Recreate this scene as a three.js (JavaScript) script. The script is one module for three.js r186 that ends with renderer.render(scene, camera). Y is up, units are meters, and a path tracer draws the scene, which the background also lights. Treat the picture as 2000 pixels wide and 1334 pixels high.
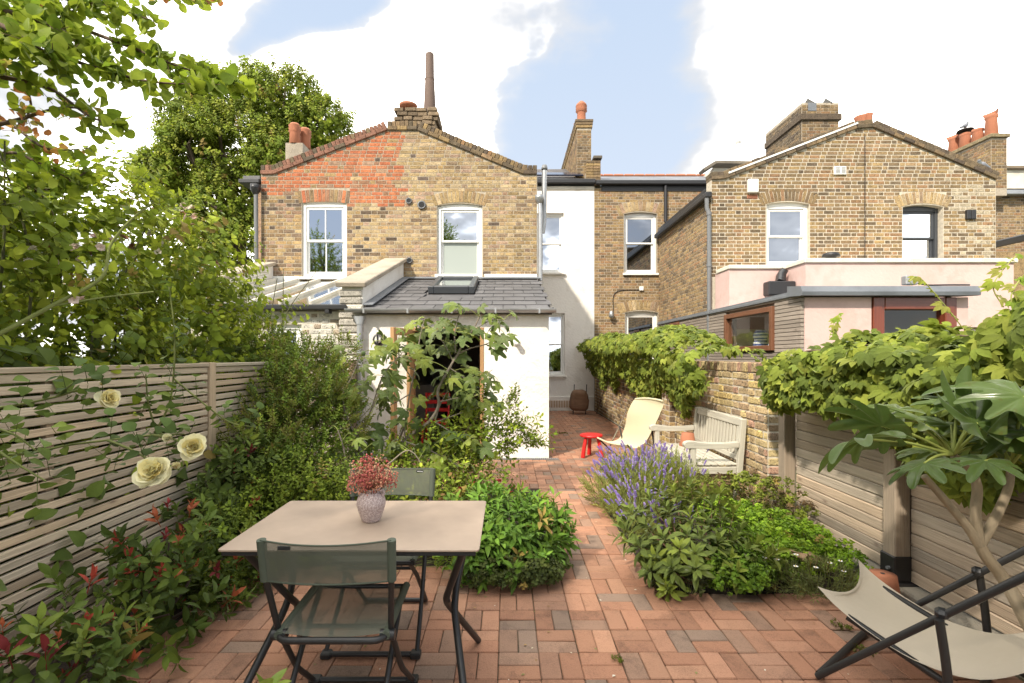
import * as THREE from 'three';
import { mergeGeometries } from 'three/addons/utils/BufferGeometryUtils.js';

// ---------- camera ----------
const F = 945, CX = 991, CY = 696, EYE = 1.48;
const scene = new THREE.Scene();
const camera = new THREE.PerspectiveCamera(70.43, 2000 / 1334, 0.05, 900);
camera.position.set(0, EYE, 0);
camera.lookAt(0, EYE, -10);
camera.setViewOffset(2000, 1334, 9, -29, 2000, 1334);

const renderer = new THREE.WebGLRenderer({ antialias: true });
renderer.setSize(1024, 683);
renderer.toneMapping = THREE.LinearToneMapping;
renderer.toneMappingExposure = 3.1;
renderer.shadowMap.enabled = true;

// ---------- sun ----------
const sun = new THREE.DirectionalLight(new THREE.Color(1, 0.91, 0.78), 2.05);
sun.position.set(-14, 21, 19.5);
sun.target.position.set(0, 0, -5);
sun.position.add(sun.target.position);
sun.castShadow = true;
sun.shadow.radius = 5;
sun.shadow.mapSize.set(2048, 2048);
Object.assign(sun.shadow.camera, { left: -22, right: 22, top: 22, bottom: -22, near: 1, far: 90 });
sun.name = 'sun';
scene.add(sun, sun.target);

// ---------- random, noise ----------
function rng(seed) { let a = seed >>> 0; return () => { a = (a + 0x6d2b79f5) | 0; let t = Math.imul(a ^ (a >>> 15), 1 | a); t = (t + Math.imul(t ^ (t >>> 7), 61 | t)) ^ t; return ((t ^ (t >>> 14)) >>> 0) / 4294967296; }; }
const R0 = rng(11);
const ur = (r, a, b) => a + (b - a) * r();
const pick = (r, a) => a[Math.floor(r() * a.length)];
const clamp = (x, a, b) => Math.min(b, Math.max(a, x));
const smooth = (a, b, x) => { const t = clamp((x - a) / (b - a), 0, 1); return t * t * (3 - 2 * t); };
const hash3 = (x, y, z) => { let h = Math.imul(x, 374761393) + Math.imul(y, 668265263) + Math.imul(z, 2147483647 ^ 0x5bd1e995); h = Math.imul(h ^ (h >>> 13), 1274126177); return ((h ^ (h >>> 16)) >>> 0) / 4294967296; };
function noise3(x, y, z) {
  const xi = Math.floor(x), yi = Math.floor(y), zi = Math.floor(z), f = (t) => t * t * (3 - 2 * t);
  const u = f(x - xi), v = f(y - yi), w = f(z - zi), L = (a, b, t) => a + (b - a) * t;
  return L(L(L(hash3(xi, yi, zi), hash3(xi + 1, yi, zi), u), L(hash3(xi, yi + 1, zi), hash3(xi + 1, yi + 1, zi), u), v),
    L(L(hash3(xi, yi, zi + 1), hash3(xi + 1, yi, zi + 1), u), L(hash3(xi, yi + 1, zi + 1), hash3(xi + 1, yi + 1, zi + 1), u), v), w);
}
function fbm3(x, y, z, o) { let s = 0, a = 0.5, t = 0; for (let i = 0; i < o; i++) { s += a * noise3(x, y, z); t += a; a *= 0.5; x = x * 2.03 + 17; y = y * 2.03 + 5; z = z * 2.03 + 9; } return s / t; }
function tnoise(x, y, per, seed) { // tileable 2d value noise
  const xi = Math.floor(x), yi = Math.floor(y), f = (t) => t * t * (3 - 2 * t), u = f(x - xi), v = f(y - yi), m = (k) => ((k % per) + per) % per;
  const a = hash3(m(xi), m(yi), seed), b = hash3(m(xi + 1), m(yi), seed), c = hash3(m(xi), m(yi + 1), seed), d = hash3(m(xi + 1), m(yi + 1), seed);
  return a + (b - a) * u + (c - a) * v + (a - b - c + d) * u * v;
}
const tfbm = (x, y, per, seed, o) => { let s = 0, a = 0.5, t = 0; for (let i = 0; i < o; i++) { s += a * tnoise(x, y, per, seed + i); t += a; a *= 0.55; x *= 2; y *= 2; per *= 2; } return s / t; };

function billow(x, y, z, o) { let s = 0, a = 0.5, t = 0; for (let i = 0; i < o; i++) { s += a * (1 - Math.abs(2 * noise3(x, y, z) - 1)); t += a; a *= 0.55; x = x * 2.1 + 11; y = y * 2.1 + 3; z = z * 2.1 + 7; } return s / t; }
// ---------- sky: pale blue with bright cumulus, over the whole dome ----------
{
  const W = 3072, H = 1536, d = new Float32Array(W * H * 4);
  const blobs = [ // [pixel x, pixel y, radius x, radius y, weight] of the cloud masses and the clear gaps in the photograph
    [760, 110, 230, 170, 0.3], [560, 190, 240, 120, 0.32], [300, 120, 260, 200, 0.3], [150, 400, 300, 160, 0.28], [1740, 130, 300, 280, 0.5], [1560, 250, 170, 150, 0.42], [880, 260, 90, 90, 0.15],
    [1240, 150, 120, 300, -0.62], [1085, 270, 105, 110, -0.4], [640, 5, 95, 50, -0.75], [535, 62, 65, 45, -0.65], [470, 98, 45, 34, -0.45], [1190, 60, 50, 40, 0.2],
  ];
  for (let j = 0; j < H; j++) {
    const el = ((j + 0.5) / H - 0.5) * Math.PI, y = Math.sin(el), ce = Math.cos(el);
    for (let i = 0; i < W; i++) {
      const az = ((i + 0.5) / W - 0.5) * 2 * Math.PI, x = Math.cos(az) * ce, z = Math.sin(az) * ce, k = (j * W + i) * 4;
      const yy = Math.max(y, 0);
      const up = smooth(-0.05, 0.9, yy);
      let r = 0.25 - 0.07 * up, g = 0.28 - 0.055 * up, b = 0.325 - 0.03 * up;
      if (y < -0.13) { d[k] = 0.2; d[k + 1] = 0.2; d[k + 2] = 0.19; d[k + 3] = 1; continue; }
      const q = 1.1 / (yy + 0.38);
      let n = fbm3(x * q * 1.9 + 3.1, 1.7, z * q * 1.9 + 7.3, 6) + 0.5 * (fbm3(x * q * 4 + 31, y * 6, z * q * 4, 4) - 0.5) + 0.34 * (billow(x * q * 9, y * 14, z * q * 9, 5) - 0.55);
      if (z < -0.15) {
        const px = CX + (x / -z) * F, py = CY - (y / -z) * F;
        for (const [bx, by, rx, ry, w] of blobs) { const e = ((px - bx) / rx) ** 2 + ((py - by) / ry) ** 2; if (e < 9) n += w * Math.exp(-e); }
      }
      const t = clamp((n - 0.26) / 0.52, 0, 1), a = Math.pow(smooth(0, 0.8, t), 1.5); // thin edges first let the blue through, then thicken
      const shade = smooth(0.37, 0.6, fbm3(x * q * 3.2 + 9, y * 5, z * q * 3.2, 6)) * (1 - 0.35 * smooth(0.85, 1, t)) * 0.95;
      const lum = (0.305 + 1.65 * smooth(0.52, 0.86, t)) * (1 - shade) + 0.272 * shade, wm = smooth(0.4, 1.2, lum);
      r += (lum * (1 + 0.02 * wm) - r) * a; g += (lum * (1 - 0.015 * wm) - g) * a; b += (lum * (1.01 - 0.1 * wm) - b) * a;
      if (y < 0) { const t = smooth(0, -0.12, y); r += (0.2 - r) * t; g += (0.2 - g) * t; b += (0.19 - b) * t; }
      d[k] = r; d[k + 1] = g; d[k + 2] = b; d[k + 3] = 1;
    }
  }
  const t = new THREE.DataTexture(d, W, H, THREE.RGBAFormat, THREE.FloatType);
  t.mapping = THREE.EquirectangularReflectionMapping; t.magFilter = THREE.LinearFilter; t.minFilter = THREE.LinearFilter; t.needsUpdate = true;
  scene.background = t; scene.environment = t;
}

// ---------- textures ----------
function dataTex(n, fn, srgb = false, repeat = 1) { // fn(u,v) -> [r,g,b] 0..1 ; repeat per metre
  const d = new Uint8Array(n * n * 4);
  for (let j = 0; j < n; j++) for (let i = 0; i < n; i++) { const c = fn(i / n, j / n), k = (j * n + i) * 4; d[k] = clamp(c[0], 0, 1) * 255; d[k + 1] = clamp(c[1], 0, 1) * 255; d[k + 2] = clamp(c[2], 0, 1) * 255; d[k + 3] = 255; }
  const t = new THREE.DataTexture(d, n, n); t.wrapS = t.wrapT = THREE.RepeatWrapping; t.magFilter = THREE.LinearFilter; t.minFilter = THREE.LinearMipmapLinearFilter; t.generateMipmaps = true;
  if (srgb) t.colorSpace = THREE.SRGBColorSpace; t.repeat.set(repeat, repeat); t.needsUpdate = true; return t;
}
const g3 = (v) => [v, v, v];
const TX = {};
{ // all colour maps are near-white multipliers in linear space
  TX.brick = dataTex(512, (u, v) => { const a = tfbm(u * 12, v * 12, 12, 3, 5), b = tfbm(u * 60, v * 60, 60, 9, 2), pit = smooth(0.70, 0.78, tnoise(u * 90, v * 90, 90, 21)); const k = 0.55 + 0.55 * a + 0.3 * (b - 0.5) - 0.45 * pit; const w = smooth(0.62, 0.78, tfbm(u * 9, v * 9, 9, 40, 4)); return [k + 0.16 * w, k * 0.99 + 0.15 * w, k * 0.95 + 0.14 * w]; }, false, 1 / 0.8);
  TX.brickBump = dataTex(512, (u, v) => g3(0.5 * tfbm(u * 24, v * 24, 24, 5, 4) + 0.5 * (1 - smooth(0.66, 0.8, tnoise(u * 80, v * 80, 80, 21)))), false, 1 / 0.8);
  TX.mortar = dataTex(256, (u, v) => g3(0.66 + 0.5 * (tfbm(u * 16, v * 16, 16, 33, 5) - 0.25)), false, 1 / 0.7);
  TX.paver = dataTex(512, (u, v) => { const a = tfbm(u * 6, v * 6, 6, 71, 5), s = tnoise(u * 170, v * 170, 170, 5), s2 = tnoise(u * 128, v * 128, 128, 9), w = smooth(0.9, 0.96, s2), st = smooth(0.58, 0.75, tfbm(u * 5, v * 5, 5, 90, 4)); const k = 0.62 + 0.62 * a + 0.36 * (s - 0.5) - 0.24 * st; return [k + 0.75 * w, k + 0.9 * w, k + 1.0 * w]; }, false, 1 / 0.55);
  TX.paverBump = dataTex(512, (u, v) => g3(0.55 * tnoise(u * 170, v * 170, 170, 5) + 0.45 * tfbm(u * 40, v * 40, 40, 6, 3)), false, 1 / 0.55);
  TX.render = dataTex(512, (u, v) => { const a = tfbm(u * 4, v * 4, 4, 101, 6), st = smooth(0.5, 0.75, tfbm(u * 8, v * 8, 8, 111, 6)), f = tfbm(u * 40, v * 40, 40, 119, 3); return [0.89 + 0.12 * a - 0.09 * st + 0.05 * f, 0.88 + 0.12 * a - 0.10 * st + 0.05 * f, 0.865 + 0.12 * a - 0.12 * st + 0.05 * f]; }, false, 1 / 2.2);
  TX.renderBump = dataTex(256, (u, v) => g3(tfbm(u * 20, v * 20, 20, 7, 5)), false, 1 / 0.7);
  const grain = (u, v, seed) => { const warp = tfbm(u * 3, v * 6, 3, seed, 3) * 0.9; const l = tnoise(u * 4, v * 96 + warp * 10, 96, seed + 3), f = tnoise(u * 12, v * 200, 200, seed + 4); return 0.55 * l + 0.45 * f; };
  TX.wood = dataTex(512, (u, v) => { const g = grain(u, v, 3), k = 0.68 + 0.42 * g + 0.2 * (tfbm(u * 6, v * 10, 2, 17, 3) - 0.5); const kn = [[0.2, 0.31], [0.66, 0.74], [0.9, 0.12]].reduce((m, [a, b]) => Math.max(m, Math.exp(-(((u - a) * 60) ** 2 + ((v - b) * 34) ** 2))), 0); return [k - 0.45 * kn, k - 0.5 * kn, k - 0.5 * kn]; }, false, 1);
  TX.wood.repeat.set(1 / 1.6, 1 / 0.42);
  TX.woodBump = dataTex(512, (u, v) => g3(grain(u, v, 3)), false, 1); TX.woodBump.repeat.set(1 / 1.6, 1 / 0.42);
  TX.stain = dataTex(256, (u, v) => g3(0.72 + 0.5 * (tfbm(u * 5, v * 5, 5, 55, 6) - 0.22)), false, 1 / 1.1);
  TX.weave = dataTex(256, (u, v) => g3(0.78 + 0.22 * Math.sin(u * Math.PI * 2 * 40) * Math.sin(v * Math.PI * 2 * 40)), false, 1 / 0.1);
  TX.soil = dataTex(512, (u, v) => { const a = tfbm(u * 20, v * 20, 20, 61, 5), chip = smooth(0.72, 0.8, tnoise(u * 60, v * 60, 60, 66)); return [0.5 + 0.6 * a + 0.7 * chip, 0.5 + 0.55 * a + 0.45 * chip, 0.5 + 0.5 * a + 0.25 * chip]; }, false, 1 / 0.8);
  TX.bark = dataTex(256, (u, v) => g3(0.55 + 0.6 * tfbm(u * 6, v * 18, 6, 81, 4)), false, 1 / 0.3);
  TX.speck = dataTex(256, (u, v) => { const s = tfbm(u * 52, v * 52, 52, 91, 2), w = smooth(0.5, 0.6, s); return [0.62 + 0.4 * w, 0.58 + 0.44 * w, 0.58 + 0.44 * w]; }, false, 1 / 0.16);
  TX.leaf = dataTex(128, (u, v) => { const a = tfbm(u * 8, v * 8, 8, 44, 3); return [0.82 + 0.32 * a, 0.84 + 0.28 * a, 0.8 + 0.3 * a]; }, false, 1 / 0.09);
}
// ---------- materials ----------
const lin = (r, g, b) => new THREE.Color().setRGB(r, g, b);
const std = (o) => new THREE.MeshStandardMaterial({ vertexColors: true, ...o });
const phy = (o) => new THREE.MeshPhysicalMaterial({ vertexColors: true, ...o });
const M = {
  brick: std({ map: TX.brick, bumpMap: TX.brickBump, bumpScale: 0.004, roughness: 0.95 }),
  mortar: std({ color: lin(0.50, 0.43, 0.33), map: TX.mortar, bumpMap: TX.brickBump, bumpScale: 0.004, roughness: 1 }),
  mortarPale: std({ color: lin(0.66, 0.59, 0.47), map: TX.mortar, bumpMap: TX.brickBump, bumpScale: 0.004, roughness: 1 }),
  paver: std({ map: TX.paver, bumpMap: TX.paverBump, bumpScale: 0.0022, roughness: 0.9 }),
  joint: std({ color: lin(0.075, 0.07, 0.038), map: TX.soil, roughness: 1 }),
  render: std({ color: lin(0.82, 0.79, 0.74), map: TX.render, bumpMap: TX.renderBump, bumpScale: 0.008, roughness: 0.92 }),
  pink: std({ color: lin(0.66, 0.475, 0.435), map: TX.render, bumpMap: TX.renderBump, bumpScale: 0.003, roughness: 0.92 }),
  cream: std({ color: lin(0.74, 0.69, 0.58), map: TX.stain, roughness: 0.9 }),
  white: std({ color: lin(0.80, 0.79, 0.75), roughness: 0.45 }),
  stone: std({ color: lin(0.42, 0.36, 0.28), map: TX.stain, bumpMap: TX.brickBump, bumpScale: 0.006, roughness: 0.95 }),
  concrete: std({ color: lin(0.30, 0.27, 0.215), map: TX.stain, bumpMap: TX.brickBump, bumpScale: 0.005, roughness: 0.97 }),
  lead: std({ color: lin(0.20, 0.215, 0.235), map: TX.stain, roughness: 0.55, metalness: 0.25 }),
  slate: std({ color: lin(0.115, 0.112, 0.115), map: TX.stain, roughness: 0.6 }),
  slateBlue: std({ color: lin(0.17, 0.18, 0.20), map: TX.stain, roughness: 0.6 }),
  black: std({ color: lin(0.022, 0.022, 0.024), roughness: 0.42 }),
  darkFrame: std({ color: lin(0.05, 0.055, 0.062), roughness: 0.4 }),
  galv: std({ color: lin(0.42, 0.43, 0.44), map: TX.stain, roughness: 0.42, metalness: 0.6 }),
  greyPipe: std({ color: lin(0.16, 0.165, 0.17), roughness: 0.45 }),
  mirror: std({ color: lin(0.52, 0.56, 0.62), roughness: 0.02, metalness: 1 }),
  mirrorDark: std({ color: lin(0.34, 0.37, 0.42), roughness: 0.02, metalness: 1 }),
  roofGlass: std({ color: lin(0.66, 0.68, 0.67), roughness: 0.12, metalness: 1 }),
  frosted: std({ color: lin(0.34, 0.38, 0.35), roughness: 0.5 }),
  clear: phy({ color: lin(0.97, 0.98, 0.97), roughness: 0.0, transmission: 1, thickness: 0, ior: 1.5 }),
  dark: std({ color: lin(0.035, 0.03, 0.028), roughness: 0.9 }),
  fence: std({ map: TX.wood, bumpMap: TX.woodBump, bumpScale: 0.003, roughness: 0.85 }),
  oak: std({ color: lin(0.44, 0.25, 0.11), map: TX.wood, roughness: 0.5 }),
  redwood: phy({ color: lin(0.20, 0.045, 0.02), map: TX.wood, roughness: 0.4, clearcoat: 0.5, clearcoatRoughness: 0.25 }),
  terracotta: std({ color: lin(0.43, 0.165, 0.088), map: TX.stain, roughness: 0.85 }),
  bench: std({ color: lin(0.50, 0.47, 0.385), map: TX.wood, bumpMap: TX.woodBump, bumpScale: 0.0012, roughness: 0.7 }),
  soil: std({ color: lin(0.035, 0.024, 0.016), map: TX.soil, bumpMap: TX.soil, bumpScale: 0.02, roughness: 1 }),
  grass: std({ color: lin(0.07, 0.085, 0.035), map: TX.soil, roughness: 1 }),
  tubeMetal: std({ color: lin(0.028, 0.027, 0.027), roughness: 0.42, metalness: 0.2 }),
  tableTop: std({ color: lin(0.44, 0.335, 0.255), map: TX.stain, roughness: 0.5 }),
  chrome: std({ color: lin(0.6, 0.6, 0.6), roughness: 0.25, metalness: 1 }),
  red: std({ color: lin(0.55, 0.018, 0.016), roughness: 0.35 }),
  bark: std({ map: TX.bark, bumpMap: TX.bark, bumpScale: 0.006, roughness: 0.95 }),
  leaf: phy({ map: TX.leaf, specularIntensity: 0.3, roughness: 0.95, transmission: 0.45, thickness: 0, clearcoat: 0.06, clearcoatRoughness: 0.4, side: THREE.DoubleSide }),
  glossLeaf: phy({ map: TX.leaf, specularIntensity: 0.3, roughness: 0.95, transmission: 0.32, thickness: 0, clearcoat: 0.14, clearcoatRoughness: 0.25, side: THREE.DoubleSide }),
  roomWall: std({ color: lin(0.36, 0.34, 0.31), roughness: 0.9 }),
  thinLeaf: phy({ map: TX.leaf, specularIntensity: 0.3, roughness: 0.97, transmission: 0.55, thickness: 0, clearcoat: 0.1, clearcoatRoughness: 0.4, side: THREE.DoubleSide }),
  petal: phy({ roughness: 1, transmission: 0.3, thickness: 0, side: THREE.DoubleSide }),
  bud: std({ roughness: 0.85 }),
  plain: std({ roughness: 0.7 }),
};
// ---------- geometry helpers ----------
const V3 = (x, y, z) => new THREE.Vector3(x, y, z);
const at = (px, py, Z) => V3(((px - CX) * Z) / F, EYE - ((py - CY) * Z) / F, -Z); // a pixel and its distance -> a point
const xAt = (px, Z) => ((px - CX) * Z) / F, yAt = (py, Z) => EYE - ((py - CY) * Z) / F;
const WHITE = [1, 1, 1];
class MB { // collects faces into one geometry, uv in metres
  constructor() { this.p = []; this.n = []; this.u = []; this.c = []; }
  tri(a, b, c, col, ua, ub, uc, na, nb, nc) {
    if (!na) { const e1x = b.x - a.x, e1y = b.y - a.y, e1z = b.z - a.z, e2x = c.x - a.x, e2y = c.y - a.y, e2z = c.z - a.z; let nx = e1y * e2z - e1z * e2y, ny = e1z * e2x - e1x * e2z, nz = e1x * e2y - e1y * e2x; const l = Math.hypot(nx, ny, nz) || 1; na = nb = nc = { x: nx / l, y: ny / l, z: nz / l }; }
    for (const [v, n, u] of [[a, na, ua], [b, nb, ub], [c, nc, uc]]) { this.p.push(v.x, v.y, v.z); this.n.push(n.x, n.y, n.z); this.u.push(u[0], u[1]); this.c.push(col[0], col[1], col[2]); }
  }
  // local chamfered box, placed by matrix m; uo = uv offset
  box(m, w, h, d, b = 0, col = WHITE, uo = [0, 0], frontOnly = false) {
    const H = [w / 2, h / 2, d / 2], lx = w >= h && w >= d ? 0 : h >= d ? 1 : 2;
    const vert = (s, axis) => { const q = [0, 1, 2].map((k) => s[k] * (k === axis || !b ? H[k] : H[k] - b)); return V3(q[0], q[1], q[2]); };
    const poly = (vs, axis) => {
      const cen = V3(0, 0, 0); vs.forEach((v) => cen.add(v)); const e = vs[1].clone().sub(vs[0]).cross(vs[2].clone().sub(vs[0])); if (e.dot(cen) < 0) vs.reverse();
      const o = [0, 1, 2].filter((k) => k !== axis), [ia, ib] = o[1] === lx ? [o[1], o[0]] : [o[0], o[1]];
      const uv = vs.map((v) => [v.getComponent(ia) + uo[0], v.getComponent(ib) + uo[1] + axis * 0.13]);
      const t = vs.map((v) => v.clone().applyMatrix4(m));
      for (let k = 1; k + 1 < t.length; k++) this.tri(t[0], t[k], t[k + 1], col, uv[0], uv[k], uv[k + 1]);
    };
    for (let ax = 0; ax < 3; ax++) for (const s of [-1, 1]) {
      if (frontOnly && ax === 2 && s < 0) continue;
      const o = [0, 1, 2].filter((k) => k !== ax);
      poly([[-1, -1], [1, -1], [1, 1], [-1, 1]].map(([p, q]) => { const S = [0, 0, 0]; S[ax] = s; S[o[0]] = p; S[o[1]] = q; return vert(S, ax); }), ax);
    }
    if (b) {
      for (let k = 0; k < 3; k++) { const [i, j] = [0, 1, 2].filter((q) => q !== k); for (const si of [-1, 1]) for (const sj of [-1, 1]) { if (frontOnly && ((i === 2 && si < 0) || (j === 2 && sj < 0) || k === 2)) continue; const S = [0, 0, 0]; S[i] = si; S[j] = sj; const A = [...S], B = [...S]; A[k] = -1; B[k] = 1; poly([vert(A, i), vert(B, i), vert(B, j), vert(A, j)], i); } }
      if (!frontOnly) for (const x of [-1, 1]) for (const y of [-1, 1]) for (const z of [-1, 1]) poly([vert([x, y, z], 0), vert([x, y, z], 1), vert([x, y, z], 2)], 0);
    }
    return this;
  }
  // axis-aligned box from min to max corner
  aabb(x0, y0, z0, x1, y1, z1, b = 0, col = WHITE, uo = [0, 0]) { return this.box(new THREE.Matrix4().makeTranslation((x0 + x1) / 2, (y0 + y1) / 2, (z0 + z1) / 2), Math.abs(x1 - x0), Math.abs(y1 - y0), Math.abs(z1 - z0), b, col, uo); }
  // a bar of width w (across side) and height h between two points
  bar(a, c, w, h, b = 0, col = WHITE, upv = V3(0, 1, 0), uo = [0, 0]) {
    const X = c.clone().sub(a), L = X.length(); X.normalize(); const Z = X.clone().cross(upv).normalize(), Y = Z.clone().cross(X);
    return this.box(new THREE.Matrix4().makeBasis(X, Y, Z).setPosition(a.clone().add(c).multiplyScalar(0.5)), L, h, w, b, col, uo);
  }
  quad(a, b, c, d, col = WHITE) { const U = a.distanceTo(b), W = a.distanceTo(d); this.tri(a, b, c, col, [0, 0], [U, 0], [U, W]); this.tri(a, c, d, col, [0, 0], [U, W], [0, W]); return this; }
  // smooth tube through points
  tube(pts, rad, seg = 8, col = WHITE, curve = true, div = 0) {
    let P = pts;
    if (curve && pts.length > 2) P = new THREE.CatmullRomCurve3(pts, false, 'centripetal').getPoints(div || pts.length * 4);
    const rf = typeof rad === 'function' ? rad : () => rad, n = P.length, rings = [];
    let T = P[1].clone().sub(P[0]).normalize(), N = Math.abs(T.y) < 0.9 ? V3(0, 1, 0) : V3(1, 0, 0); N.sub(T.clone().multiplyScalar(N.dot(T))).normalize();
    let len = 0;
    for (let i = 0; i < n; i++) {
      const t2 = (i === 0 ? P[1].clone().sub(P[0]) : i === n - 1 ? P[n - 1].clone().sub(P[n - 2]) : P[i + 1].clone().sub(P[i - 1])).normalize();
      N.sub(t2.clone().multiplyScalar(N.dot(t2))).normalize(); const B = t2.clone().cross(N), r = rf(i / (n - 1)); if (i) len += P[i].distanceTo(P[i - 1]);
      const ring = []; for (let k = 0; k <= seg; k++) { const a = (k / seg) * Math.PI * 2, d = N.clone().multiplyScalar(Math.cos(a)).add(B.clone().multiplyScalar(Math.sin(a))); ring.push({ v: P[i].clone().addScaledVector(d, r), d, u: [len, (k / seg) * r * 6.28] }); }
      rings.push(ring);
    }
    for (let i = 0; i + 1 < n; i++) for (let k = 0; k < seg; k++) { const a = rings[i][k], b = rings[i + 1][k], c = rings[i + 1][k + 1], d = rings[i][k + 1]; this.tri(a.v, c.v, b.v, col, a.u, c.u, b.u, a.d, c.d, b.d); this.tri(a.v, d.v, c.v, col, a.u, d.u, c.u, a.d, d.d, c.d); }
    for (const [ring, i, s] of [[rings[0], 0, 1], [rings[n - 1], n - 1, -1]]) for (let k = 0; k < seg; k++) { const a = ring[k].v, b = ring[k + 1].v; s > 0 ? this.tri(P[i], a, b, col, [0, 0], [0, 0], [0, 0]) : this.tri(P[i], b, a, col, [0, 0], [0, 0], [0, 0]); }
    return this;
  }
  // add any geometry, moved by m
  geo(g, m, col = WHITE) {
    const q = g.index ? g.toNonIndexed() : g, P = q.attributes.position, Nn = q.attributes.normal, U = q.attributes.uv, C = q.attributes.color, nm = new THREE.Matrix3().getNormalMatrix(m), v = V3(0, 0, 0);
    for (let i = 0; i < P.count; i++) { v.fromBufferAttribute(P, i).applyMatrix4(m); this.p.push(v.x, v.y, v.z); v.fromBufferAttribute(Nn, i).applyMatrix3(nm).normalize(); this.n.push(v.x, v.y, v.z); this.u.push(U ? U.getX(i) : 0, U ? U.getY(i) : 0); this.c.push(C ? C.getX(i) * col[0] : col[0], C ? C.getY(i) * col[1] : col[1], C ? C.getZ(i) * col[2] : col[2]); }
    return this;
  }
  done() { const g = new THREE.BufferGeometry(); g.setAttribute('position', new THREE.Float32BufferAttribute(this.p, 3)); g.setAttribute('normal', new THREE.Float32BufferAttribute(this.n, 3)); g.setAttribute('uv', new THREE.Float32BufferAttribute(this.u, 2)); g.setAttribute('color', new THREE.Float32BufferAttribute(this.c, 3)); return g; }
}
const T = (x, y, z) => new THREE.Matrix4().makeTranslation(x, y, z);
const TR = (x, y, z, rx = 0, ry = 0, rz = 0, s = 1) => new THREE.Matrix4().compose(V3(x, y, z), new THREE.Quaternion().setFromEuler(new THREE.Euler(rx, ry, rz)), V3(s, s, s));
const lathe = (prof, seg = 20) => new THREE.LatheGeometry(prof.map(([r, y]) => new THREE.Vector2(r, y)), seg);

// ---------- scene graph helpers ----------
const taken = {};
function numbered(n) { taken[n] = (taken[n] ?? -1) + 1; return taken[n] ? `${n}_${String(taken[n]).padStart(3, '0')}` : n; }
function put(o, parent) { o.castShadow = o.receiveShadow = true; (parent || scene).add(o); return o; }
function mesh(name, g, mat, parent) { const o = new THREE.Mesh(g instanceof MB ? g.done() : g, mat); o.name = parent ? name : numbered(name); return put(o, parent); }
function thing(name, label, category, group) { const o = new THREE.Group(); o.name = numbered(name); o.userData = { label, category }; if (group) o.userData.group = group; scene.add(o); return o; }
function tag(o, label, category, group) { o.userData.label = label; o.userData.category = category; if (group) o.userData.group = group; return o; }
function structure(o, label) { o.userData.kind = 'structure'; if (label) o.userData.label = label; return o; }
function stuff(o) { o.userData.kind = 'stuff'; return o; }
const mb = () => new MB();
const boxPart = (name, parent, mat, x0, y0, z0, x1, y1, z1, b = 0, col = WHITE, uo = [0, 0]) => mesh(name, mb().aabb(x0, y0, z0, x1, y1, z1, b, col, uo), mat, parent);

// ---------- brickwork ----------
const inPoly = (P, u, v) => { let c = false; for (let i = 0, j = P.length - 1; i < P.length; j = i++) if ((P[i][1] > v) !== (P[j][1] > v) && u < ((P[j][0] - P[i][0]) * (v - P[i][1])) / (P[j][1] - P[i][1]) + P[i][0]) c = !c; return c; };
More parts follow.
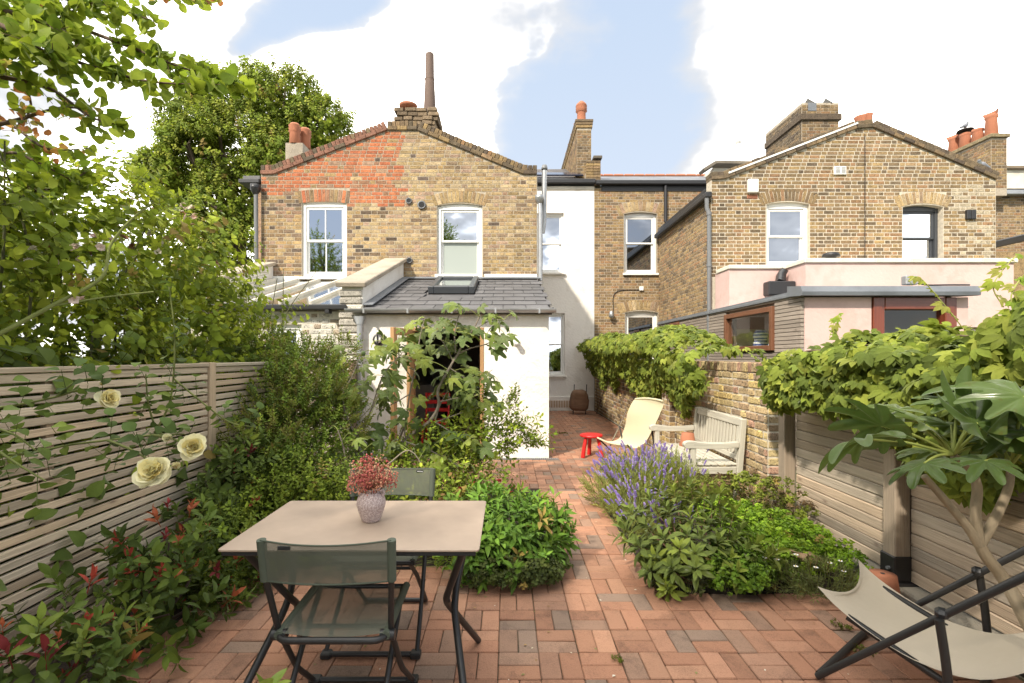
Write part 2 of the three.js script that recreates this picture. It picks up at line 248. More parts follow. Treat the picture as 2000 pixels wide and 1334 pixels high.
// wall seen from its front: frame matrix maps (u, v, outwards) to the world. opening: {u0,u1,v0,v1,arch?}
function brickWall(parent, frame, outline, openings, o) {
  const r = rng(o.seed), ch = o.course || 0.0765, sl = o.long || 0.226, jt = o.joint || 0.011, depth = o.depth || 0.10, keep = o.pieces ?? 300, proud = 0.005;
  const blocked = (u, v) => openings.some((q) => u > q.u0 - 0.004 && u < q.u1 + 0.004 && v > q.v0 && v < q.v1 + (q.arch ? 0 : 0)) || openings.some((q) => q.arch && u > q.u0 - 0.06 && u < q.u1 + 0.06 && v >= q.v1 - 0.01 && v < q.v1 + q.arch);
  const us = outline.map((p) => p[0]), vs = outline.map((p) => p[1]), uMin = Math.min(...us), uMax = Math.max(...us), vMin = Math.max(Math.min(...vs), o.from ?? -1e9), vMax = Math.max(...vs);
  const list = [];
  for (let k = 0, v = vMin; v < vMax; k++, v += ch) {
    const vm = v + ch / 2, ok = (u) => inPoly(outline, u, vm) && inPoly(outline, u, v + ch * 0.9) && !blocked(u, vm);
    const spans = []; let s = null; const st = 0.008;
    for (let u = uMin + 0.001; u <= uMax + st; u += st) { const y = u < uMax && ok(u); if (y && s === null) s = u; if (!y && s !== null) { spans.push([s, u - st]); s = null; } }
    for (const [a, b] of spans) {
      let u = a, i = 0, first = k % 2 ? 0.112 : sl * (0.9 + 0.2 * r());
      while (b - u > 0.03) {
        let L = i === 0 ? (k % 2 ? 0.168 : 0.112) : o.english ? (k % 2 ? sl : sl) : ((i + k) % 2 ? sl : 0.113);
        L *= 1 + 0.05 * (r() - 0.5);
        if (b - u - L < 0.05) L = b - u;
        list.push([u, L, v]); u += L; i++;
      }
    }
  }
  const rest = new MB(), tmp = V3(0, 0, 0);
  const cam = camera.position;
  const near = list.map((q, i) => { tmp.set(q[0] + q[1] / 2, q[2], 0).applyMatrix4(frame); const pz = -tmp.z, px = CX + (tmp.x / pz) * F, py = CY - ((tmp.y - EYE) / pz) * F; const seen = px > 5 && px < 1995 && py > 5 && py < 1330 && !(o.hidden && o.hidden(px, py)); return [i, (seen ? 0 : 1e3) + tmp.distanceTo(cam) - q[1] * 4]; }).sort((a, b) => a[1] - b[1]);
  const own = new Set(near.slice(0, keep).map((q) => q[0]));
  list.forEach(([u, L, v], i) => {
    const wx = tmp.set(u, v, 0).applyMatrix4(frame), soot = 0.83 + 0.33 * fbm3(wx.x * 1.3 + wx.z * 1.3, wx.y * 1.1, o.seed, 3), col = o.color(u + L / 2, v + ch / 2, r).map((q) => q * soot), jit = o.jitter ?? 0.002, h = ch - jt + (r() - 0.5) * 0.004, w = L - jt, out = proud + (r() - 0.5) * jit;
    const m = frame.clone().multiply(TR(u + L / 2, v + ch / 2 + (r() - 0.5) * 0.002, out - depth / 2, (r() - 0.5) * 0.02, (r() - 0.5) * 0.01, (r() - 0.5) * (o.tilt ?? 0.006)));
    const b = own.has(i) ? mb() : rest; b.box(m, Math.max(w, 0.02), h, depth, o.bevel || 0.004, col, [r() * 3, r() * 3], true);
    if (own.has(i)) mesh('brick', b, M.brick, parent);
  });
  if (rest.p.length) stuff(mesh('brickwork', rest, M.brick, parent));
}
// solid wall body with openings behind the bricks
function wallBody(parent, frame, outline, openings, thick, mat, name = 'wall', front = 0) {
  const s = new THREE.Shape(outline.map(([u, v]) => new THREE.Vector2(u, v)));
  for (const q of openings) { const h = new THREE.Path(); h.moveTo(q.u0, q.v0); h.lineTo(q.u0, q.v1); if (q.rise) h.quadraticCurveTo((q.u0 + q.u1) / 2, q.v1 + 2 * q.rise, q.u1, q.v1); else h.lineTo(q.u1, q.v1); h.lineTo(q.u1, q.v0); h.closePath(); s.holes.push(h); }
  const g = new THREE.ExtrudeGeometry(s, { depth: thick, bevelEnabled: false, curveSegments: 10 }); g.translate(0, 0, front - thick); g.applyMatrix4(frame);
  return mesh(name, g, mat, parent);
}
// fan of bricks on end over an opening
function arch(parent, frame, u0, u1, v1, rise, height, n, color, seed) {
  const r = rng(seed), w = u1 - u0, Rr = (w * w / 4 + rise * rise) / (2 * rise), c = [(u0 + u1) / 2, v1 + rise - Rr], half = Math.asin(w / 2 / Rr) * 1.08;
  for (let i = 0; i < n; i++) {
    const a = -half + ((i + 0.5) / n) * 2 * half, bw = (2 * half * (Rr + height * 0.5)) / n - 0.010;
    const m = frame.clone().multiply(TR(c[0] + Math.sin(a) * (Rr + height / 2), c[1] + Math.cos(a) * (Rr + height / 2), 0.007 - 0.05 + (r() - 0.5) * 0.003, 0, 0, -a * 1.25));
    mesh('arch_brick', mb().box(m, bw, height, 0.1, 0.004, color(r), [r() * 3, r() * 3], true), M.brick, parent);
  }
}
// brick-on-edge coping along a polyline (u, v) : a projecting course and a course of bricks on edge
function coping(parent, frame, line, color, o = {}) {
  const r = rng(o.seed || 5), d = o.depth || 0.3, t1 = o.t1 ?? 0.075, t2 = o.t2 ?? 0.11, pitch = o.pitch || 0.082, out = o.out ?? 0.045;
  for (let k = 0; k + 1 < line.length; k++) {
    const [a, b] = [line[k], line[k + 1]], L = Math.hypot(b[0] - a[0], b[1] - a[1]), an = Math.atan2(b[1] - a[1], b[0] - a[0]);
    const put1 = (s, len, t, base, name, oo) => { const c = s + len / 2, m = frame.clone().multiply(TR(a[0] + Math.cos(an) * c - Math.sin(an) * (base + t / 2), a[1] + Math.sin(an) * c + Math.cos(an) * (base + t / 2), oo - d / 2 + (r() - 0.5) * 0.006, 0, 0, an + (r() - 0.5) * 0.02)); mesh(name, mb().box(m, len - 0.008, t, d, 0.006, color(r, a[0] + Math.cos(an) * c), [r() * 3, r() * 3]), M.brick, parent); };
    const n1 = Math.max(1, Math.round(L / 0.225)), n2 = Math.max(1, Math.round(L / pitch));
    for (let i = 0; i < n1; i++) put1((i * L) / n1, L / n1, t1, 0, 'corbel_brick', out);
    for (let i = 0; i < n2; i++) put1((i * L) / n2, L / n2, t2 + (r() - 0.5) * 0.012, t1 + 0.002, 'coping_brick', out - 0.02);
  }
}
const palette = (list, spread = 0.16) => (r) => { const c = pick(r, list), k = 1 + spread * (r() - 0.5) * 2; return [c[0] * k, c[1] * k, c[2] * k * (1 + 0.08 * (r() - 0.5))]; };
const PAL = {
  yellow: palette([[0.47, 0.35, 0.19], [0.42, 0.30, 0.15], [0.52, 0.40, 0.24], [0.45, 0.325, 0.17], [0.35, 0.24, 0.13], [0.44, 0.30, 0.21], [0.33, 0.235, 0.15], [0.49, 0.365, 0.22]]),
  mixed: palette([[0.42, 0.28, 0.13], [0.33, 0.22, 0.12], [0.23, 0.16, 0.105], [0.46, 0.32, 0.16], [0.15, 0.11, 0.085], [0.38, 0.24, 0.16], [0.28, 0.195, 0.11]]),
  dark: palette([[0.12, 0.085, 0.06], [0.09, 0.07, 0.055], [0.22, 0.15, 0.09], [0.40, 0.27, 0.13], [0.46, 0.31, 0.15]]),
  red: palette([[0.52, 0.175, 0.08], [0.56, 0.20, 0.09], [0.47, 0.155, 0.075], [0.50, 0.21, 0.11], [0.36, 0.19, 0.11]], 0.12),
  brown: palette([[0.31, 0.215, 0.11], [0.26, 0.18, 0.095], [0.36, 0.25, 0.12], [0.22, 0.155, 0.09], [0.30, 0.21, 0.115], [0.17, 0.125, 0.08], [0.34, 0.23, 0.13], [0.32, 0.19, 0.1]]),
  sooty: palette([[0.15, 0.115, 0.075], [0.19, 0.14, 0.085], [0.12, 0.09, 0.065], [0.25, 0.175, 0.1]]),
  garden: palette([[0.52, 0.40, 0.22], [0.58, 0.45, 0.22], [0.47, 0.35, 0.2], [0.40, 0.28, 0.17], [0.33, 0.235, 0.16], [0.45, 0.27, 0.19], [0.55, 0.41, 0.17]]),
};
// ---------- sash window: a frame with sashes, panes and sill; local x across, y up, z outwards ----------
function sash(parent, frame, w, h, o = {}) {
  const fm = o.mat || M.white, fw = o.fw ?? 0.07, b = mb(), r = rng(o.seed || 3);
  b.aabb(0, 0, -0.09, fw, h, 0, 0.004).aabb(w - fw, 0, -0.09, w, h, 0, 0.004).aabb(fw + 0.002, h - fw, -0.09, w - fw - 0.002, h + (o.head || 0), -0.001, 0.004).aabb(fw + 0.002, 0, -0.09, w - fw - 0.002, fw * 0.9, -0.001, 0.004);
  const win = mesh('window', b.done().applyMatrix4(frame), fm, parent); if (o.label) win.userData.label = o.label;
  const mid = o.mid ?? h * 0.5, x0 = fw + 0.003, x1 = w - fw - 0.003;
  for (const [y0, y1, z, k] of [[mid - 0.02, h - fw - 0.003, -0.022, 0], [fw * 0.9 + 0.003, mid + 0.022, -0.062, 1]]) {
    const s = mb(), t = 0.042; s.aabb(x0, y0, z - 0.035, x0 + t, y1, z, 0.003).aabb(x1 - t, y0, z - 0.035, x1, y1, z, 0.003).aabb(x0 + t, y1 - t, z - 0.035, x1 - t, y1, z, 0.003).aabb(x0 + t, y0, z - 0.035, x1 - t, y0 + (k ? t * 1.3 : t), z, 0.003);
    const cols = o.mull ? [[x0 + t, (x0 + x1) / 2 - 0.011], [(x0 + x1) / 2 + 0.011, x1 - t]] : [[x0 + t, x1 - t]];
    if (o.mull) s.aabb((x0 + x1) / 2 - 0.011, y0 + t, z - 0.03, (x0 + x1) / 2 + 0.011, y1 - t, z - 0.002, 0.003);
    mesh('sash', s.done().applyMatrix4(frame), fm, win);
    for (const [a, c] of cols) {
      const m = frame.clone().multiply(TR((a + c) / 2, (y0 + y1) / 2, z - 0.018, (r() - 0.5) * 0.012 + (o.tip || 0), (r() - 0.5) * 0.012));
      mesh('pane', mb().box(m, c - a + 0.012, y1 - y0 - t * 2 + 0.012, 0.005), k ? o.lower || o.glass || M.mirror : o.glass || M.mirror, win);
    }
  }
  if (o.sill !== false) mesh('sill', mb().aabb(-0.04, -0.055, -0.1, w + 0.04, -0.002, o.sillOut ?? 0.14, 0.006).done().applyMatrix4(frame), o.sillMat || M.white, win);
  if (o.blind) mesh('blind', mb().aabb(fw, h * o.blind, -0.16, w - fw, h - fw, -0.15).done().applyMatrix4(frame), M.cream, win);
  return win;
}
// swept gutter / pipe
const pipe = (name, parent, mat, pts, r, seg = 10) => mesh(name, mb().tube(pts, r, seg, WHITE, false), mat, parent);
// =====================================================================
// THE SETTING: ground, paving, beds
// =====================================================================
const FACE_LEFT = (x) => new THREE.Matrix4().makeBasis(V3(0, 0, 1), V3(0, 1, 0), V3(-1, 0, 0)).setPosition(x, 0, 0);
const FRONT = (Z) => T(0, 0, -Z);
{
  const g = new THREE.PlaneGeometry(700, 700, 1, 1); g.rotateX(-Math.PI / 2); g.translate(0, -0.16, -100);
  for (let i = 0, u = g.attributes.uv; i < u.count; i++) u.setXY(i, u.getX(i) * 700, u.getY(i) * 700);
  structure(mesh('ground', g, M.grass), 'plain ground beyond and under the garden');
}
const BED = { back: [-1.845, 0.355, 3.22, 5.42], right: [0.955, 2.42, 3.02, 5.02], left: -1.845 };
const inBed = (x, Z) => (x > -3 && x < BED.back[1] && Z > 3.42 && Z < BED.back[3]) || (x > -0.245 && x < BED.back[1] && Z > BED.back[2] && Z < 3.5) || (x > BED.right[0] && Z > BED.right[2] && Z < BED.right[3]) || (x < BED.left && Z < BED.back[3]);
{
  const pav = new THREE.Group(); pav.name = 'brick_paving'; structure(pav, 'red brick paving laid in basket weave'); scene.add(pav);
  const r = rng(77), base = mb();
  base.aabb(-3.6, -0.15, -13.3, 2.6, -0.012, 0.6); mesh('joint_bed', base, M.joint, pav);
  const cols = [[0.344, 0.173, 0.102], [0.364, 0.187, 0.112], [0.383, 0.202, 0.122], [0.324, 0.159, 0.094], [0.349, 0.173, 0.104], [0.305, 0.164, 0.104], [0.285, 0.169, 0.112], [0.245, 0.164, 0.117], [0.354, 0.173, 0.102], [0.374, 0.192, 0.117]];
  const list = [], s = 0.2;
  for (let j = -6; j < 56; j++) for (let i = -18; i < 14; i++) {
    const x0 = -0.045 + i * s, Z0 = 2.22 + j * s, flat = (i + j) % 2 === 0;
    for (let k = 0; k < 2; k++) {
      const cx = flat ? x0 + s / 2 : x0 + s * (0.25 + 0.5 * k), cz = flat ? Z0 + s * (0.25 + 0.5 * k) : Z0 + s / 2;
      if (inBed(cx, cz) || cx > 2.36 || cx < -3.3 || (cx < 0.6 && cz > 7.02) || (cx < BED.left) || cz > 13.25 || cz < 1.0) continue;
      const px = CX + (cx / cz) * F, py = CY + (EYE / cz) * F;
      list.push([cx, cz, flat, (px > 0 && px < 2000 && py < 1345 ? 0 : 50) + cz]);
    }
  }
  list.sort((a, b) => a[3] - b[3]);
  const rest = mb();
  list.forEach(([x, Z, flat], i) => {
    const c0 = pick(r, cols), k = 0.86 + 0.28 * r(), col = c0.map((v) => v * k), b = i < 300 ? mb() : rest;
    const m = TR(x + (r() - 0.5) * 0.002, -0.03 + (r() - 0.5) * 0.006, -Z + (r() - 0.5) * 0.002, (r() - 0.5) * 0.022, (r() - 0.5) * 0.016, (r() - 0.5) * 0.022);
    b.box(m, flat ? 0.1965 : 0.0965, 0.06, flat ? 0.0965 : 0.1965, 0.0042, col, [r() * 4, r() * 4]);
    if (i < 300) mesh('paver', b, M.paver, pav);
  });
  stuff(mesh('far_pavers', rest, M.paver, pav));
}
{ // soil of the planted beds, heaped
  const soil = (x0, x1, Z0, Z1, h, name, label) => {
    const nx = 30, nz = 30, g = new THREE.PlaneGeometry(x1 - x0, Z1 - Z0, nx, nz); g.rotateX(-Math.PI / 2); g.translate((x0 + x1) / 2, 0, -(Z0 + Z1) / 2);
    const p = g.attributes.position, u = g.attributes.uv;
    for (let i = 0; i < p.count; i++) { const x = p.getX(i), z = p.getZ(i), e = Math.min(x - x0, x1 - x, -z - Z0, Z1 + z), k = smooth(-0.02, 0.25, e); p.setY(i, -0.012 + k * (h + 0.06 * (fbm3(x * 6, 0, z * 6, 3) - 0.4))); u.setXY(i, x, z); }
    g.computeVertexNormals(); structure(mesh(name, g, M.soil), label);
  };
  soil(-3.2, 0.36, 3.415, 5.425, 0.06, 'soil_bed', 'dark soil of the bed behind the table');
  soil(-0.25, 0.36, 3.215, 3.5, 0.04, 'soil_bed', 'soil strip under the leafy laurel by the path');
  soil(0.95, 2.45, 3.015, 5.025, 0.07, 'soil_bed', 'dark soil of the bed under the lavender');
  soil(-3.0, -1.84, 0.2, 3.5, 0.05, 'soil_bed', 'soil strip along the slatted fence');
}
// =====================================================================
// BRICK GABLE HOUSE (a pair of rear wings under one gable), left
// =====================================================================
{
  const Z = 9.8, f = FRONT(Z), px = (x) => xAt(x, Z), py = (y) => yAt(y, Z);
  const h = thing('brick_gable_house', 'yellow and red brick gabled house with tall thin flue, behind the white extension', 'house');
  const line = [[510, 341], [535, 341], [757, 255], [815, 255], [1022, 341], [1049, 341]].map(([a, b]) => [px(a), py(b)]);
  const x0 = px(510), x1 = px(1049), outline = [[x0, 2.0], ...line, [x1, 2.0]];
  const op = [{ u0: px(590), u1: px(677), v0: py(541), v1: py(397), arch: 0.28, rise: 0.02 }, { u0: px(854), u1: px(942), v0: py(545), v1: py(402), arch: 0.30, rise: 0.05 }];
  wallBody(h, f, outline, op, 0.24, M.mortar);
  const color = (u, v, r) => {
    const X = CX + (u / Z) * F, Y = CY - ((v - EYE) / Z) * F, n = (noise3(u * 9, v * 13, 1) - 0.5) * 26;
    const edge = Y > 385 ? 402 + n : 0;
    if (X < 782 + n && Y < (X < 585 ? 379 : X > 680 ? 402 : 385) + n * 0.5) return r() < 0.86 ? PAL.red(r) : PAL.mixed(r);
    if (X > 690 && X < 765 && Y > 390 && Y < 500) return r() < 0.5 ? PAL.dark(r) : PAL.yellow(r);
    if (X < 700) return r() < 0.75 ? PAL.mixed(r) : PAL.yellow(r);
    const c = r() < 0.92 ? PAL.yellow(r) : PAL.mixed(r), st = X > 1000 && r() < 0.3 ? 0.7 : 1; return c.map((q) => q * st);
  };
  brickWall(h, f, outline, op, { seed: 4, color, from: 2.9, hidden: (a, b) => b > 545 });
  arch(h, f, op[0].u0 - 0.03, op[0].u1 + 0.01, op[0].v1 + 0.0, 0.03, 0.25, 13, (r) => (r() < 0.7 ? PAL.red(r) : PAL.mixed(r)), 61);
  arch(h, f, op[1].u0 - 0.02, op[1].u1 + 0.02, op[1].v1 + 0.0, 0.07, 0.23, 14, PAL.yellow, 62);
  coping(h, f, line, (r, u) => (u < px(765) ? (r() < 0.6 ? ((q) => [0.26 * q, 0.13 * q, 0.09 * q])(0.8 + 0.5 * r()) : PAL.sooty(r)) : r() < 0.75 ? PAL.sooty(r) : PAL.brown(r)), { seed: 9 });
  // sides and roof
  mesh('side_wall', mb().aabb(x0, 2.0, -13.2, x0 + 0.24, 5.1, -Z - 0.25), M.mortar, h);
  mesh('side_wall', mb().aabb(x1 - 0.24, 2.0, -13.2, x1, 5.1, -Z - 0.25), M.mortar, h);
  const ap = px(786), ya = py(262), ye = py(350);
  for (const s of [x0 + 0.05, x1 - 0.05]) mesh('roof_slope', mb().bar(V3(ap, ya, -11.7), V3(s, ye, -11.7), 3.3, 0.1, 0), M.slate, h);
  // windows
  sash(h, T(op[0].u0, op[0].v0, -Z - 0.035), op[0].u1 - op[0].u0, op[0].v1 - op[0].v0, { mull: true, seed: 5, tip: 0.0, head: 0.04, sillOut: 0.1, label: 'white four-pane sash window under a red brick arch' });
  sash(h, T(op[1].u0, op[1].v0, -Z - 0.05), op[1].u1 - op[1].u0, op[1].v1 - op[1].v0, { lower: M.frosted, seed: 8, mid: 0.78, head: 0.07, sillOut: 0.1, label: 'white sash window with frosted lower pane' });
  boxPart('flashing_board', h, M.white, px(887), 2.98, -Z + 0.004, px(854) - 0.045, 3.14, -Z + 0.05, 0.004);
  boxPart('flashing_board', h, M.white, px(942) + 0.045, 2.98, -Z + 0.004, x1, 3.14, -Z + 0.05, 0.004);
  boxPart('flashing_board', h, M.white, px(530), 2.98, -Z + 0.004, px(590) - 0.045, 3.10, -Z + 0.04, 0.02);
  // vents
  for (const [a, b, rr] of [[824, 401, 0.085], [799, 393, 0.062], [800, 509, 0.06]]) {
    const v = mesh('vent', lathe([[0, 0.02], [rr * 0.7, 0.02], [rr * 0.72, 0.035], [rr, 0.035], [rr, 0], [0, 0]], 24).rotateX(Math.PI / 2).translate(px(a), py(b), -Z + 0.006), M.greyPipe, h);
    const gq = mb(); for (let k = -3; k <= 3; k++) gq.aabb(px(a) - Math.sqrt(Math.max(0, 1 - (k / 3.6) ** 2)) * rr * 0.68, py(b) + k * rr * 0.19 - 0.004, -Z + 0.03, px(a) + Math.sqrt(Math.max(0, 1 - (k / 3.6) ** 2)) * rr * 0.68, py(b) + k * rr * 0.19 + 0.004, -Z + 0.036);
    mesh('grille', gq, M.black, v);
  }
  // stack with squat pot and tall flue
  {
    const st = mesh('chimney', mb().aabb(px(764), 6.1, -11.2, px(840), 6.85, -10.55), M.mortar, h), r = rng(12);
    const cf = T(0, 0, -10.5), cx0 = px(762) , cx1 = px(842);
    for (let k = 0; k < 7; k++) { const y = 6.25 + k * 0.098, inset = k > 3 ? -0.06 : k < 2 ? 0.04 : 0; let u = cx0 + inset - 0.02 + (k % 2) * 0.05; while (u < cx1 - inset - 0.06) { const L = Math.min(0.19 + 0.07 * r(), cx1 - inset - u); mesh('stack_brick', mb().box(TR(u + L / 2, y, -10.84 + (r() - 0.5) * 0.05, 0, (r() - 0.5) * 0.1, (r() - 0.5) * 0.08), L - 0.012, 0.086, 0.72, 0.012, ((q) => [0.27 * q, 0.2 * q, 0.13 * q])(0.6 + 0.7 * r()), [r() * 3, r()], false), M.brick, st); u += L; } }
    mesh('chimney_pot', lathe([[0, 0], [0.13, 0], [0.14, 0.06], [0.19, 0.07], [0.2, 0.13], [0.15, 0.15], [0.12, 0.15], [0.11, 0.05], [0, 0.05]], 20).translate(px(781), 6.86, -10.62), M.terracotta, st);
    mesh('flue', lathe([[0, 0], [0.14, 0], [0.105, 0.75], [0.118, 0.76], [0.10, 0.78], [0.094, 1.32], [0.075, 1.34], [0, 1.34]], 18).translate(px(822) + 0.02, 6.9, -10.8), std({ color: lin(0.17, 0.115, 0.09), map: TX.stain, roughness: 0.75 }), st);
  }
  { // far stack with two ribbed pots on the left of the roof
    const st = mesh('chimney', mb().aabb(-5.55, 4.9, -12.6, -5.12, 6.82, -12.1), M.stone, h);
    for (const [dx, dz, y] of [[-5.36, -12.2, 6.82], [-5.22, -12.5, 6.84]]) mesh('chimney_pot', lathe([[0, 0], [0.13, 0], [0.12, 0.3], [0.15, 0.32], [0.12, 0.34], [0.15, 0.39], [0.12, 0.41], [0.15, 0.46], [0.12, 0.49], [0.1, 0.52], [0, 0.52]], 18).translate(dx, y, dz), M.terracotta, st);
  }
  // left eave of the house behind and its downpipe
  mesh('eave', mb().aabb(px(468), 4.98, -12.4, x0 - 0.02, 5.06, -9.75, 0.01), M.black, h);
  mesh('fascia', mb().aabb(px(474), 5.065, -12.5, x0 - 0.02, 5.14, -9.8, 0.01), M.slate, h);
  mesh('side_cladding', mb().aabb(px(496), 2.0, -12.4, x0 - 0.02, 4.97, -9.9, 0), std({ color: lin(0.5, 0.33, 0.22), map: TX.brick, roughness: 0.9 }), h);
  pipe('downpipe', h, M.greyPipe, [V3(px(504), 4.86, -9.72), V3(px(505), 4.8, -9.70), V3(px(506), 2.8, -9.70)], 0.04);
  mesh('hopper', lathe([[0, 0], [0.045, 0], [0.1, 0.12], [0.1, 0.2], [0, 0.2]], 14).translate(px(504), 4.72, -9.7), M.black, h);
  // right corner: galvanised downpipe and flue
  pipe('downpipe', h, M.galv, [V3(px(1054), 4.55, -Z + 0.06), V3(px(1055), 4.4, -Z + 0.07), V3(px(1055), 3.0, -Z + 0.07)], 0.045);
  mesh('hopper', lathe([[0, 0], [0.05, 0], [0.09, 0.1], [0.09, 0.16], [0, 0.16]], 14).translate(px(1053), 4.56, -Z + 0.06), M.galv, h);
  pipe('flue', h, M.galv, [V3(px(1060), 4.0, -Z - 0.1), V3(px(1063), 4.25, -Z - 0.08), V3(px(1064), 5.28, -Z - 0.08)], 0.05);
  mesh('flue_cap', lathe([[0, 0], [0.06, 0], [0.065, 0.04], [0.05, 0.1], [0, 0.11]], 14).translate(px(1064), 5.28, -Z - 0.08), M.greyPipe, h);
}
// =====================================================================
// WHITE EXTENSION with tiled lean-to roof
// =====================================================================
{
  const Z = 7.03, f = FRONT(Z), h = thing('white_extension', 'white rendered single-storey extension with slate tiled lean-to roof and open timber door', 'extension');
  const x0 = -2.24, x1 = 0.603, top = 2.13, door = { u0: -1.42, u1: -0.342, v0: 0.02, v1: 1.9 };
  wallBody(h, f, [[x0, -0.1], [x0, top], [x1, top], [x1, -0.1]], [door], 0.25, M.render);
  mesh('side_wall', mb().aabb(x1 - 0.25, -0.1, -9.7, x1 - 0.001, top + 0.1, -Z - 0.252), M.render, h);
  mesh('side_wall', mb().aabb(x0, -0.1, -9.7, x0 + 0.2, top, -Z - 0.252), M.render, h);
  const gab = new THREE.Shape([[9.78, top], [9.78, 3.0], [Z, top]].map((p) => new THREE.Vector2(p[0], p[1])));
  mesh('gable_cheek', new THREE.ExtrudeGeometry(gab, { depth: 0.22, bevelEnabled: false }).rotateY(Math.PI / 2).translate(x1 - 0.23, -0.06, 0), M.render, h);
  mesh('room_floor', mb().aabb(x0 + 0.2, -0.1, -13.2, x1 - 0.25, 0.015, -Z - 0.01), std({ color: lin(0.22, 0.15, 0.09), map: TX.wood, roughness: 0.6 }), h);
  mesh('room_wall', mb().aabb(x0 + 0.2, 0.015, -13.25, x1 - 0.25, 2.4, -13.15), M.roomWall, h);
  mesh('room_wall', mb().aabb(x0, 0.015, -13.2, x0 + 0.2, 2.4, -9.705), M.roomWall, h);
  mesh('room_wall', mb().aabb(x1 - 0.25, 0.015, -13.2, x1 - 0.05, 2.4, -9.705), M.roomWall, h);
  mesh('room_ceiling', mb().aabb(x0, 2.401, -13.2, x1 - 0.05, 2.46, -9.9), M.roomWall, h);
  mesh('dresser', mb().aabb(-2.0, 0.016, -11.6, -1.5, 0.9, -9.9, 0.01, [0.3, 0.28, 0.25]), M.plain, h); mesh('tall_cupboard', mb().aabb(-0.2, 0.016, -12.6, 0.33, 2.0, -10.6, 0.01, [0.22, 0.19, 0.17]), M.plain, h);
  // roof deck and tiles
  const y0 = 2.17, Z0 = 6.92, y1 = 3.05, Z1 = 9.74, L = Math.hypot(Z1 - Z0, y1 - y0), an = Math.atan2(y1 - y0, Z1 - Z0), xl = -2.07, xr = 0.66;
  const sky = { x0: -1.35, x1: -0.56, a: (8.22 - Z0) / (Z1 - Z0), b: (9.42 - Z0) / (Z1 - Z0) };
  const rm = (x, s, lift) => TR(x, y0 + Math.sin(an) * s + Math.cos(an) * lift, -Z0 - Math.cos(an) * s + Math.sin(an) * lift, an, 0, 0);
  mesh('roof_deck', mb().box(rm((xl + sky.x0) / 2, L / 2, -0.07), sky.x0 - xl, 0.05, L).box(rm((xr + sky.x1) / 2 - 0.01, L / 2, -0.07), xr - sky.x1 - 0.02, 0.05, L).box(rm((sky.x0 + sky.x1) / 2, (sky.a * L) / 2, -0.07), sky.x1 - sky.x0 - 0.002, 0.05, sky.a * L), M.slate, h);
  const r = rng(31), rows = 9, tw = 0.335, e = L / rows;
  const rr = mesh('roof', mb().aabb(xr - 0.03, y0 - 0.07, -Z0 - 0.02, xr + 0.005, y0 + 0.01, -Z0 + 0.0), M.slate, h);
  for (let k = 0; k < rows; k++) for (let i = -1; i < 9; i++) {
    let a = xl + i * tw + (k % 2) * tw * 0.5, b = a + tw - 0.006; a = Math.max(a, xl); b = Math.min(b, xr); if (b - a < 0.05) continue;
    const s0 = k * e - 0.02, s1 = (k + 1) * e + 0.05, mid = (s0 + s1) / 2;
    const segs = mid / L > sky.a - 0.07 && mid / L < sky.b + 0.06 ? [[a, Math.min(b, sky.x0 - 0.02)], [Math.max(a, sky.x1 + 0.02), b]] : [[a, b]];
    for (const [p, q] of segs) if (q - p > 0.03) { const kk = 0.8 + 0.4 * r(); mesh('roof_tile', mb().box(rm((p + q) / 2, mid, -0.02 + (r() - 0.5) * 0.004).multiply(TR(0, 0, 0, -0.045, 0, (r() - 0.5) * 0.006)), q - p, 0.016, s1 - s0, 0.004, [kk, kk, kk], [r() * 3, r() * 3]), M.slate, rr); }
  }
  { // roof light
    const c = (sky.x0 + sky.x1) / 2, sm = ((sky.a + sky.b) / 2) * L, sl = (sky.b - sky.a) * L, w = sky.x1 - sky.x0, q = mb();
    q.box(rm(sky.x0 + 0.05, sm, 0.03), 0.1, 0.13, sl, 0.01).box(rm(sky.x1 - 0.05, sm, 0.03), 0.1, 0.13, sl, 0.01).box(rm(c, sm - sl / 2 + 0.06, 0.03), w - 0.202, 0.13, 0.12, 0.01).box(rm(c, sm + sl / 2 - 0.06, 0.03), w - 0.202, 0.13, 0.12, 0.01);
    const l = mesh('roof_light', q, M.darkFrame, rr); l.userData.label = 'dark framed roof window';
    mesh('pane', mb().box(rm(c, sm, 0.05), w - 0.16, 0.012, sl - 0.2), M.roofGlass, l);
  }
  mesh('lead_apron', mb().box(rm((xl + xr) / 2, L - 0.04, 0.02), xr - xl, 0.02, 0.16, 0.004).box(rm(xl + 0.05, L / 2, 0.03), 0.14, 0.02, L - 0.2, 0.004), M.lead, h);
  // gutter and downpipe
  const gut = new THREE.Shape(); gut.absarc(0, 0, 0.055, Math.PI, 0, false); gut.lineTo(0.047, 0); gut.absarc(0, 0, 0.047, 0, Math.PI, true); gut.closePath();
  mesh('gutter', new THREE.ExtrudeGeometry(gut, { depth: xr - x0 + 0.09, bevelEnabled: false, curveSegments: 8 }).rotateY(Math.PI / 2).translate(x0 - 0.06, 2.155, -Z0 + 0.05), M.galv, h);
  for (let k = 0; k < 5; k++) mesh('gutter_bracket', mb().aabb(x0 + 0.2 + k * 0.62, 2.092, -Z0 - 0.02, x0 + 0.225 + k * 0.62, 2.16, -Z0 + 0.108, 0), M.galv, h);
  mesh('soffit', mb().aabb(x0 - 0.02, 2.131, -Z - 0.1, xr - 0.02, 2.15, -Z0 - 0.02), M.white, h);
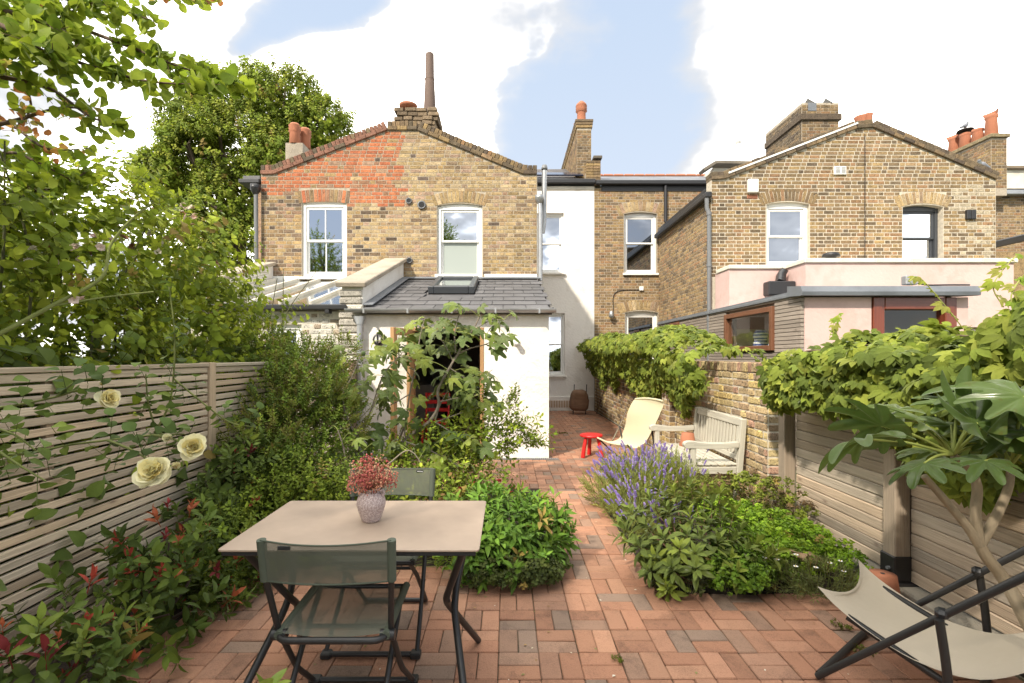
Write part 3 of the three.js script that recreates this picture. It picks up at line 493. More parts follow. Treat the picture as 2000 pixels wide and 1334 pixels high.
  mesh('downpipe', mb().tube([V3(-2.12, 2.05, -6.95), V3(-2.12, 1.94, -6.95)], (t) => 0.09 - 0.04 * t, 14, WHITE, false).tube([V3(-2.12, 1.96, -6.95), V3(-2.12, 0.0, -6.95)], 0.042, 14, WHITE, false).tube([V3(-2.12, 1.55, -6.95), V3(-2.12, 1.52, -6.95)], 0.05, 14, WHITE, false).tube([V3(-2.12, 0.75, -6.95), V3(-2.12, 0.72, -6.95)], 0.05, 14, WHITE, false), M.galv, h);
  // oak frame and open door leaf
  mesh('door_frame', mb().aabb(door.u1 - 0.055, 0.02, -Z - 0.16, door.u1 - 0.001, 1.9, -Z + 0.012, 0.004).aabb(door.u0 + 0.001, 0.02, -Z - 0.16, door.u0 + 0.055, 1.9, -Z + 0.012, 0.004).aabb(door.u0 + 0.056, 1.845, -Z - 0.16, door.u1 - 0.056, 1.899, -Z + 0.012, 0.004), M.oak, h);
  mesh('threshold', mb().aabb(door.u0 - 0.04, -0.01, -Z - 0.2, door.u1 + 0.04, 0.03, -Z + 0.05, 0.005), M.stone, h);
  {
    const A = V3(door.u0 + 0.03, 0, -Z + 0.03), B = V3(-1.53, 0, -6.42), d = B.clone().sub(A), w = d.length(), m = new THREE.Matrix4().makeBasis(d.clone().normalize(), V3(0, 1, 0), d.clone().normalize().cross(V3(0, 1, 0))).setPosition(A);
    const q = mb(); q.box(m.clone().multiply(T(0.05, 0.95, 0)), 0.1, 1.84, 0.055, 0.004).box(m.clone().multiply(T(w - 0.05, 0.95, 0)), 0.1, 1.84, 0.055, 0.004).box(m.clone().multiply(T(w / 2, 1.82, 0)), w - 0.202, 0.1, 0.054, 0.004).box(m.clone().multiply(T(w / 2, 0.12, 0)), w - 0.202, 0.18, 0.054, 0.004);
    const leaf = mesh('door', q, M.oak, h); leaf.userData.label = 'orange oak glazed door leaf standing open';
    mesh('pane', mb().box(m.clone().multiply(T(w / 2, 1.0, 0)), w - 0.2, 1.6, 0.008), M.clear, leaf);
    mesh('handle', mb().tube([m.clone().multiply(T(w - 0.05, 1.0, 0.03)), m.clone().multiply(T(w - 0.05, 1.0, 0.08)), m.clone().multiply(T(w - 0.17, 1.0, 0.08))].map((q) => V3(0, 0, 0).setFromMatrixPosition(q)), 0.009, 8, WHITE, false), M.chrome, leaf);
  }
  // linear drain along the foot of the wall
  const dr = mb(); dr.aabb(-0.7, -0.02, -Z + 0.03, 0.74, 0.002, -Z + 0.11); const drain = mesh('drain', dr, M.black, h);
  const slots = mb(); for (let k = 0; k < 48; k++) slots.aabb(-0.69 + k * 0.0297, 0.003, -Z + 0.035, -0.69 + k * 0.0297 + 0.014, 0.008, -Z + 0.105); slots.aabb(-0.7, 0.003, -Z + 0.025, 0.74, 0.009, -Z + 0.034).aabb(-0.7, 0.003, -Z + 0.106, 0.74, 0.009, -Z + 0.115); stuff(mesh('grate', slots, M.greyPipe, drain));
  // party parapet between the two wings, with a stone coping
  const p0 = V3(-2.25, 2.56, -7.0), p1 = V3(-2.25, 3.46, -9.78);
  const side = new THREE.Shape([[7.02, 1.2], [9.79, 1.2], [9.79, 3.40], [7.02, 2.50]].map((p) => new THREE.Vector2(p[0], p[1])));
  mesh('parapet', new THREE.ExtrudeGeometry(side, { depth: 0.3, bevelEnabled: false }).rotateY(Math.PI / 2).translate(-2.40, 0, 0), M.render, h);
  const cs = [[6.93, 7.6], [7.6, 8.35], [8.35, 9.1], [9.1, 9.78]];
  cs.forEach(([a, b], k) => { const Y = (q) => 2.53 + (q - 7.0) * 0.324; mesh('coping_stone', mb().bar(V3(-2.25, Y(a), -a - 0.003), V3(-2.25, Y(b), -b + 0.003), 0.44, 0.075, 0.012, [1, 1, 1].map((v) => v * (0.9 + 0.07 * k)), V3(0, 1, 0), [k, 0]), M.stone, h); });
}
for (const [label, cat, name, fn] of [
  ['black bulkhead lamp with bars on the white wall beside the door', 'wall lamp', 'bulkhead_lamp', (g) => { const p = V3(-1.86, 1.72, -7.0); mesh('lamp_body', lathe([[0, 0], [0.085, 0], [0.09, 0.03], [0.07, 0.07], [0, 0.075]], 20).rotateX(Math.PI / 2).translate(p.x, p.y, p.z - 0.028), M.black, g); mesh('glass_dome', new THREE.SphereGeometry(0.05, 16, 10).scale(1, 1, 0.7).translate(p.x, p.y, p.z + 0.04), M.white, g); mesh('guard_bar', mb().aabb(p.x - 0.012, p.y - 0.075, p.z + 0.07, p.x + 0.012, p.y + 0.075, p.z + 0.085, 0.003), M.black, g); }],
  ['small white round wall light on the plain white wall right of the door', 'wall lamp', 'wall_light', (g) => { const p = at(1008, 668, 7.0); mesh('backplate', lathe([[0, 0], [0.055, 0], [0.055, 0.02], [0, 0.02]], 20).rotateX(Math.PI / 2).translate(p.x, p.y, -7.029), M.white, g); mesh('shade', lathe([[0, 0.02], [0.035, 0.02], [0.042, 0.13], [0.034, 0.14], [0, 0.14]], 20).rotateX(Math.PI / 2).translate(p.x, p.y, -7.029), M.white, g); }],
]) fn(thing(name, label, cat));
{ // red chair just inside the door
  const c = thing('red_chair', 'red painted wooden chair seen through the open door', 'chair'), X = -1.15, Zc = 7.75;
  mesh('seat', mb().aabb(X - 0.2, 0.43, -Zc - 0.2, X + 0.2, 0.46, -Zc + 0.2, 0.008), M.red, c);
  for (const sx of [-1, 1]) for (const sz of [-1, 1]) mesh('leg', mb().bar(V3(X + sx * 0.19, 0.016, -Zc + sz * 0.19), V3(X + sx * 0.17, 0.43, -Zc + sz * 0.17), 0.03, 0.03, 0.004, WHITE, V3(0, 0, 1)), M.red, c);
  for (const sx of [-1, 1]) mesh('back_post', mb().bar(V3(X + sx * 0.18, 0.461, -Zc - 0.18), V3(X + sx * 0.19, 0.88, -Zc - 0.24), 0.03, 0.03, 0.004, WHITE, V3(0, 0, 1)), M.red, c);
  for (const y of [0.6, 0.73, 0.85]) mesh('back_slat', mb().aabb(X - 0.165, y - 0.03, -Zc - 0.235, X + 0.165, y + 0.03, -Zc - 0.215, 0.004), M.red, c);
}
// =====================================================================
// GLASS LEAN-TO on the left, white painted brick below
// =====================================================================
{
  const Z = 7.12, h = thing('glass_lean_to', 'lean-to with glazed roof and flaking white painted brick wall', 'extension');
  const f = FRONT(Z), op = [{ u0: -3.48, u1: -3.03, v0: 0.9, v1: 1.95 }], X0 = -4.72, X1 = -2.42;
  wallBody(h, f, [[X0, -0.1], [X0, 2.14], [X1 + 0.15, 2.14], [X1 + 0.15, -0.1]], op, 0.22, M.cream);
  brickWall(h, f, [[-3.75, 1.0], [-3.75, 2.13], [X1 + 0.3, 2.13], [X1 + 0.3, 1.0]], op, { seed: 44, course: 0.08, jitter: 0.014, tilt: 0.03, bevel: 0.012, joint: 0.008, color: (u, v, r) => { const b = u > -2.6; return r() < (b ? 0.5 : 0.86) ? ((q) => [0.70 * q, 0.67 * q, 0.61 * q])(0.9 + 0.15 * r()) : ((q) => [0.44 * q, 0.36 * q, 0.28 * q])(0.8 + 0.5 * r()); } });
  sash(h, T(op[0].u0, op[0].v0, -Z - 0.05), 0.45, 1.05, { seed: 71, glass: M.mirror, sillOut: 0.08 });
  const pierTop = mb(); for (let k = 0; k < 9; k++) pierTop.box(TR(-2.27, 1.55 + k * 0.105, -7.06, 0, (R0() - 0.5) * 0.06, (R0() - 0.5) * 0.04), 0.32 + 0.05 * R0(), 0.1, 0.14, 0.02, ((q) => [0.6 * q, 0.56 * q, 0.5 * q])(0.7 + 0.5 * R0()), [k, k]);
  stuff(mesh('crumbling_pier', pierTop, M.brick, h));
  const y0 = 2.24, Z0 = 7.05, y1 = 3.0, Z1 = 9.72, n = 5;
  const P = (x, t, up = 0) => V3(x, y0 + (y1 - y0) * t + up, -(Z0 + (Z1 - Z0) * t));
  const slant = (t) => X0 + 0.0 * t;
  for (let k = 0; k <= n; k++) { const x = X0 + 0.05 + ((X1 - X0 - 0.05) * k) / n; mesh('glazing_bar', mb().bar(P(x, 0, 0.02), P(x, 1, 0.02), 0.045, 0.06, 0.006), M.cream, h); if (k < n) { const xa = x + 0.023, xb = X0 + 0.05 + ((X1 - X0 - 0.05) * (k + 1)) / n - 0.023; mesh('roof_pane', mb().quad(P(xa, 0), P(xb, 0), P(xb, 1), P(xa, 1)), M.roofGlass, h); } }
  mesh('gutter', mb().bar(V3(X0 - 0.05, 2.19, -7.0), V3(X1 + 0.1, 2.19, -7.0), 0.11, 0.075, 0.012), M.black, h);
  mesh('gutter_bracket', mb().aabb(-2.62, 2.1, -7.06, -2.56, 2.15, -6.93, 0.004), M.black, h);
  const side = new THREE.Shape([[7.0, 0], [9.79, 0], [9.79, 3.33], [7.0, 2.42]].map((p) => new THREE.Vector2(p[0], p[1])));
  mesh('parapet', new THREE.ExtrudeGeometry(side, { depth: 0.26, bevelEnabled: false }).rotateY(Math.PI / 2).translate(-5.0, 0, 0), M.render, h);
  for (let k = 0; k < 4; k++) { const a = 6.95 + k * 0.71, b = a + 0.7, Y = (q) => 2.45 + (q - 7.0) * 0.326; mesh('coping_stone', mb().bar(V3(-4.87, Y(a), -a), V3(-4.87, Y(b), -b), 0.4, 0.07, 0.012, [1, 1, 1].map(() => 0.85 + 0.08 * k), V3(0, 1, 0), [k, 1]), M.stone, h); }
}
// =====================================================================
// MAIN HOUSES behind: white rendered, then brick
// =====================================================================
const ZM = 13.3;
{
  const px = (x) => xAt(x, ZM), py = (y) => yAt(y, ZM), f = FRONT(ZM);
  const h = thing('white_rendered_house', 'tall white rendered house wall with two sash windows, left of the brick terrace', 'house');
  const op = [{ u0: px(1048), u1: px(1101), v0: py(533), v1: py(416) }, { u0: px(1060), u1: px(1103), v0: py(733), v1: py(612) }];
  const xr = px(1160.5);
  wallBody(h, f, [[0.3, -0.1], [0.3, 6.05], [xr, 6.05], [xr, -0.1]], op, 0.3, M.render);
  sash(h, T(op[0].u0, op[0].v0, -ZM - 0.08), op[0].u1 - op[0].u0, op[0].v1 - op[0].v0, { seed: 21, sillOut: 0.16, fw: 0.06, glass: M.mirror, sillMat: M.render });
  sash(h, T(op[1].u0, op[1].v0, -ZM - 0.08), op[1].u1 - op[1].u0, op[1].v1 - op[1].v0, { seed: 22, sillOut: 0.14, fw: 0.05, glass: M.mirrorDark, sillMat: M.render });
  mesh('plinth', mb().aabb(0.9, -0.1, -ZM + 0.002, xr - 0.01, 0.38, -ZM + 0.05, 0.01), M.render, h);
  const vent = mb(); for (let k = 0; k < 14; k++) vent.aabb(1.1 + k * 0.045, 0.08, -ZM + 0.052, 1.1 + k * 0.045 + 0.025, 0.27, -ZM + 0.07); stuff(mesh('vent_slats', vent, M.oak, h));
  mesh('cornice', mb().aabb(0.3, 6.052, -ZM - 0.25, xr, 6.15, -ZM + 0.03, 0.01), M.cream, h);
  mesh('gutter', mb().bar(V3(0.2, 6.25, -ZM + 0.1), V3(xr + 0.02, 6.25, -ZM + 0.1), 0.13, 0.13, 0.02), M.black, h);
  mesh('fascia', mb().aabb(0.3, 6.16, -ZM - 0.2, xr, 6.30, -ZM + 0.03), M.black, h);
  const rf = mesh('roof', mb().bar(V3(0.0, 6.62, -ZM - 1.0), V3(xr - 0.25, 6.62, -ZM - 1.0), 0.02, 0.02), M.slate, h);
  const rows = mb(); for (let k = 0; k < 12; k++) rows.box(TR((0.0 + xr - 0.22) / 2, 6.32 + k * 0.12, -ZM - 0.05 - k * 0.24, 0.44, 0, 0), xr - 0.22, 0.03, 0.3, 0.004, [0.9, 0.85, 0.82]); stuff(mesh('tile_rows', rows, M.slate, rf));
  mesh('solar_panel', mb().box(TR(1.15, 6.62, -ZM - 0.35, 0.44, 0, 0), 1.9, 0.04, 0.7, 0.006), std({ color: lin(0.03, 0.035, 0.06), roughness: 0.15 }), rf);
  // party parapet step and chimney stack
  const st = mesh('party_wall', mb().aabb(xr - 0.22, 6.0, -ZM - 3.2, xr + 0.2, 6.55, -ZM - 0.12), M.mortar, h);
  const r = rng(8);
  for (let k = 0; k < 9; k++) for (let i = 0; i < 2; i++) mesh('brick', mb().box(TR(xr - 0.11 + i * 0.2, 6.22 + k * 0.078, -ZM - 0.1, 0, 0, 0), i ? 0.19 : 0.2, 0.068, 0.14, 0.004, PAL.brown(r), [r(), r()]), M.brick, st);
  mesh('coping', mb().aabb(xr - 0.02, 6.92, -ZM - 0.4, xr + 0.22, 7.0, -ZM + 0.02, 0.01, [0.3, 0.3, 0.3]), M.stone, st);
  const sx = xAt(1127, 13.6), sw = 0.40, sZ = 13.6, sD = 3.6, top = yAt(243, 13.6);
  const stack = mesh('chimney', mb().aabb(sx, 5.9, -sZ - sD, sx + sw, top - 0.1, -sZ), M.mortar, h);
  const bw = (frame, outline, seed, pieces) => brickWall(stack, frame, outline, [], { seed, color: (u, v, q) => PAL.brown(q), pieces });
  bw(T(0, 0, -sZ + 0.002), [[sx - 0.003, 6.0], [sx - 0.003, top - 0.1], [sx + sw + 0.003, top - 0.1], [sx + sw + 0.003, 6.0]], 91, 80);
  bw(FACE_LEFT(sx - 0.002), [[-sZ - sD, 5.9], [-sZ - sD, top - 0.1], [-sZ, top - 0.1], [-sZ, 5.9]], 92, 0);
  for (let k = 0; k < 3; k++) mesh('stack_course', mb().aabb(sx - 0.03 - 0.012 * k, top - 0.098 + k * 0.078, -sZ - sD, sx + sw + 0.03 + 0.01 * k, top - 0.026 + k * 0.078, -sZ + 0.03 + 0.01 * k, 0.006, PAL.brown(r), [k, k]), M.brick, stack);
  for (let k = 0; k < 5; k++) mesh('chimney_pot', lathe(k === 0 ? [[0, 0], [0.14, 0], [0.125, 0.1], [0.12, 0.34], [0.165, 0.36], [0.13, 0.39], [0.165, 0.43], [0.13, 0.46], [0.165, 0.5], [0.14, 0.56], [0.06, 0.64], [0, 0.65]] : [[0, 0], [0.13, 0], [0.11, 0.3], [0.13, 0.34], [0.1, 0.36], [0, 0.36]], 18).translate(sx + 0.16, top + 0.13, -sZ - 0.25 - k * 0.7), M.terracotta, stack);
}
{
  const px = (x) => xAt(x, ZM), py = (y) => yAt(y, ZM), f = FRONT(ZM), x0 = px(1160.8), x1 = 5.6;
  const h = thing('brick_terrace_house', 'brown brick terrace house back wall with slate roof, between white house and right gable', 'house');
  const op = [{ u0: px(1219), u1: px(1283), v0: py(534), v1: py(418), arch: 0.32, rise: 0.05 }, { u0: px(1221), u1: px(1285), v0: 0.9, v1: py(611), arch: 0.32, rise: 0.05 }];
  const out = [[x0, -0.1], [x0, 6.1], [x1, 6.1], [x1, -0.1]];
  wallBody(h, f, out, op, 0.3, M.mortar);
  brickWall(h, f, [[x0, 1.2], [x0, 6.1], [x1, 6.1], [x1, 1.2]], op, { seed: 14, color: (u, v, r) => PAL.brown(r).map((q, i) => q * 1.12), hidden: (a, b) => a > 1388 });
  arch(h, f, op[0].u0 - 0.1, op[0].u1 + 0.1, op[0].v1 - 0.02, 0.1, 0.27, 13, PAL.yellow, 63);
  arch(h, f, op[1].u0 - 0.1, op[1].u1 + 0.1, op[1].v1 - 0.02, 0.1, 0.27, 13, PAL.yellow, 64);
  sash(h, T(op[0].u0, op[0].v0, -ZM - 0.09), op[0].u1 - op[0].u0, op[0].v1 - op[0].v0, { seed: 25, glass: M.mirrorDark, head: 0.07, mid: 0.85, sillOut: 0.16 });
  sash(h, T(op[1].u0, op[1].v0, -ZM - 0.09), op[1].u1 - op[1].u0, op[1].v1 - op[1].v0, { seed: 26, glass: M.mirrorDark, head: 0.07, mid: 0.8, sillOut: 0.16 });
  mesh('fascia', mb().aabb(x0 + 0.2, 6.02, -ZM - 0.2, x1 + 0.4, 6.2, -ZM + 0.03), M.black, h);
  mesh('gutter', mb().bar(V3(x0 + 0.02, 6.22, -ZM + 0.1), V3(x1 + 0.4, 6.22, -ZM + 0.1), 0.13, 0.12, 0.02), M.black, h);
  const rf = mesh('roof', mb().bar(V3(x0 + 0.2, 6.9, -ZM - 1.8), V3(12, 6.9, -ZM - 1.8), 0.02, 0.02), M.slateBlue, h), rows = mb();
  for (let k = 0; k < 15; k++) rows.box(TR((x0 + 0.2 + 10) / 2, 6.28 + k * 0.10, -ZM - 0.05 - k * 0.24, 0.39, 0, 0), 9.8 - x0, 0.02, 0.3, 0.003, ((q) => [q, q, q])(0.9 + 0.2 * R0())); stuff(mesh('slate_rows', rows, M.slateBlue, rf));
  for (let k = 0; k < 20; k++) mesh('ridge_tile', mb().box(TR(x0 + 0.4 + k * 0.36, 7.78, -ZM - 3.6), 0.35, 0.09, 0.2, 0.03), M.terracotta, rf);
  pipe('downpipe', h, M.black, [V3(px(1298), 6.15, -ZM + 0.08), V3(px(1298), 5.15, -ZM + 0.08)], 0.045);
  const lamp = mesh('lamp', lathe([[0, 0], [0.05, 0.01], [0.075, 0.07], [0.06, 0.15], [0.03, 0.2], [0, 0.2]], 14).translate(px(1192), py(622), -ZM + 0.13), M.galv, h);
  mesh('bracket', mb().aabb(px(1192) - 0.02, py(618), -ZM + 0.007, px(1192) + 0.02, py(612), -ZM + 0.1), M.galv, lamp);
  mesh('cable', mb().tube([V3(px(1198), py(612), -ZM + 0.02), V3(px(1199), py(575), -ZM + 0.02), V3(px(1210), py(568), -ZM + 0.02), V3(px(1250), py(566), -ZM + 0.02)], 0.009, 6), M.black, h);
  mesh('sensor_box', mb().aabb(px(1248), py(568), -ZM + 0.007, px(1256), py(560), -ZM + 0.06, 0.008), M.white, h);
}
// =====================================================================
// RIGHT GABLE HOUSE with its long side wall
// =====================================================================
const XS = 4.16;
{
  const Z = 9.9, f = FRONT(Z), px = (x) => xAt(x, Z), py = (y) => yAt(y, Z);
  const h = thing('brown_gable_house', 'brown brick gabled house with white and dark windows, right of the garden', 'house');
  const x0 = XS, x1 = px(1945);
  const line = [[1389, 352], [1416, 350], [1672, 252], [1704, 250], [1918, 340], [1945, 352]].map(([a, b]) => [px(a), py(b)]);
  const out = [[x0, 1.8], ...line, [x1, 1.8]];
  const op = [{ u0: px(1497), u1: px(1581), v0: py(520), v1: py(399), arch: 0.28, rise: 0.05 }, { u0: px(1763), u1: px(1842), v0: py(520), v1: py(404), arch: 0.30, rise: 0.05 }];
  wallBody(h, f, out, op, 0.24, M.mortarPale);
  const color = (u, v, r) => { const X = CX + (u / Z) * F; const c = PAL.brown(r), k = X > 1690 ? 1.12 : 1; if (X > 1840 && r() < 0.3) return [0.5, 0.42, 0.3]; return c.map((q) => q * k); };
  brickWall(h, f, out, op, { seed: 15, color, from: 3.1, joint: 0.0145, course: 0.0757, hidden: (a, b) => b > 512 });
  arch(h, f, op[0].u0 - 0.06, op[0].u1 + 0.06, op[0].v1 - 0.01, 0.08, 0.24, 16, PAL.brown, 66);
  arch(h, f, op[1].u0 - 0.06, op[1].u1 + 0.06, op[1].v1 - 0.01, 0.08, 0.24, 16, PAL.yellow, 67);
  coping(h, f, line, (r) => PAL.sooty(r), { seed: 19, t1: 0.07, t2: 0.09, pitch: 0.16, out: 0.05 });
  { const [a, b] = [line[1], line[2]]; mesh('verge_strip', mb().bar(V3(a[0] + 0.05, a[1] + 0.11, -Z + 0.055), V3(b[0], b[1] + 0.10, -Z + 0.055), 0.012, 0.035), M.white, h); }
  sash(h, T(op[0].u0, op[0].v0, -Z - 0.07), op[0].u1 - op[0].u0, op[0].v1 - op[0].v0, { seed: 35, head: 0.07, fw: 0.075, sill: false, label: 'white sash window of the brown gable' });
  sash(h, T(op[1].u0, op[1].v0, -Z - 0.12), op[1].u1 - op[1].u0, op[1].v1 - op[1].v0, { seed: 36, head: 0.07, mat: M.darkFrame, fw: 0.06, sill: false, label: 'dark grey framed sash window' });
  pipe('cable', h, M.dark, [V3(px(1688), py(262), -Z + 0.02), V3(px(1688), py(505), -Z + 0.02)], 0.008, 6);
  mesh('alarm_box', mb().aabb(px(1458), py(378), -Z + 0.006, px(1478), py(352), -Z + 0.09, 0.012), M.white, h);
  { const v = mesh('air_brick', mb().aabb(px(1459), py(388), -Z, px(1479), py(381), -Z + 0.014, 0.002), M.terracotta, h); const s = mb(); for (let i = 0; i < 7; i++) for (let j = 0; j < 2; j++) s.aabb(px(1460.5) + i * 0.027, py(387) + j * 0.032, -Z + 0.0145, px(1460.5) + i * 0.027 + 0.016, py(387) + j * 0.032 + 0.016, -Z + 0.016); stuff(mesh('vent_holes', s, M.dark, v)); }
  { const v = mesh('vent', mb().aabb(px(1627), py(342), -Z + 0.006, px(1651), py(326), -Z + 0.04, 0.008), M.white, h); const s = mb(); for (let i = 0; i < 5; i++) for (const a of [1630, 1641]) s.aabb(px(a), py(339.5) + i * 0.026, -Z + 0.041, px(a + 8), py(339.5) + i * 0.026 + 0.012, -Z + 0.044); stuff(mesh('vent_slats', s, M.greyPipe, v)); }
  mesh('vent', mb().aabb(px(1884), py(429), -Z + 0.006, px(1892), py(411), -Z + 0.06, 0.006).aabb(px(1893), py(429), -Z + 0.006, px(1902), py(411), -Z + 0.06, 0.006), M.black, h);
  // side wall towards the garden
  const fs = FACE_LEFT(XS), so = [[-ZM + 0.006, 1.8], [-ZM + 0.006, 4.72], [-Z, 4.72], [-Z, 1.8]];
  wallBody(h, fs, [[-ZM + 0.006, 1.8], [-ZM + 0.006, 4.9], [-Z - 0.245, 4.9], [-Z - 0.245, 1.8]], [], 0.24, M.mortar, 'side_wall');
  brickWall(h, fs, so, [], { seed: 16, color: (u, v, r) => PAL.brown(r).map((q) => q * 1.25), pieces: 300 });
  mesh('gutter', mb().bar(V3(XS - 0.08, 4.76, -ZM + 0.05), V3(XS - 0.08, 4.76, -Z + 0.12), 0.13, 0.12, 0.02), M.black, h);
  mesh('fascia', mb().aabb(XS - 0.04, 4.8, -ZM + 0.05, XS + 0.1, 4.98, -Z - 0.25, 0.01), M.black, h);
  const ap = px(1690);
  mesh('roof_slope', mb().bar(V3(XS, 4.86, -11.75), V3(ap, py(258), -11.75), 2.9, 0.1), M.slate, h);
  mesh('roof_slope', mb().bar(V3(x1, 4.86, -11.75), V3(ap, py(258), -11.75), 2.9, 0.1), M.slate, h);
  mesh('side_wall', mb().aabb(x1 - 0.24, 1.8, -13.2, x1, 4.85, -Z - 0.25), M.mortar, h);
  const dp = mb().tube([V3(XS - 0.1, 4.7, -Z + 0.05), V3(XS - 0.1, 4.5, -Z + 0.05), V3(XS - 0.06, 4.4, -Z + 0.06), V3(XS - 0.06, 1.0, -Z + 0.06)], 0.042, 10, WHITE, false);
  for (const y of [2.2, 3.3, 4.35]) dp.tube([V3(XS - 0.06, y, -Z + 0.06), V3(XS - 0.06, y + 0.06, -Z + 0.06)], 0.052, 10, WHITE, false);
  mesh('downpipe', dp, M.greyPipe, h);
  // stack with cowls
  {
    const cz = 11.5, cx0 = xAt(1566, cz), cx1 = xAt(1638, cz), ct = yAt(201, cz);
    const st = mesh('chimney', mb().aabb(cx0, 5.6, -cz - 1.6, cx1, ct, -cz), M.mortar, h);
    brickWall(st, T(0, 0, -cz + 0.002), [[cx0, 5.7], [cx0, ct], [cx1, ct], [cx1, 5.7]], [], { seed: 81, color: (u, v, r) => PAL.brown(r).map((q) => q * 0.85), pieces: 120 });
    brickWall(st, FACE_LEFT(cx0 - 0.002), [[-cz - 1.6, 5.6], [-cz - 1.6, ct], [-cz, ct], [-cz, 5.6]], [], { seed: 82, color: (u, v, r) => PAL.sooty(r), pieces: 60 });
    mesh('stack_course', mb().aabb(cx0 - 0.05, ct - 0.42, -cz - 1.6, cx1 + 0.05, ct - 0.27, -cz + 0.05, 0.01, PAL.sooty(R0)), M.brick, st);
    for (const dx of [0.25, 0.68]) mesh('cowl', new THREE.ConeGeometry(0.2, 0.2, 4, 1).scale(1.05, 1, 0.8).rotateZ(0.25).translate(cx0 + dx, ct + 0.09, -cz - 0.14), std({ color: lin(0.05, 0.048, 0.042), roughness: 0.8 }), st);
    mesh('lead_patch', mb().aabb(cx0 + 0.14, ct - 0.19, -cz + 0.008, cx0 + 0.34, ct, -cz + 0.014), M.lead, st);
  }
  for (const [a, b, s] of [[1693, 238, 1], [1681, 241, 0.8]]) { const z = 11.9; mesh('chimney_pot', lathe([[0, -0.8], [0.13, -0.8], [0.12, 0.1], [0.14, 0.16], [0.11, 0.18], [0.1, 0.1], [0, 0.1]], 16).rotateZ(0.06).translate(xAt(a, z), yAt(b, z), -z), M.terracotta, h); }
}
// neighbouring roofs seen past the gables
{
  const h = thing('white_gable_end', 'small pale parapet roof with white boiler flue left of the brown gable', 'building'), z = 16;
  mesh('wall', mb().aabb(xAt(1392, z), 6.0, -z - 2, xAt(1480, z), yAt(328, z), -z), M.cream, h);
  mesh('coping', mb().bar(V3(xAt(1368, z), yAt(338, z), -z + 0.1), V3(xAt(1392, z), yAt(323, z), -z + 0.1), 0.4, 0.1, 0.01, [0.4, 0.4, 0.4]).bar(V3(xAt(1392, z), yAt(323, z), -z + 0.1), V3(xAt(1490, z), yAt(325, z), -z + 0.1), 0.4, 0.1, 0.01, [0.5, 0.5, 0.5]), M.stone, h);
  mesh('flue', mb().tube([V3(xAt(1456, z), 6.5, -z - 0.5), V3(xAt(1456, z), yAt(268, z), -z - 0.5)], 0.075, 12, WHITE, false).tube([V3(xAt(1456, z), yAt(268, z), -z - 0.5), V3(xAt(1456, z), yAt(263, z), -z - 0.5)], 0.085, 12, [0.5, 0.5, 0.5], false), M.white, h);
}
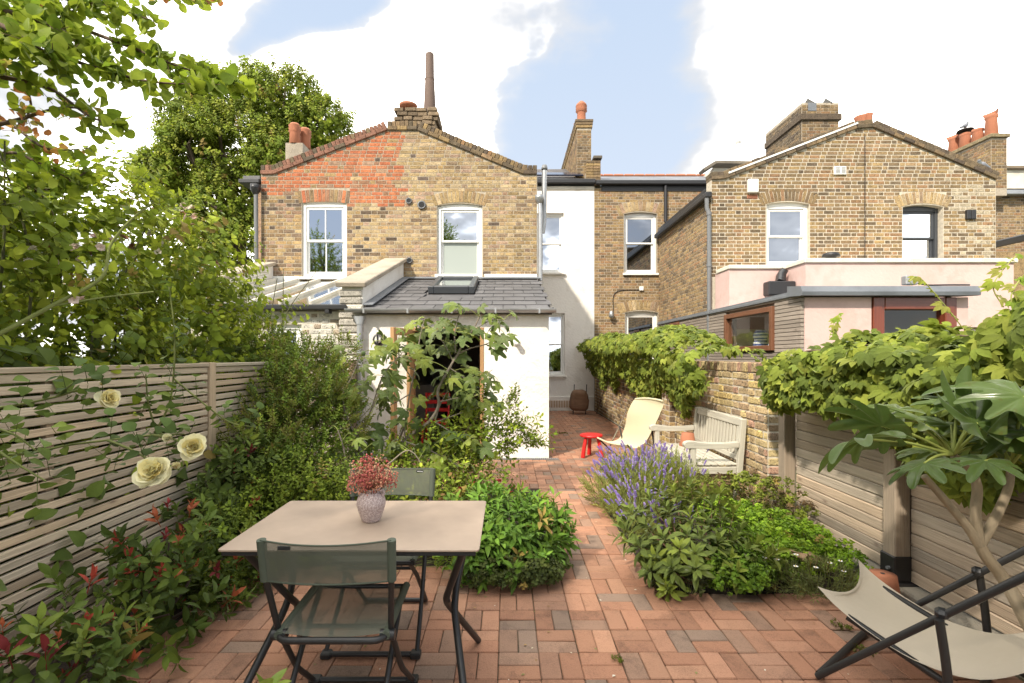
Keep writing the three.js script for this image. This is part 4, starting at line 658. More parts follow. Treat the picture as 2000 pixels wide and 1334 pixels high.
{
  const h = thing('far_brick_house', 'brick house at the right edge with four red chimney pots', 'house'), f = FRONT(ZM), x0 = 10.1, x1 = 19;
  wallBody(h, f, [[x0, 1.5], [x0, 6.0], [x1, 6.0], [x1, 1.5]], [], 0.3, M.mortar);
  brickWall(h, f, [[12.8, 2.6], [12.8, 5.95], [14.9, 5.95], [14.9, 2.6]], [], { seed: 18, color: (u, v, r) => PAL.brown(r).map((q) => q * 1.1), pieces: 120, hidden: (a) => a < 1945 });
  mesh('gutter', mb().bar(V3(x0, 5.92, -ZM + 0.14), V3(x1, 5.92, -ZM + 0.14), 0.2, 0.13, 0.02), M.galv, h);
  mesh('roof_slope', mb().box(TR(14.5, 6.35, -ZM - 0.75, 0.5, 0, 0), 9, 0.06, 1.8), M.slate, h);
  mesh('parapet', mb().aabb(13.6, 6.2, -ZM - 0.6, 19, 6.72, -ZM - 0.3), M.cream, h); mesh('coping', mb().aabb(13.5, 6.72, -ZM - 0.7, 19, 6.82, -ZM - 0.2, 0.02, [0.6, 0.55, 0.5]), M.stone, h);
  const cx = 13.0, cz = 13.0, ct = 7.45, st = mesh('chimney', mb().aabb(cx, 5.8, -cz - 1.5, cx + 0.42, ct - 0.1, -cz), M.mortar, h);
  brickWall(st, T(0, 0, -cz + 0.002), [[cx, 6.0], [cx, ct - 0.1], [cx + 0.42, ct - 0.1], [cx + 0.42, 6.0]], [], { seed: 83, color: (u, v, r) => PAL.brown(r), pieces: 40 });
  brickWall(st, FACE_LEFT(cx - 0.002), [[-cz - 1.5, 6.0], [-cz - 1.5, ct - 0.1], [-cz, ct - 0.1], [-cz, 6.0]], [], { seed: 84, color: (u, v, r) => PAL.brown(r), pieces: 120 });
  mesh('stack_course', mb().aabb(cx - 0.06, ct - 0.098, -cz - 1.55, cx + 0.46, ct, -cz + 0.06, 0.01, [0.3, 0.24, 0.14]), M.brick, st);
  const pots = [[0.2, 0.62, 'hood'], [0.58, 0.4, ''], [0.95, 0.45, 'cap'], [1.3, 0.5, 'hood']];
  for (const [dz, hh, kind] of pots) {
    const p = mesh('chimney_pot', lathe([[0, 0], [0.15, 0], [0.12, hh * 0.8], [0.145, hh * 0.85], [0.13, hh], [0.1, hh], [0.1, hh * 0.8], [0, hh * 0.8]], 18).translate(cx + 0.2, ct, -cz - dz), M.terracotta, st);
    if (kind === 'cap') mesh('cap', lathe([[0, 0.02], [0.2, 0], [0.18, 0.05], [0.05, 0.1], [0, 0.1]], 16).translate(cx + 0.2, ct + hh + 0.06, -cz - dz), M.dark, p);
    if (kind === 'hood') mesh('hood', new THREE.CylinderGeometry(0.17, 0.14, 0.1, 16, 1, true, 0, Math.PI * 1.2).rotateZ(0.3).translate(cx + 0.18, ct + hh + 0.03, -cz - dz), M.terracotta, p);
  }
  mesh('lean_to_roof', mb().bar(V3(11.2, 4.05, -11.2), V3(15, 4.9, -11.2), 1.6, 0.16, 0.02, [0.35, 0.36, 0.38]), M.galv, h);
  mesh('lean_to_fascia', mb().bar(V3(11.2, 3.9, -10.36), V3(15, 4.75, -10.36), 0.05, 0.16, 0.01), M.white, h);
  mesh('lean_to_wall', mb().aabb(10.2, 1.5, -12, 15, 3.75, -10.5), std({ color: lin(0.36, 0.25, 0.13), map: TX.brick, roughness: 0.95 }), h);
}
{ // two pigeons on the roofs
  const body = (g, p, s, flip) => { const q = mb(); q.geo(new THREE.SphereGeometry(1, 14, 10).scale(0.075, 0.06, 0.055), TR(p.x, p.y + 0.075, p.z, 0, 0, flip * 0.45), [0.2, 0.21, 0.24]).geo(new THREE.SphereGeometry(0.034, 12, 8), T(p.x + flip * 0.065, p.y + 0.15, p.z), [0.13, 0.14, 0.16]).tube([V3(p.x + flip * 0.05, p.y + 0.09, p.z), V3(p.x + flip * 0.065, p.y + 0.15, p.z)], (t) => 0.042 - 0.014 * t, 10, [0.15, 0.17, 0.17], false); q.tube([V3(p.x - flip * 0.04, p.y + 0.06, p.z), V3(p.x - flip * 0.15, p.y + 0.01, p.z)], (t) => 0.045 - 0.02 * t, 8, [0.17, 0.18, 0.2], false); q.tube([V3(p.x + flip * 0.09, p.y + 0.148, p.z), V3(p.x + flip * 0.12, p.y + 0.14, p.z)], (t) => 0.01 - 0.008 * t, 6, [0.3, 0.28, 0.25], false); q.tube([V3(p.x, p.y + 0.04, p.z + 0.02), V3(p.x, p.y, p.z + 0.02)], 0.007, 5, [0.4, 0.12, 0.1], false).tube([V3(p.x, p.y + 0.04, p.z - 0.02), V3(p.x, p.y, p.z - 0.02)], 0.007, 5, [0.4, 0.12, 0.1], false); mesh('body', q, M.plain, g); };
  body(thing('pigeon', 'grey pigeon perched on a capped chimney pot', 'pigeon'), V3(13.2, 8.06, -13.95), 1, 1);
  body(thing('pigeon', 'grey pigeon sitting low on the sloping brick coping of the right gable', 'pigeon'), V3(xAt(1926, 9.9), yAt(326, 9.9), -9.98), 1, -1);
}
// =====================================================================
// PINK EXTENSION and TIMBER CLAD EXTENSION on the right
// =====================================================================
{
  const h = thing('pink_extension', 'pale pink rendered upper extension with cream parapet below the brown gable', 'extension');
  const yt = 3.14;
  mesh('wall', mb().aabb(4.22, 2.0, -9.82, 5.30, yt, -9.2), M.pink, h);
  mesh('wall', mb().aabb(5.30, 2.0, -9.82, 9.0, yt, -8.6), M.pink, h);
  for (let k = 0; k < 2; k++) mesh('parapet_coping', mb().aabb(4.2 + k * 0.55, yt + 0.001, -9.75, 4.2 + k * 0.55 + 0.545, yt + 0.075, -9.16, 0.008), M.cream, h);
  for (let k = 0; k < 6; k++) mesh('parapet_coping', mb().aabb(5.27 + k * 0.63, yt + 0.002, -9.75, 5.27 + k * 0.63 + 0.625, yt + 0.08, -8.56, 0.008), M.cream, h);
  const pt = V3(5.95, yt + 0.08, -8.9); mesh('roof_vent', lathe([[0, 0], [0.09, 0], [0.09, 0.08], [0.15, 0.09], [0.13, 0.15], [0.07, 0.17], [0, 0.17]], 16).translate(pt.x, pt.y, pt.z), M.black, h);
  const hq = mb(); hq.box(T(5.03, 2.73, -8.95), 0.5, 0.26, 0.22, 0.02).tube([V3(5.2, 3.08, -9.12), V3(5.12, 3.0, -9.05), V3(5.06, 2.86, -8.97)], 0.09, 4, WHITE, false).tube([V3(5.05, 2.6, -8.98), V3(5.05, 2.3, -8.98)], 0.05, 10, WHITE, false); mesh('hopper', hq, M.black, h);
}
{
  const h = thing('timber_clad_extension', 'low extension clad in grey horizontal timber slats with lead roof edge and red door', 'extension');
  const X = 4.10, Zn = 6.72, Zf = 13.1, top = 2.36, r = rng(52), win = [[-9.02, -7.42, 1.59, 2.23], [-12.05, -11.5, 1.98, 2.28]];
  // solid walls behind the slats with a real room behind the picture window
  const fs = FACE_LEFT(X + 0.03);
  wallBody(h, fs, [[-Zf, -0.1], [-Zf, top - 0.02], [-Zn - 0.05, top - 0.02], [-Zn - 0.05, -0.1]], win.map(([a, b, c, d]) => ({ u0: a, u1: b, v0: c, v1: d })), 0.14, std({ color: lin(0.2, 0.16, 0.12), roughness: 0.95 }));
  mesh('roof_deck', mb().aabb(X - 0.02, top, -Zf, 6.4, top + 0.05, -Zn - 0.2), M.lead, h);
  for (let k = 0; k < 40; k++) {
    const y = 0.02 + k * 0.0585; if (y + 0.05 > top) break;
    let spans = [[-Zf, -Zn]]; for (const [a, b, c, d] of win) if (y + 0.05 > c - 0.03 && y < d + 0.03) spans = spans.flatMap(([p, q]) => (a > p && b < q ? [[p, a - 0.03], [b + 0.03, q]] : [[p, q]]));
    for (const [p, q] of spans) { let s = p; while (q - s > 0.01) { let e = Math.min(q, s + 2.2 + 1.2 * r()); if (q - e < 0.4) e = q; const t = 0.8 + 0.4 * r(); mesh('slat', mb().aabb(X - 0.022 + (r() - 0.5) * 0.004, y, s + 0.002, X + 0.025, y + 0.05, e - 0.002, 0.003, [0.33 * t, 0.275 * t, 0.225 * t], [r() * 5, r() * 5]), M.fence, h); s = e; } }
  }
  // picture window
  win.forEach(([a, b, c, d], k) => {
    const q = mb(), t = k ? 0.04 : 0.06; q.aabb(X - 0.06, c - 0.02, a - 0.02, X + 0.08, d + 0.02, a + t, 0.005).aabb(X - 0.06, c - 0.02, b - t, X + 0.08, d + 0.02, b + 0.02, 0.005).aabb(X - 0.06, d - t, a + t, X + 0.08, d + 0.02, b - t, 0.005).aabb(X - 0.06, c - 0.02, a + t, X + 0.08, c + t, b - t, 0.005);
    const w = mesh('window', q, std({ color: lin(0.19, 0.08, 0.04), map: TX.wood, roughness: 0.45 }), h); w.userData.label = k ? 'small red framed window' : 'wide brown framed picture window with vases inside';
    mesh('pane', mb().aabb(X - 0.004, c + t, a + t, X, d - t, b - t), k ? M.mirrorDark : M.clear, w);
  });
  // room
  mesh('room_wall', mb().aabb(6.34, 0, -11, 6.40, top - 0.02, -Zn - 0.25), std({ color: lin(0.62, 0.56, 0.36), roughness: 0.9 }), h);
  mesh('room_wall', mb().aabb(X + 0.18, 0, -9.32, 6.34, top - 0.02, -9.26), std({ color: lin(0.70, 0.66, 0.44), roughness: 0.9 }), h);
  mesh('room_shelf', mb().aabb(X + 0.18, 1.52, -9.2, X + 0.5, 1.56, -Zn - 0.3, 0.004), M.cream, h);
  mesh('room_floor', mb().aabb(X + 0.18, -0.1, -11, 6.34, 0, -Zn - 0.26), M.oak, h);
  // front wall, door and lead edge
  mesh('front_wall', mb().aabb(X + 0.027, -0.1, -Zn - 0.2, xAt(1702, Zn), top - 0.06, -Zn), M.pink, h);
  const fx = xAt(1704, Zn), fx2 = xAt(1845, Zn), dw = 0.16;
  const df = mesh('door', mb().aabb(fx, -0.1, -Zn - 0.14, fx + dw, top - 0.06, -Zn + 0.02, 0.01).aabb(fx2, -0.1, -Zn - 0.14, fx2 + dw, top - 0.06, -Zn + 0.02, 0.01).aabb(fx + dw + 0.001, top - 0.23, -Zn - 0.14, fx2 - 0.001, top - 0.06, -Zn + 0.019, 0.01).aabb(fx + dw + 0.001, -0.1, -Zn - 0.14, fx2 - 0.001, 0.2, -Zn + 0.019, 0.01), M.redwood, h); df.userData.label = 'dark red timber door frame with glass';
  mesh('pane', mb().aabb(fx + dw, 0.2, -Zn - 0.07, fx2, top - 0.23, -Zn - 0.06), M.clear, df);
  mesh('end_wall', mb().aabb(fx2 + dw, -0.1, -Zn - 0.2, 6.40, top - 0.06, -Zn), M.pink, h);
  const edge = new THREE.Shape([[0, 0], [0.05, 0.0], [0.06, 0.05], [0.02, 0.13], [-0.3, 0.17], [-0.3, 0.02]].map((p) => new THREE.Vector2(...p)));
  mesh('lead_edge', new THREE.ExtrudeGeometry(edge, { depth: xAt(1895, Zn) - 4.0, bevelEnabled: false }).rotateY(-Math.PI / 2).translate(xAt(1895, Zn), top - 0.05, -Zn + 0.1).applyMatrix4(new THREE.Matrix4()), M.lead, h);
  mesh('side_flashing', mb().aabb(X - 0.05, top - 0.03, -Zf, X + 0.06, top + 0.012, -Zn - 0.04, 0.004), M.lead, h);
  const jb = V3(xAt(1788, Zn), top + 0.12, -Zn - 0.1); const jbox = mesh('junction_box', mb().box(T(jb.x, jb.y + 0.07, jb.z), 0.17, 0.13, 0.1, 0.012), M.galv, h); mesh('cable', mb().tube([V3(jb.x + 0.08, jb.y + 0.03, jb.z + 0.02), V3(jb.x + 0.2, jb.y + 0.0, jb.z + 0.05), V3(jb.x + 0.5, jb.y + 0.0, jb.z + 0.05), V3(jb.x + 0.8, jb.y, jb.z + 0.05)], 0.011, 6), M.black, jbox);
}
{ // vases and a spider plant on the window shelf
  const Y = 1.56, vase = (name, label, prof, x, Zv, bands, cat = 'vase') => { const g = lathe(prof, 24), c = new Float32Array(g.attributes.position.count * 3); for (let i = 0; i < g.attributes.position.count; i++) { const col = bands(g.attributes.position.getY(i), Math.atan2(g.attributes.position.getX(i), g.attributes.position.getZ(i))); c.set(col, i * 3); } g.setAttribute('color', new THREE.BufferAttribute(c, 3)); g.translate(x, Y, -Zv); return tag(mesh(name, g, std({ roughness: 0.25 })), label, cat); };
  const blue = [0.03, 0.06, 0.28], wh = [0.72, 0.72, 0.7], fine = (p, n = 40) => new THREE.SplineCurve(p.map((q) => new THREE.Vector2(...q))).getPoints(n).map((q) => [Math.max(0, q.x), q.y]);
  vase('striped_vase', 'tall white vase with blue bands on the window shelf', fine([[0, 0], [0.09, 0], [0.12, 0.12], [0.10, 0.2], [0.12, 0.28], [0.09, 0.36], [0.07, 0.38]]), 4.42, 8.45, (y) => ((y * 18) % 1 < 0.42 ? blue : wh));
  vase('checked_vase', 'white narrow-necked vase with blue checks behind the picture window', fine([[0, 0], [0.1, 0], [0.13, 0.1], [0.06, 0.2], [0.05, 0.32], [0.08, 0.36]]), 4.42, 7.95, (y, a) => ((Math.floor(y * 14) + Math.floor(a * 3)) % 2 ? blue : wh));
  vase('striped_cup', 'small cup with red and blue upright stripes behind the picture window', fine([[0, 0], [0.07, 0], [0.08, 0.1], [0.09, 0.2]]), 4.40, 7.72, (y, a) => [[0.4, 0.05, 0.1], wh, blue, wh][Math.floor((a + 3.2) * 3) % 4], 'cup');
  const sp = thing('spider_plant', 'spider plant in a blue pot at the right of the window shelf', 'plant'); mesh('pot', lathe([[0, 0], [0.07, 0], [0.1, 0.16], [0.085, 0.16], [0, 0.14]], 18).translate(4.42, Y, -7.56), std({ color: lin(0.05, 0.1, 0.4), roughness: 0.3 }), sp);
  const r = rng(5); for (let k = 0; k < 16; k++) { const a = r() * 6.28, l = 0.15 + 0.15 * r(); mesh('leaf', mb().tube([V3(4.42, Y + 0.14, -7.56), V3(4.42 + Math.cos(a) * l * 0.5, Y + 0.3, -7.56 + Math.sin(a) * l * 0.5), V3(4.42 + Math.cos(a) * l, Y + 0.2, -7.56 + Math.sin(a) * l)], (t) => 0.009 * (1 - t) + 0.002, 4, [0.15, 0.25, 0.07]), M.plain, sp); }
}
// =====================================================================
// GARDEN WALL, FENCES
// =====================================================================
{
  const X = 2.4, h = thing('garden_wall', 'old yellow brick garden wall with brick-on-edge top, behind the bench', 'wall');
  const zn = -4.46, zf = -13.28, top = 1.32, f = FACE_LEFT(X);
  mesh('wall_core', mb().aabb(X + 0.004, -0.1, zf, X + 0.205, top - 0.004, zn - 0.004), M.mortarPale, h);
  brickWall(h, f, [[zf, 0], [zf, top], [zn, top], [zn, 0]], [], { seed: 23, course: 0.0777, jitter: 0.012, tilt: 0.03, bevel: 0.008, joint: 0.012, depth: 0.09, color: (u, v, r) => (u > -6.9 ? PAL.garden(r) : r() < 0.6 ? PAL.brown(r) : PAL.garden(r)), hidden: (a, b) => (a < 1440 && b < 770) });
  brickWall(h, T(0, 0, zn), [[X, 0], [X, top], [X + 0.21, top], [X + 0.21, 0]], [], { seed: 24, course: 0.0777, jitter: 0.012, tilt: 0.02, bevel: 0.008, color: (u, v, r) => PAL.garden(r).map((q) => q * 0.9), pieces: 60 });
  const r = rng(29); for (let k = 0; k < 116; k++) { const z = zn - k * 0.076; mesh('coping_brick', mb().box(TR(X + 0.1 + (r() - 0.5) * 0.02, top + 0.05, z - 0.036, (r() - 0.5) * 0.05, (r() - 0.5) * 0.05, 0), 0.215, 0.1 + (r() - 0.5) * 0.012, 0.064, 0.008, PAL.garden(r).map((q) => q * 0.8), [r() * 3, r() * 3]), M.brick, h); }
  // piers
  for (const z of [-6.9]) { mesh('pier', mb().aabb(X - 0.09, -0.1, z - 0.33, X + 0.01, top - 0.06, z - 0.005), M.mortarPale, h); brickWall(h, FACE_LEFT(X - 0.09), [[z - 0.335, 0], [z - 0.335, top - 0.05], [z, top - 0.05], [z, 0]], [], { seed: 27, course: 0.0777, jitter: 0.008, bevel: 0.008, color: (u, v, q) => PAL.garden(q), pieces: 50 }); brickWall(h, T(0, 0, z), [[X - 0.095, 0], [X - 0.095, top - 0.05], [X + 0.0, top - 0.05], [X + 0.0, 0]], [], { seed: 28, course: 0.0777, jitter: 0.008, color: (u, v, q) => PAL.brown(q), pieces: 20 }); }
}
const fenceTone = (r, base) => { const k = 0.68 + 0.55 * r(), w = (r() - 0.5) * 0.12; return [base[0] * k, base[1] * k * (1 - w), base[2] * k * (1 - w * 2)]; };
{ // left: slatted screen
  const X = -2.2, h = thing('slatted_fence', 'weathered slatted timber fence along the left edge of the garden', 'fence'), r = rng(37), base = [0.51, 0.405, 0.28];
  const top = 1.43, pitch = 0.0515, sh = 0.038, runs = [[-0.2, -1.72], [-1.74, -3.54], [-3.62, -4.92], [-4.94, -6.9]];
  runs.forEach(([a, b], q) => {
    for (let k = 0; k < 27; k++) { const y = top - 0.05 - k * pitch; mesh('slat', mb().box(TR(X + 0.001 * (r() - 0.5), y, (a + b) / 2, (r() - 0.5) * 0.003, 0, (r() - 0.5) * 0.04), 0.02, sh + (r() - 0.5) * 0.003, a - b - 0.006, 0.003, fenceTone(r, base), [r() * 5, r() * 5]), M.fence, h); }
    const n = Math.max(2, Math.round((a - b) / 0.6)); for (let i = 0; i <= n; i++) mesh('batten', mb().aabb(X - 0.04, 0.0, a + ((b - a) * i) / n - 0.022, X - 0.011, top - 0.03, a + ((b - a) * i) / n + 0.022, 0.003, fenceTone(r, [0.33, 0.23, 0.14]), [r() * 5, r() * 5]), M.fence, h);
    mesh('cap_rail', mb().aabb(X - 0.045, top - 0.026, b, X + 0.022, top, a - 0.003, 0.004, fenceTone(r, base), [r() * 4, r() * 4]), M.fence, h);
  });
  for (const z of [-3.58, -6.95]) mesh('post', mb().aabb(X - 0.06, -0.1, z - 0.038, X + 0.024, top + 0.005, z + 0.038, 0.005, fenceTone(r, base), [r() * 4, r() * 4]), M.fence, h);
}
{ // right: close-boarded fence on a concrete plinth
  const X = 2.5, h = thing('board_fence', 'grey horizontal board fence with posts on a concrete plinth, right side', 'fence'), r = rng(39), base = [0.46, 0.37, 0.275];
  const runs = [[-4.18, -3.1], [-2.99, -1.9], [-1.8, -0.4]];
  runs.forEach(([b, a]) => { for (let k = 0; k < 18; k++) { const y = 0.085 + k * 0.0765; if (b === -2.99 && k === 11) { mesh('board', mb().aabb(X - 0.009, y + 0.018, b, X + 0.012, y + 0.07, a, 0.003, fenceTone(r, base), [r() * 5, r() * 5]), M.fence, h); continue; } mesh('board', mb().aabb(X - 0.009 + (r() - 0.5) * 0.004, y, b, X + 0.012, y + 0.0735, a, 0.006, fenceTone(r, base), [r() * 5, r() * 5]), M.fence, h); } });
  for (const z of [-4.24, -3.045, -1.85]) {
    const p = mesh('post', mb().aabb(X - 0.1, z === -4.24 ? -0.1 : 0.07, z - 0.05, X + 0.0, 1.46, z + 0.05, 0.006, fenceTone(r, [0.38, 0.29, 0.205]), [r() * 4, r() * 4]), M.fence, h);
    if (z !== -4.24) { const s = mesh('post_shoe', mb().aabb(X - 0.112, 0.085, z - 0.06, X - 0.0, 0.24, z + 0.06, 0.006).aabb(X - 0.16, 0.071, z - 0.09, X + 0.02, 0.084, z + 0.09, 0.003), std({ color: lin(0.022, 0.02, 0.019), roughness: 0.5 }), p); mesh('bolt', mb().tube([V3(X - 0.13, 0.16, z + 0.02), V3(X - 0.112, 0.16, z + 0.02)], 0.011, 6, WHITE, false), M.greyPipe, s); }
  }
  mesh('plinth', mb().aabb(X - 0.115, -0.1, -4.3, X + 0.12, 0.07, -0.3, 0.012, WHITE), M.concrete, h);
  mesh('backing_panel', mb().aabb(X + 0.014, 0.08, -4.2, X + 0.03, 1.46, -0.4, 0, [0.13, 0.1, 0.07]), M.fence, h);
  mesh('top_rail', mb().aabb(X - 0.05, 1.465, -4.3, X + 0.05, 1.5, -0.4, 0.005, fenceTone(r, base)), M.fence, h);
}
// =====================================================================
// TABLE, CHAIRS, VASE
// =====================================================================
const tubeR = (m, pts, r = 0.0125, seg = 10) => { const out = []; for (let i = 0; i < pts.length; i++) { if (i === 0 || i === pts.length - 1) { out.push(pts[i]); continue; } const a = pts[i - 1].clone().sub(pts[i]), b = pts[i + 1].clone().sub(pts[i]), k = Math.min(0.05, a.length() * 0.4, b.length() * 0.4); a.setLength(k); b.setLength(k); for (let t = 0; t <= 4; t++) { const q = t / 4; out.push(pts[i].clone().addScaledVector(a, (1 - q) ** 2).addScaledVector(b, q * q)); } } return m.tube(out, r, seg, WHITE, false); };
const TABLE_Y = 0.74;
{
  const Zf = (EYE - TABLE_Y) * F / 378, Zb = (EYE - TABLE_Y) * F / 282, x0 = xAt(424, Zf), x1 = xAt(935, Zf), xm = (x0 + x1) / 2;
  const t = thing('garden_table', 'rectangular taupe metal folding table with black bent tube legs', 'table');
  const s = new THREE.Shape(), w = x1 - x0, d = Zb - Zf, rr = 0.018; s.moveTo(rr, 0); s.lineTo(w - rr, 0); s.quadraticCurveTo(w, 0, w, rr); s.lineTo(w, d - rr); s.quadraticCurveTo(w, d, w - rr, d); s.lineTo(rr, d); s.quadraticCurveTo(0, d, 0, d - rr); s.lineTo(0, rr); s.quadraticCurveTo(0, 0, rr, 0);
  mesh('tabletop', new THREE.ExtrudeGeometry(s, { depth: 0.004, bevelEnabled: true, bevelSize: 0.002, bevelThickness: 0.002, bevelSegments: 2 }).rotateX(-Math.PI / 2).translate(x0, TABLE_Y - 0.006, -Zf), M.tableTop, t);
  mesh('apron', mb().aabb(x0 + 0.012, TABLE_Y - 0.026, -Zf - 0.03, x1 - 0.012, TABLE_Y - 0.009, -Zf - 0.004, 0.003).aabb(x0 + 0.012, TABLE_Y - 0.026, -Zb + 0.004, x1 - 0.012, TABLE_Y - 0.009, -Zb + 0.03, 0.003).aabb(x0 + 0.012, TABLE_Y - 0.026, -Zb + 0.032, x0 + 0.04, TABLE_Y - 0.009, -Zf - 0.032, 0.003).aabb(x1 - 0.04, TABLE_Y - 0.026, -Zb + 0.032, x1 - 0.012, TABLE_Y - 0.009, -Zf - 0.032, 0.003), M.black, t);
  for (const [sx, xe, k] of [[1, x1, 1], [-1, x0, -1]]) {
    const xin = xe - sx * 0.065, xm2 = xe - sx * 0.16;
    mesh('leg', tubeR(mb(), [V3(xin, TABLE_Y - 0.03, -Zf - 0.07), V3(xm2 - sx * 0.0, 0.42, -Zf - 0.27), V3(xm2, 0.36, -Zf - 0.34), V3(xe - sx * 0.04, 0.012, -Zb - 0.02)], 0.0155), M.tubeMetal, t);
    mesh('leg', tubeR(mb(), [V3(xin + sx * 0.0, TABLE_Y - 0.03, -Zb + 0.07), V3(xm2 + sx * 0.035, 0.42, -Zf - 0.36), V3(xm2 + sx * 0.035, 0.36, -Zf - 0.29), V3(xe - sx * 0.02, 0.012, -Zf + 0.08)], 0.0155), M.tubeMetal, t);
  }
}
function foldingChair(label, x, Zc, turn, n) { // local: back at z = 0 towards +z, seat towards -z
  const t = thing('folding_chair', label, 'chair', 'green mesh folding chairs at the table'); t.position.set(x, 0, -Zc); t.rotation.y = turn;
  const w = 0.205, fab = std({ color: lin(0.155, 0.165, 0.125), map: TX.weave, roughness: 0.8, transparent: true, opacity: n ? 0.82 : 0.8 }), hem = std({ color: lin(0.085, 0.1, 0.072), roughness: 0.85 });
  const Lf = (s) => [V3(s * (w + 0.028), 0.815, 0.055), V3(s * (w + 0.024), 0.68, 0.035), V3(s * (w + 0.006), 0.45, -0.03), V3(s * (w + 0.01), 0.2, -0.2), V3(s * (w + 0.02), 0.014, -0.40)];
  for (const s of [-1, 1]) { mesh('leg', tubeR(mb(), Lf(s), 0.0115), M.tubeMetal, t); mesh('leg', tubeR(mb(), [V3(s * (w - 0.022), 0.452, -0.37), V3(s * (w - 0.022), 0.30, -0.17), V3(s * (w - 0.022), 0.014, 0.13)], 0.0115), M.tubeMetal, t); }
  mesh('foot_bar', tubeR(mb(), [V3(-w - 0.02, 0.016, -0.40), V3(w + 0.02, 0.016, -0.40)], 0.0125).aabb(-w - 0.04, 0.0, -0.425, -w + 0.01, 0.03, -0.375, 0.006).aabb(w - 0.01, 0.0, -0.425, w + 0.04, 0.03, -0.375, 0.006), M.tubeMetal, t);
  mesh('foot_bar', tubeR(mb(), [V3(-w + 0.02, 0.016, 0.13), V3(w - 0.02, 0.016, 0.13)], 0.0125), M.tubeMetal, t);
  mesh('seat_frame', tubeR(mb(), [V3(-w + 0.006, 0.455, -0.38), V3(-w + 0.006, 0.44, 0.02), V3(w - 0.006, 0.44, 0.02), V3(w - 0.006, 0.455, -0.38)], 0.0125).tube([V3(-w + 0.03, 0.36, -0.22), V3(w - 0.03, 0.36, -0.22)], 0.009, 8, WHITE, false).tube([V3(-w + 0.006, 0.452, -0.375), V3(w - 0.006, 0.452, -0.375)], 0.011, 8, WHITE, false), M.tubeMetal, t);
  for (const s of [-1, 1]) mesh('pivot', mb().tube([V3(s * (w - 0.03), 0.44, -0.02), V3(s * (w + 0.024), 0.44, -0.02)], 0.02, 12, WHITE, false), M.black, t);
  const sheet = (m, f, nu, nv, th) => { const P = (i, j) => f(i / nu, j / nv); for (let i = 0; i < nu; i++) for (let j = 0; j < nv; j++) { const a = P(i, j), b = P(i + 1, j), c = P(i + 1, j + 1), d = P(i, j + 1); const uv = (q, u, v) => [u * 0.5, v * 0.4]; m.tri(a, b, c, WHITE, uv(a, i / nu, j / nv), uv(b, (i + 1) / nu, j / nv), uv(c, (i + 1) / nu, (j + 1) / nv)); m.tri(a, c, d, WHITE, uv(a, i / nu, j / nv), uv(c, (i + 1) / nu, (j + 1) / nv), uv(d, i / nu, (j + 1) / nv)); } return m; };
  const sag = (u) => 4 * u * (1 - u);
  mesh('seat', sheet(mb(), (u, v) => V3((u - 0.5) * 2 * (w - 0.004), 0.462 - 0.018 * sag(u) + (v > 0.97 ? -0.004 : 0), -0.372 + v * 0.37), 14, 10), fab, t);
  const back = (u, v) => V3((u - 0.5) * 2 * (w + 0.03 - 0.004 * v), 0.822 - v * 0.155 - 0.008 * sag(u) * (1 - v), 0.06 - 0.022 * v + 0.03 * sag(u));
  mesh('backrest', sheet(mb(), (u, v) => back(u, v), 16, 6), fab, t);
  const hems = mb(); for (const s of [-1, 1]) hems.tube([0, 0.5, 1].map((v) => { const q = back(s < 0 ? 0.0 : 1.0, v); return V3(q.x * 0.995, q.y, q.z - 0.006); }), 0.0165, 10).tube([V3(s * (w - 0.006), 0.458, -0.372), V3(s * (w - 0.006), 0.446, 0.0)], 0.0165, 8, WHITE, false); hems.tube([0, 0.25, 0.5, 0.75, 1].map((u) => back(u, 0)), 0.0035, 5).tube([0, 0.25, 0.5, 0.75, 1].map((u) => back(u, 1)), 0.0035, 5);
  mesh('hem', hems, hem, t);
  const q = back(n ? 0.17 : 0.2, 0.06), lab = mesh('label', mb().aabb(q.x - 0.022, q.y - 0.013, q.z - 0.004, q.x + 0.022, q.y + 0.0, q.z + 0.004, 0.001), M.black, t);
  if (n) { // woven lettering on the tag
    const cv = document.createElement('canvas'); cv.width = 128; cv.height = 40; const cx = cv.getContext('2d'); cx.fillStyle = '#141414'; cx.fillRect(0, 0, 128, 40); cx.fillStyle = '#f2f2f2'; cx.font = 'bold 30px sans-serif'; cx.textAlign = 'center'; cx.textBaseline = 'middle'; cx.fillText('lafuma', 64, 19);
    const tx = new THREE.CanvasTexture(cv); tx.colorSpace = THREE.SRGBColorSpace; const pl = new THREE.PlaneGeometry(0.04, 0.011); pl.rotateY(Math.PI); pl.translate(q.x, q.y - 0.0065, q.z - 0.0048); mesh('lettering', pl, new THREE.MeshStandardMaterial({ map: tx, roughness: 0.8 }), lab);
  }
  return t;
}
foldingChair('green mesh folding chair pushed under the near side of the table', xAt(650, 1.80), 1.79, 0, 0);
foldingChair('green mesh folding chair on the far side of the table, behind the vase', xAt(763, 2.78), 2.78, Math.PI, 1);
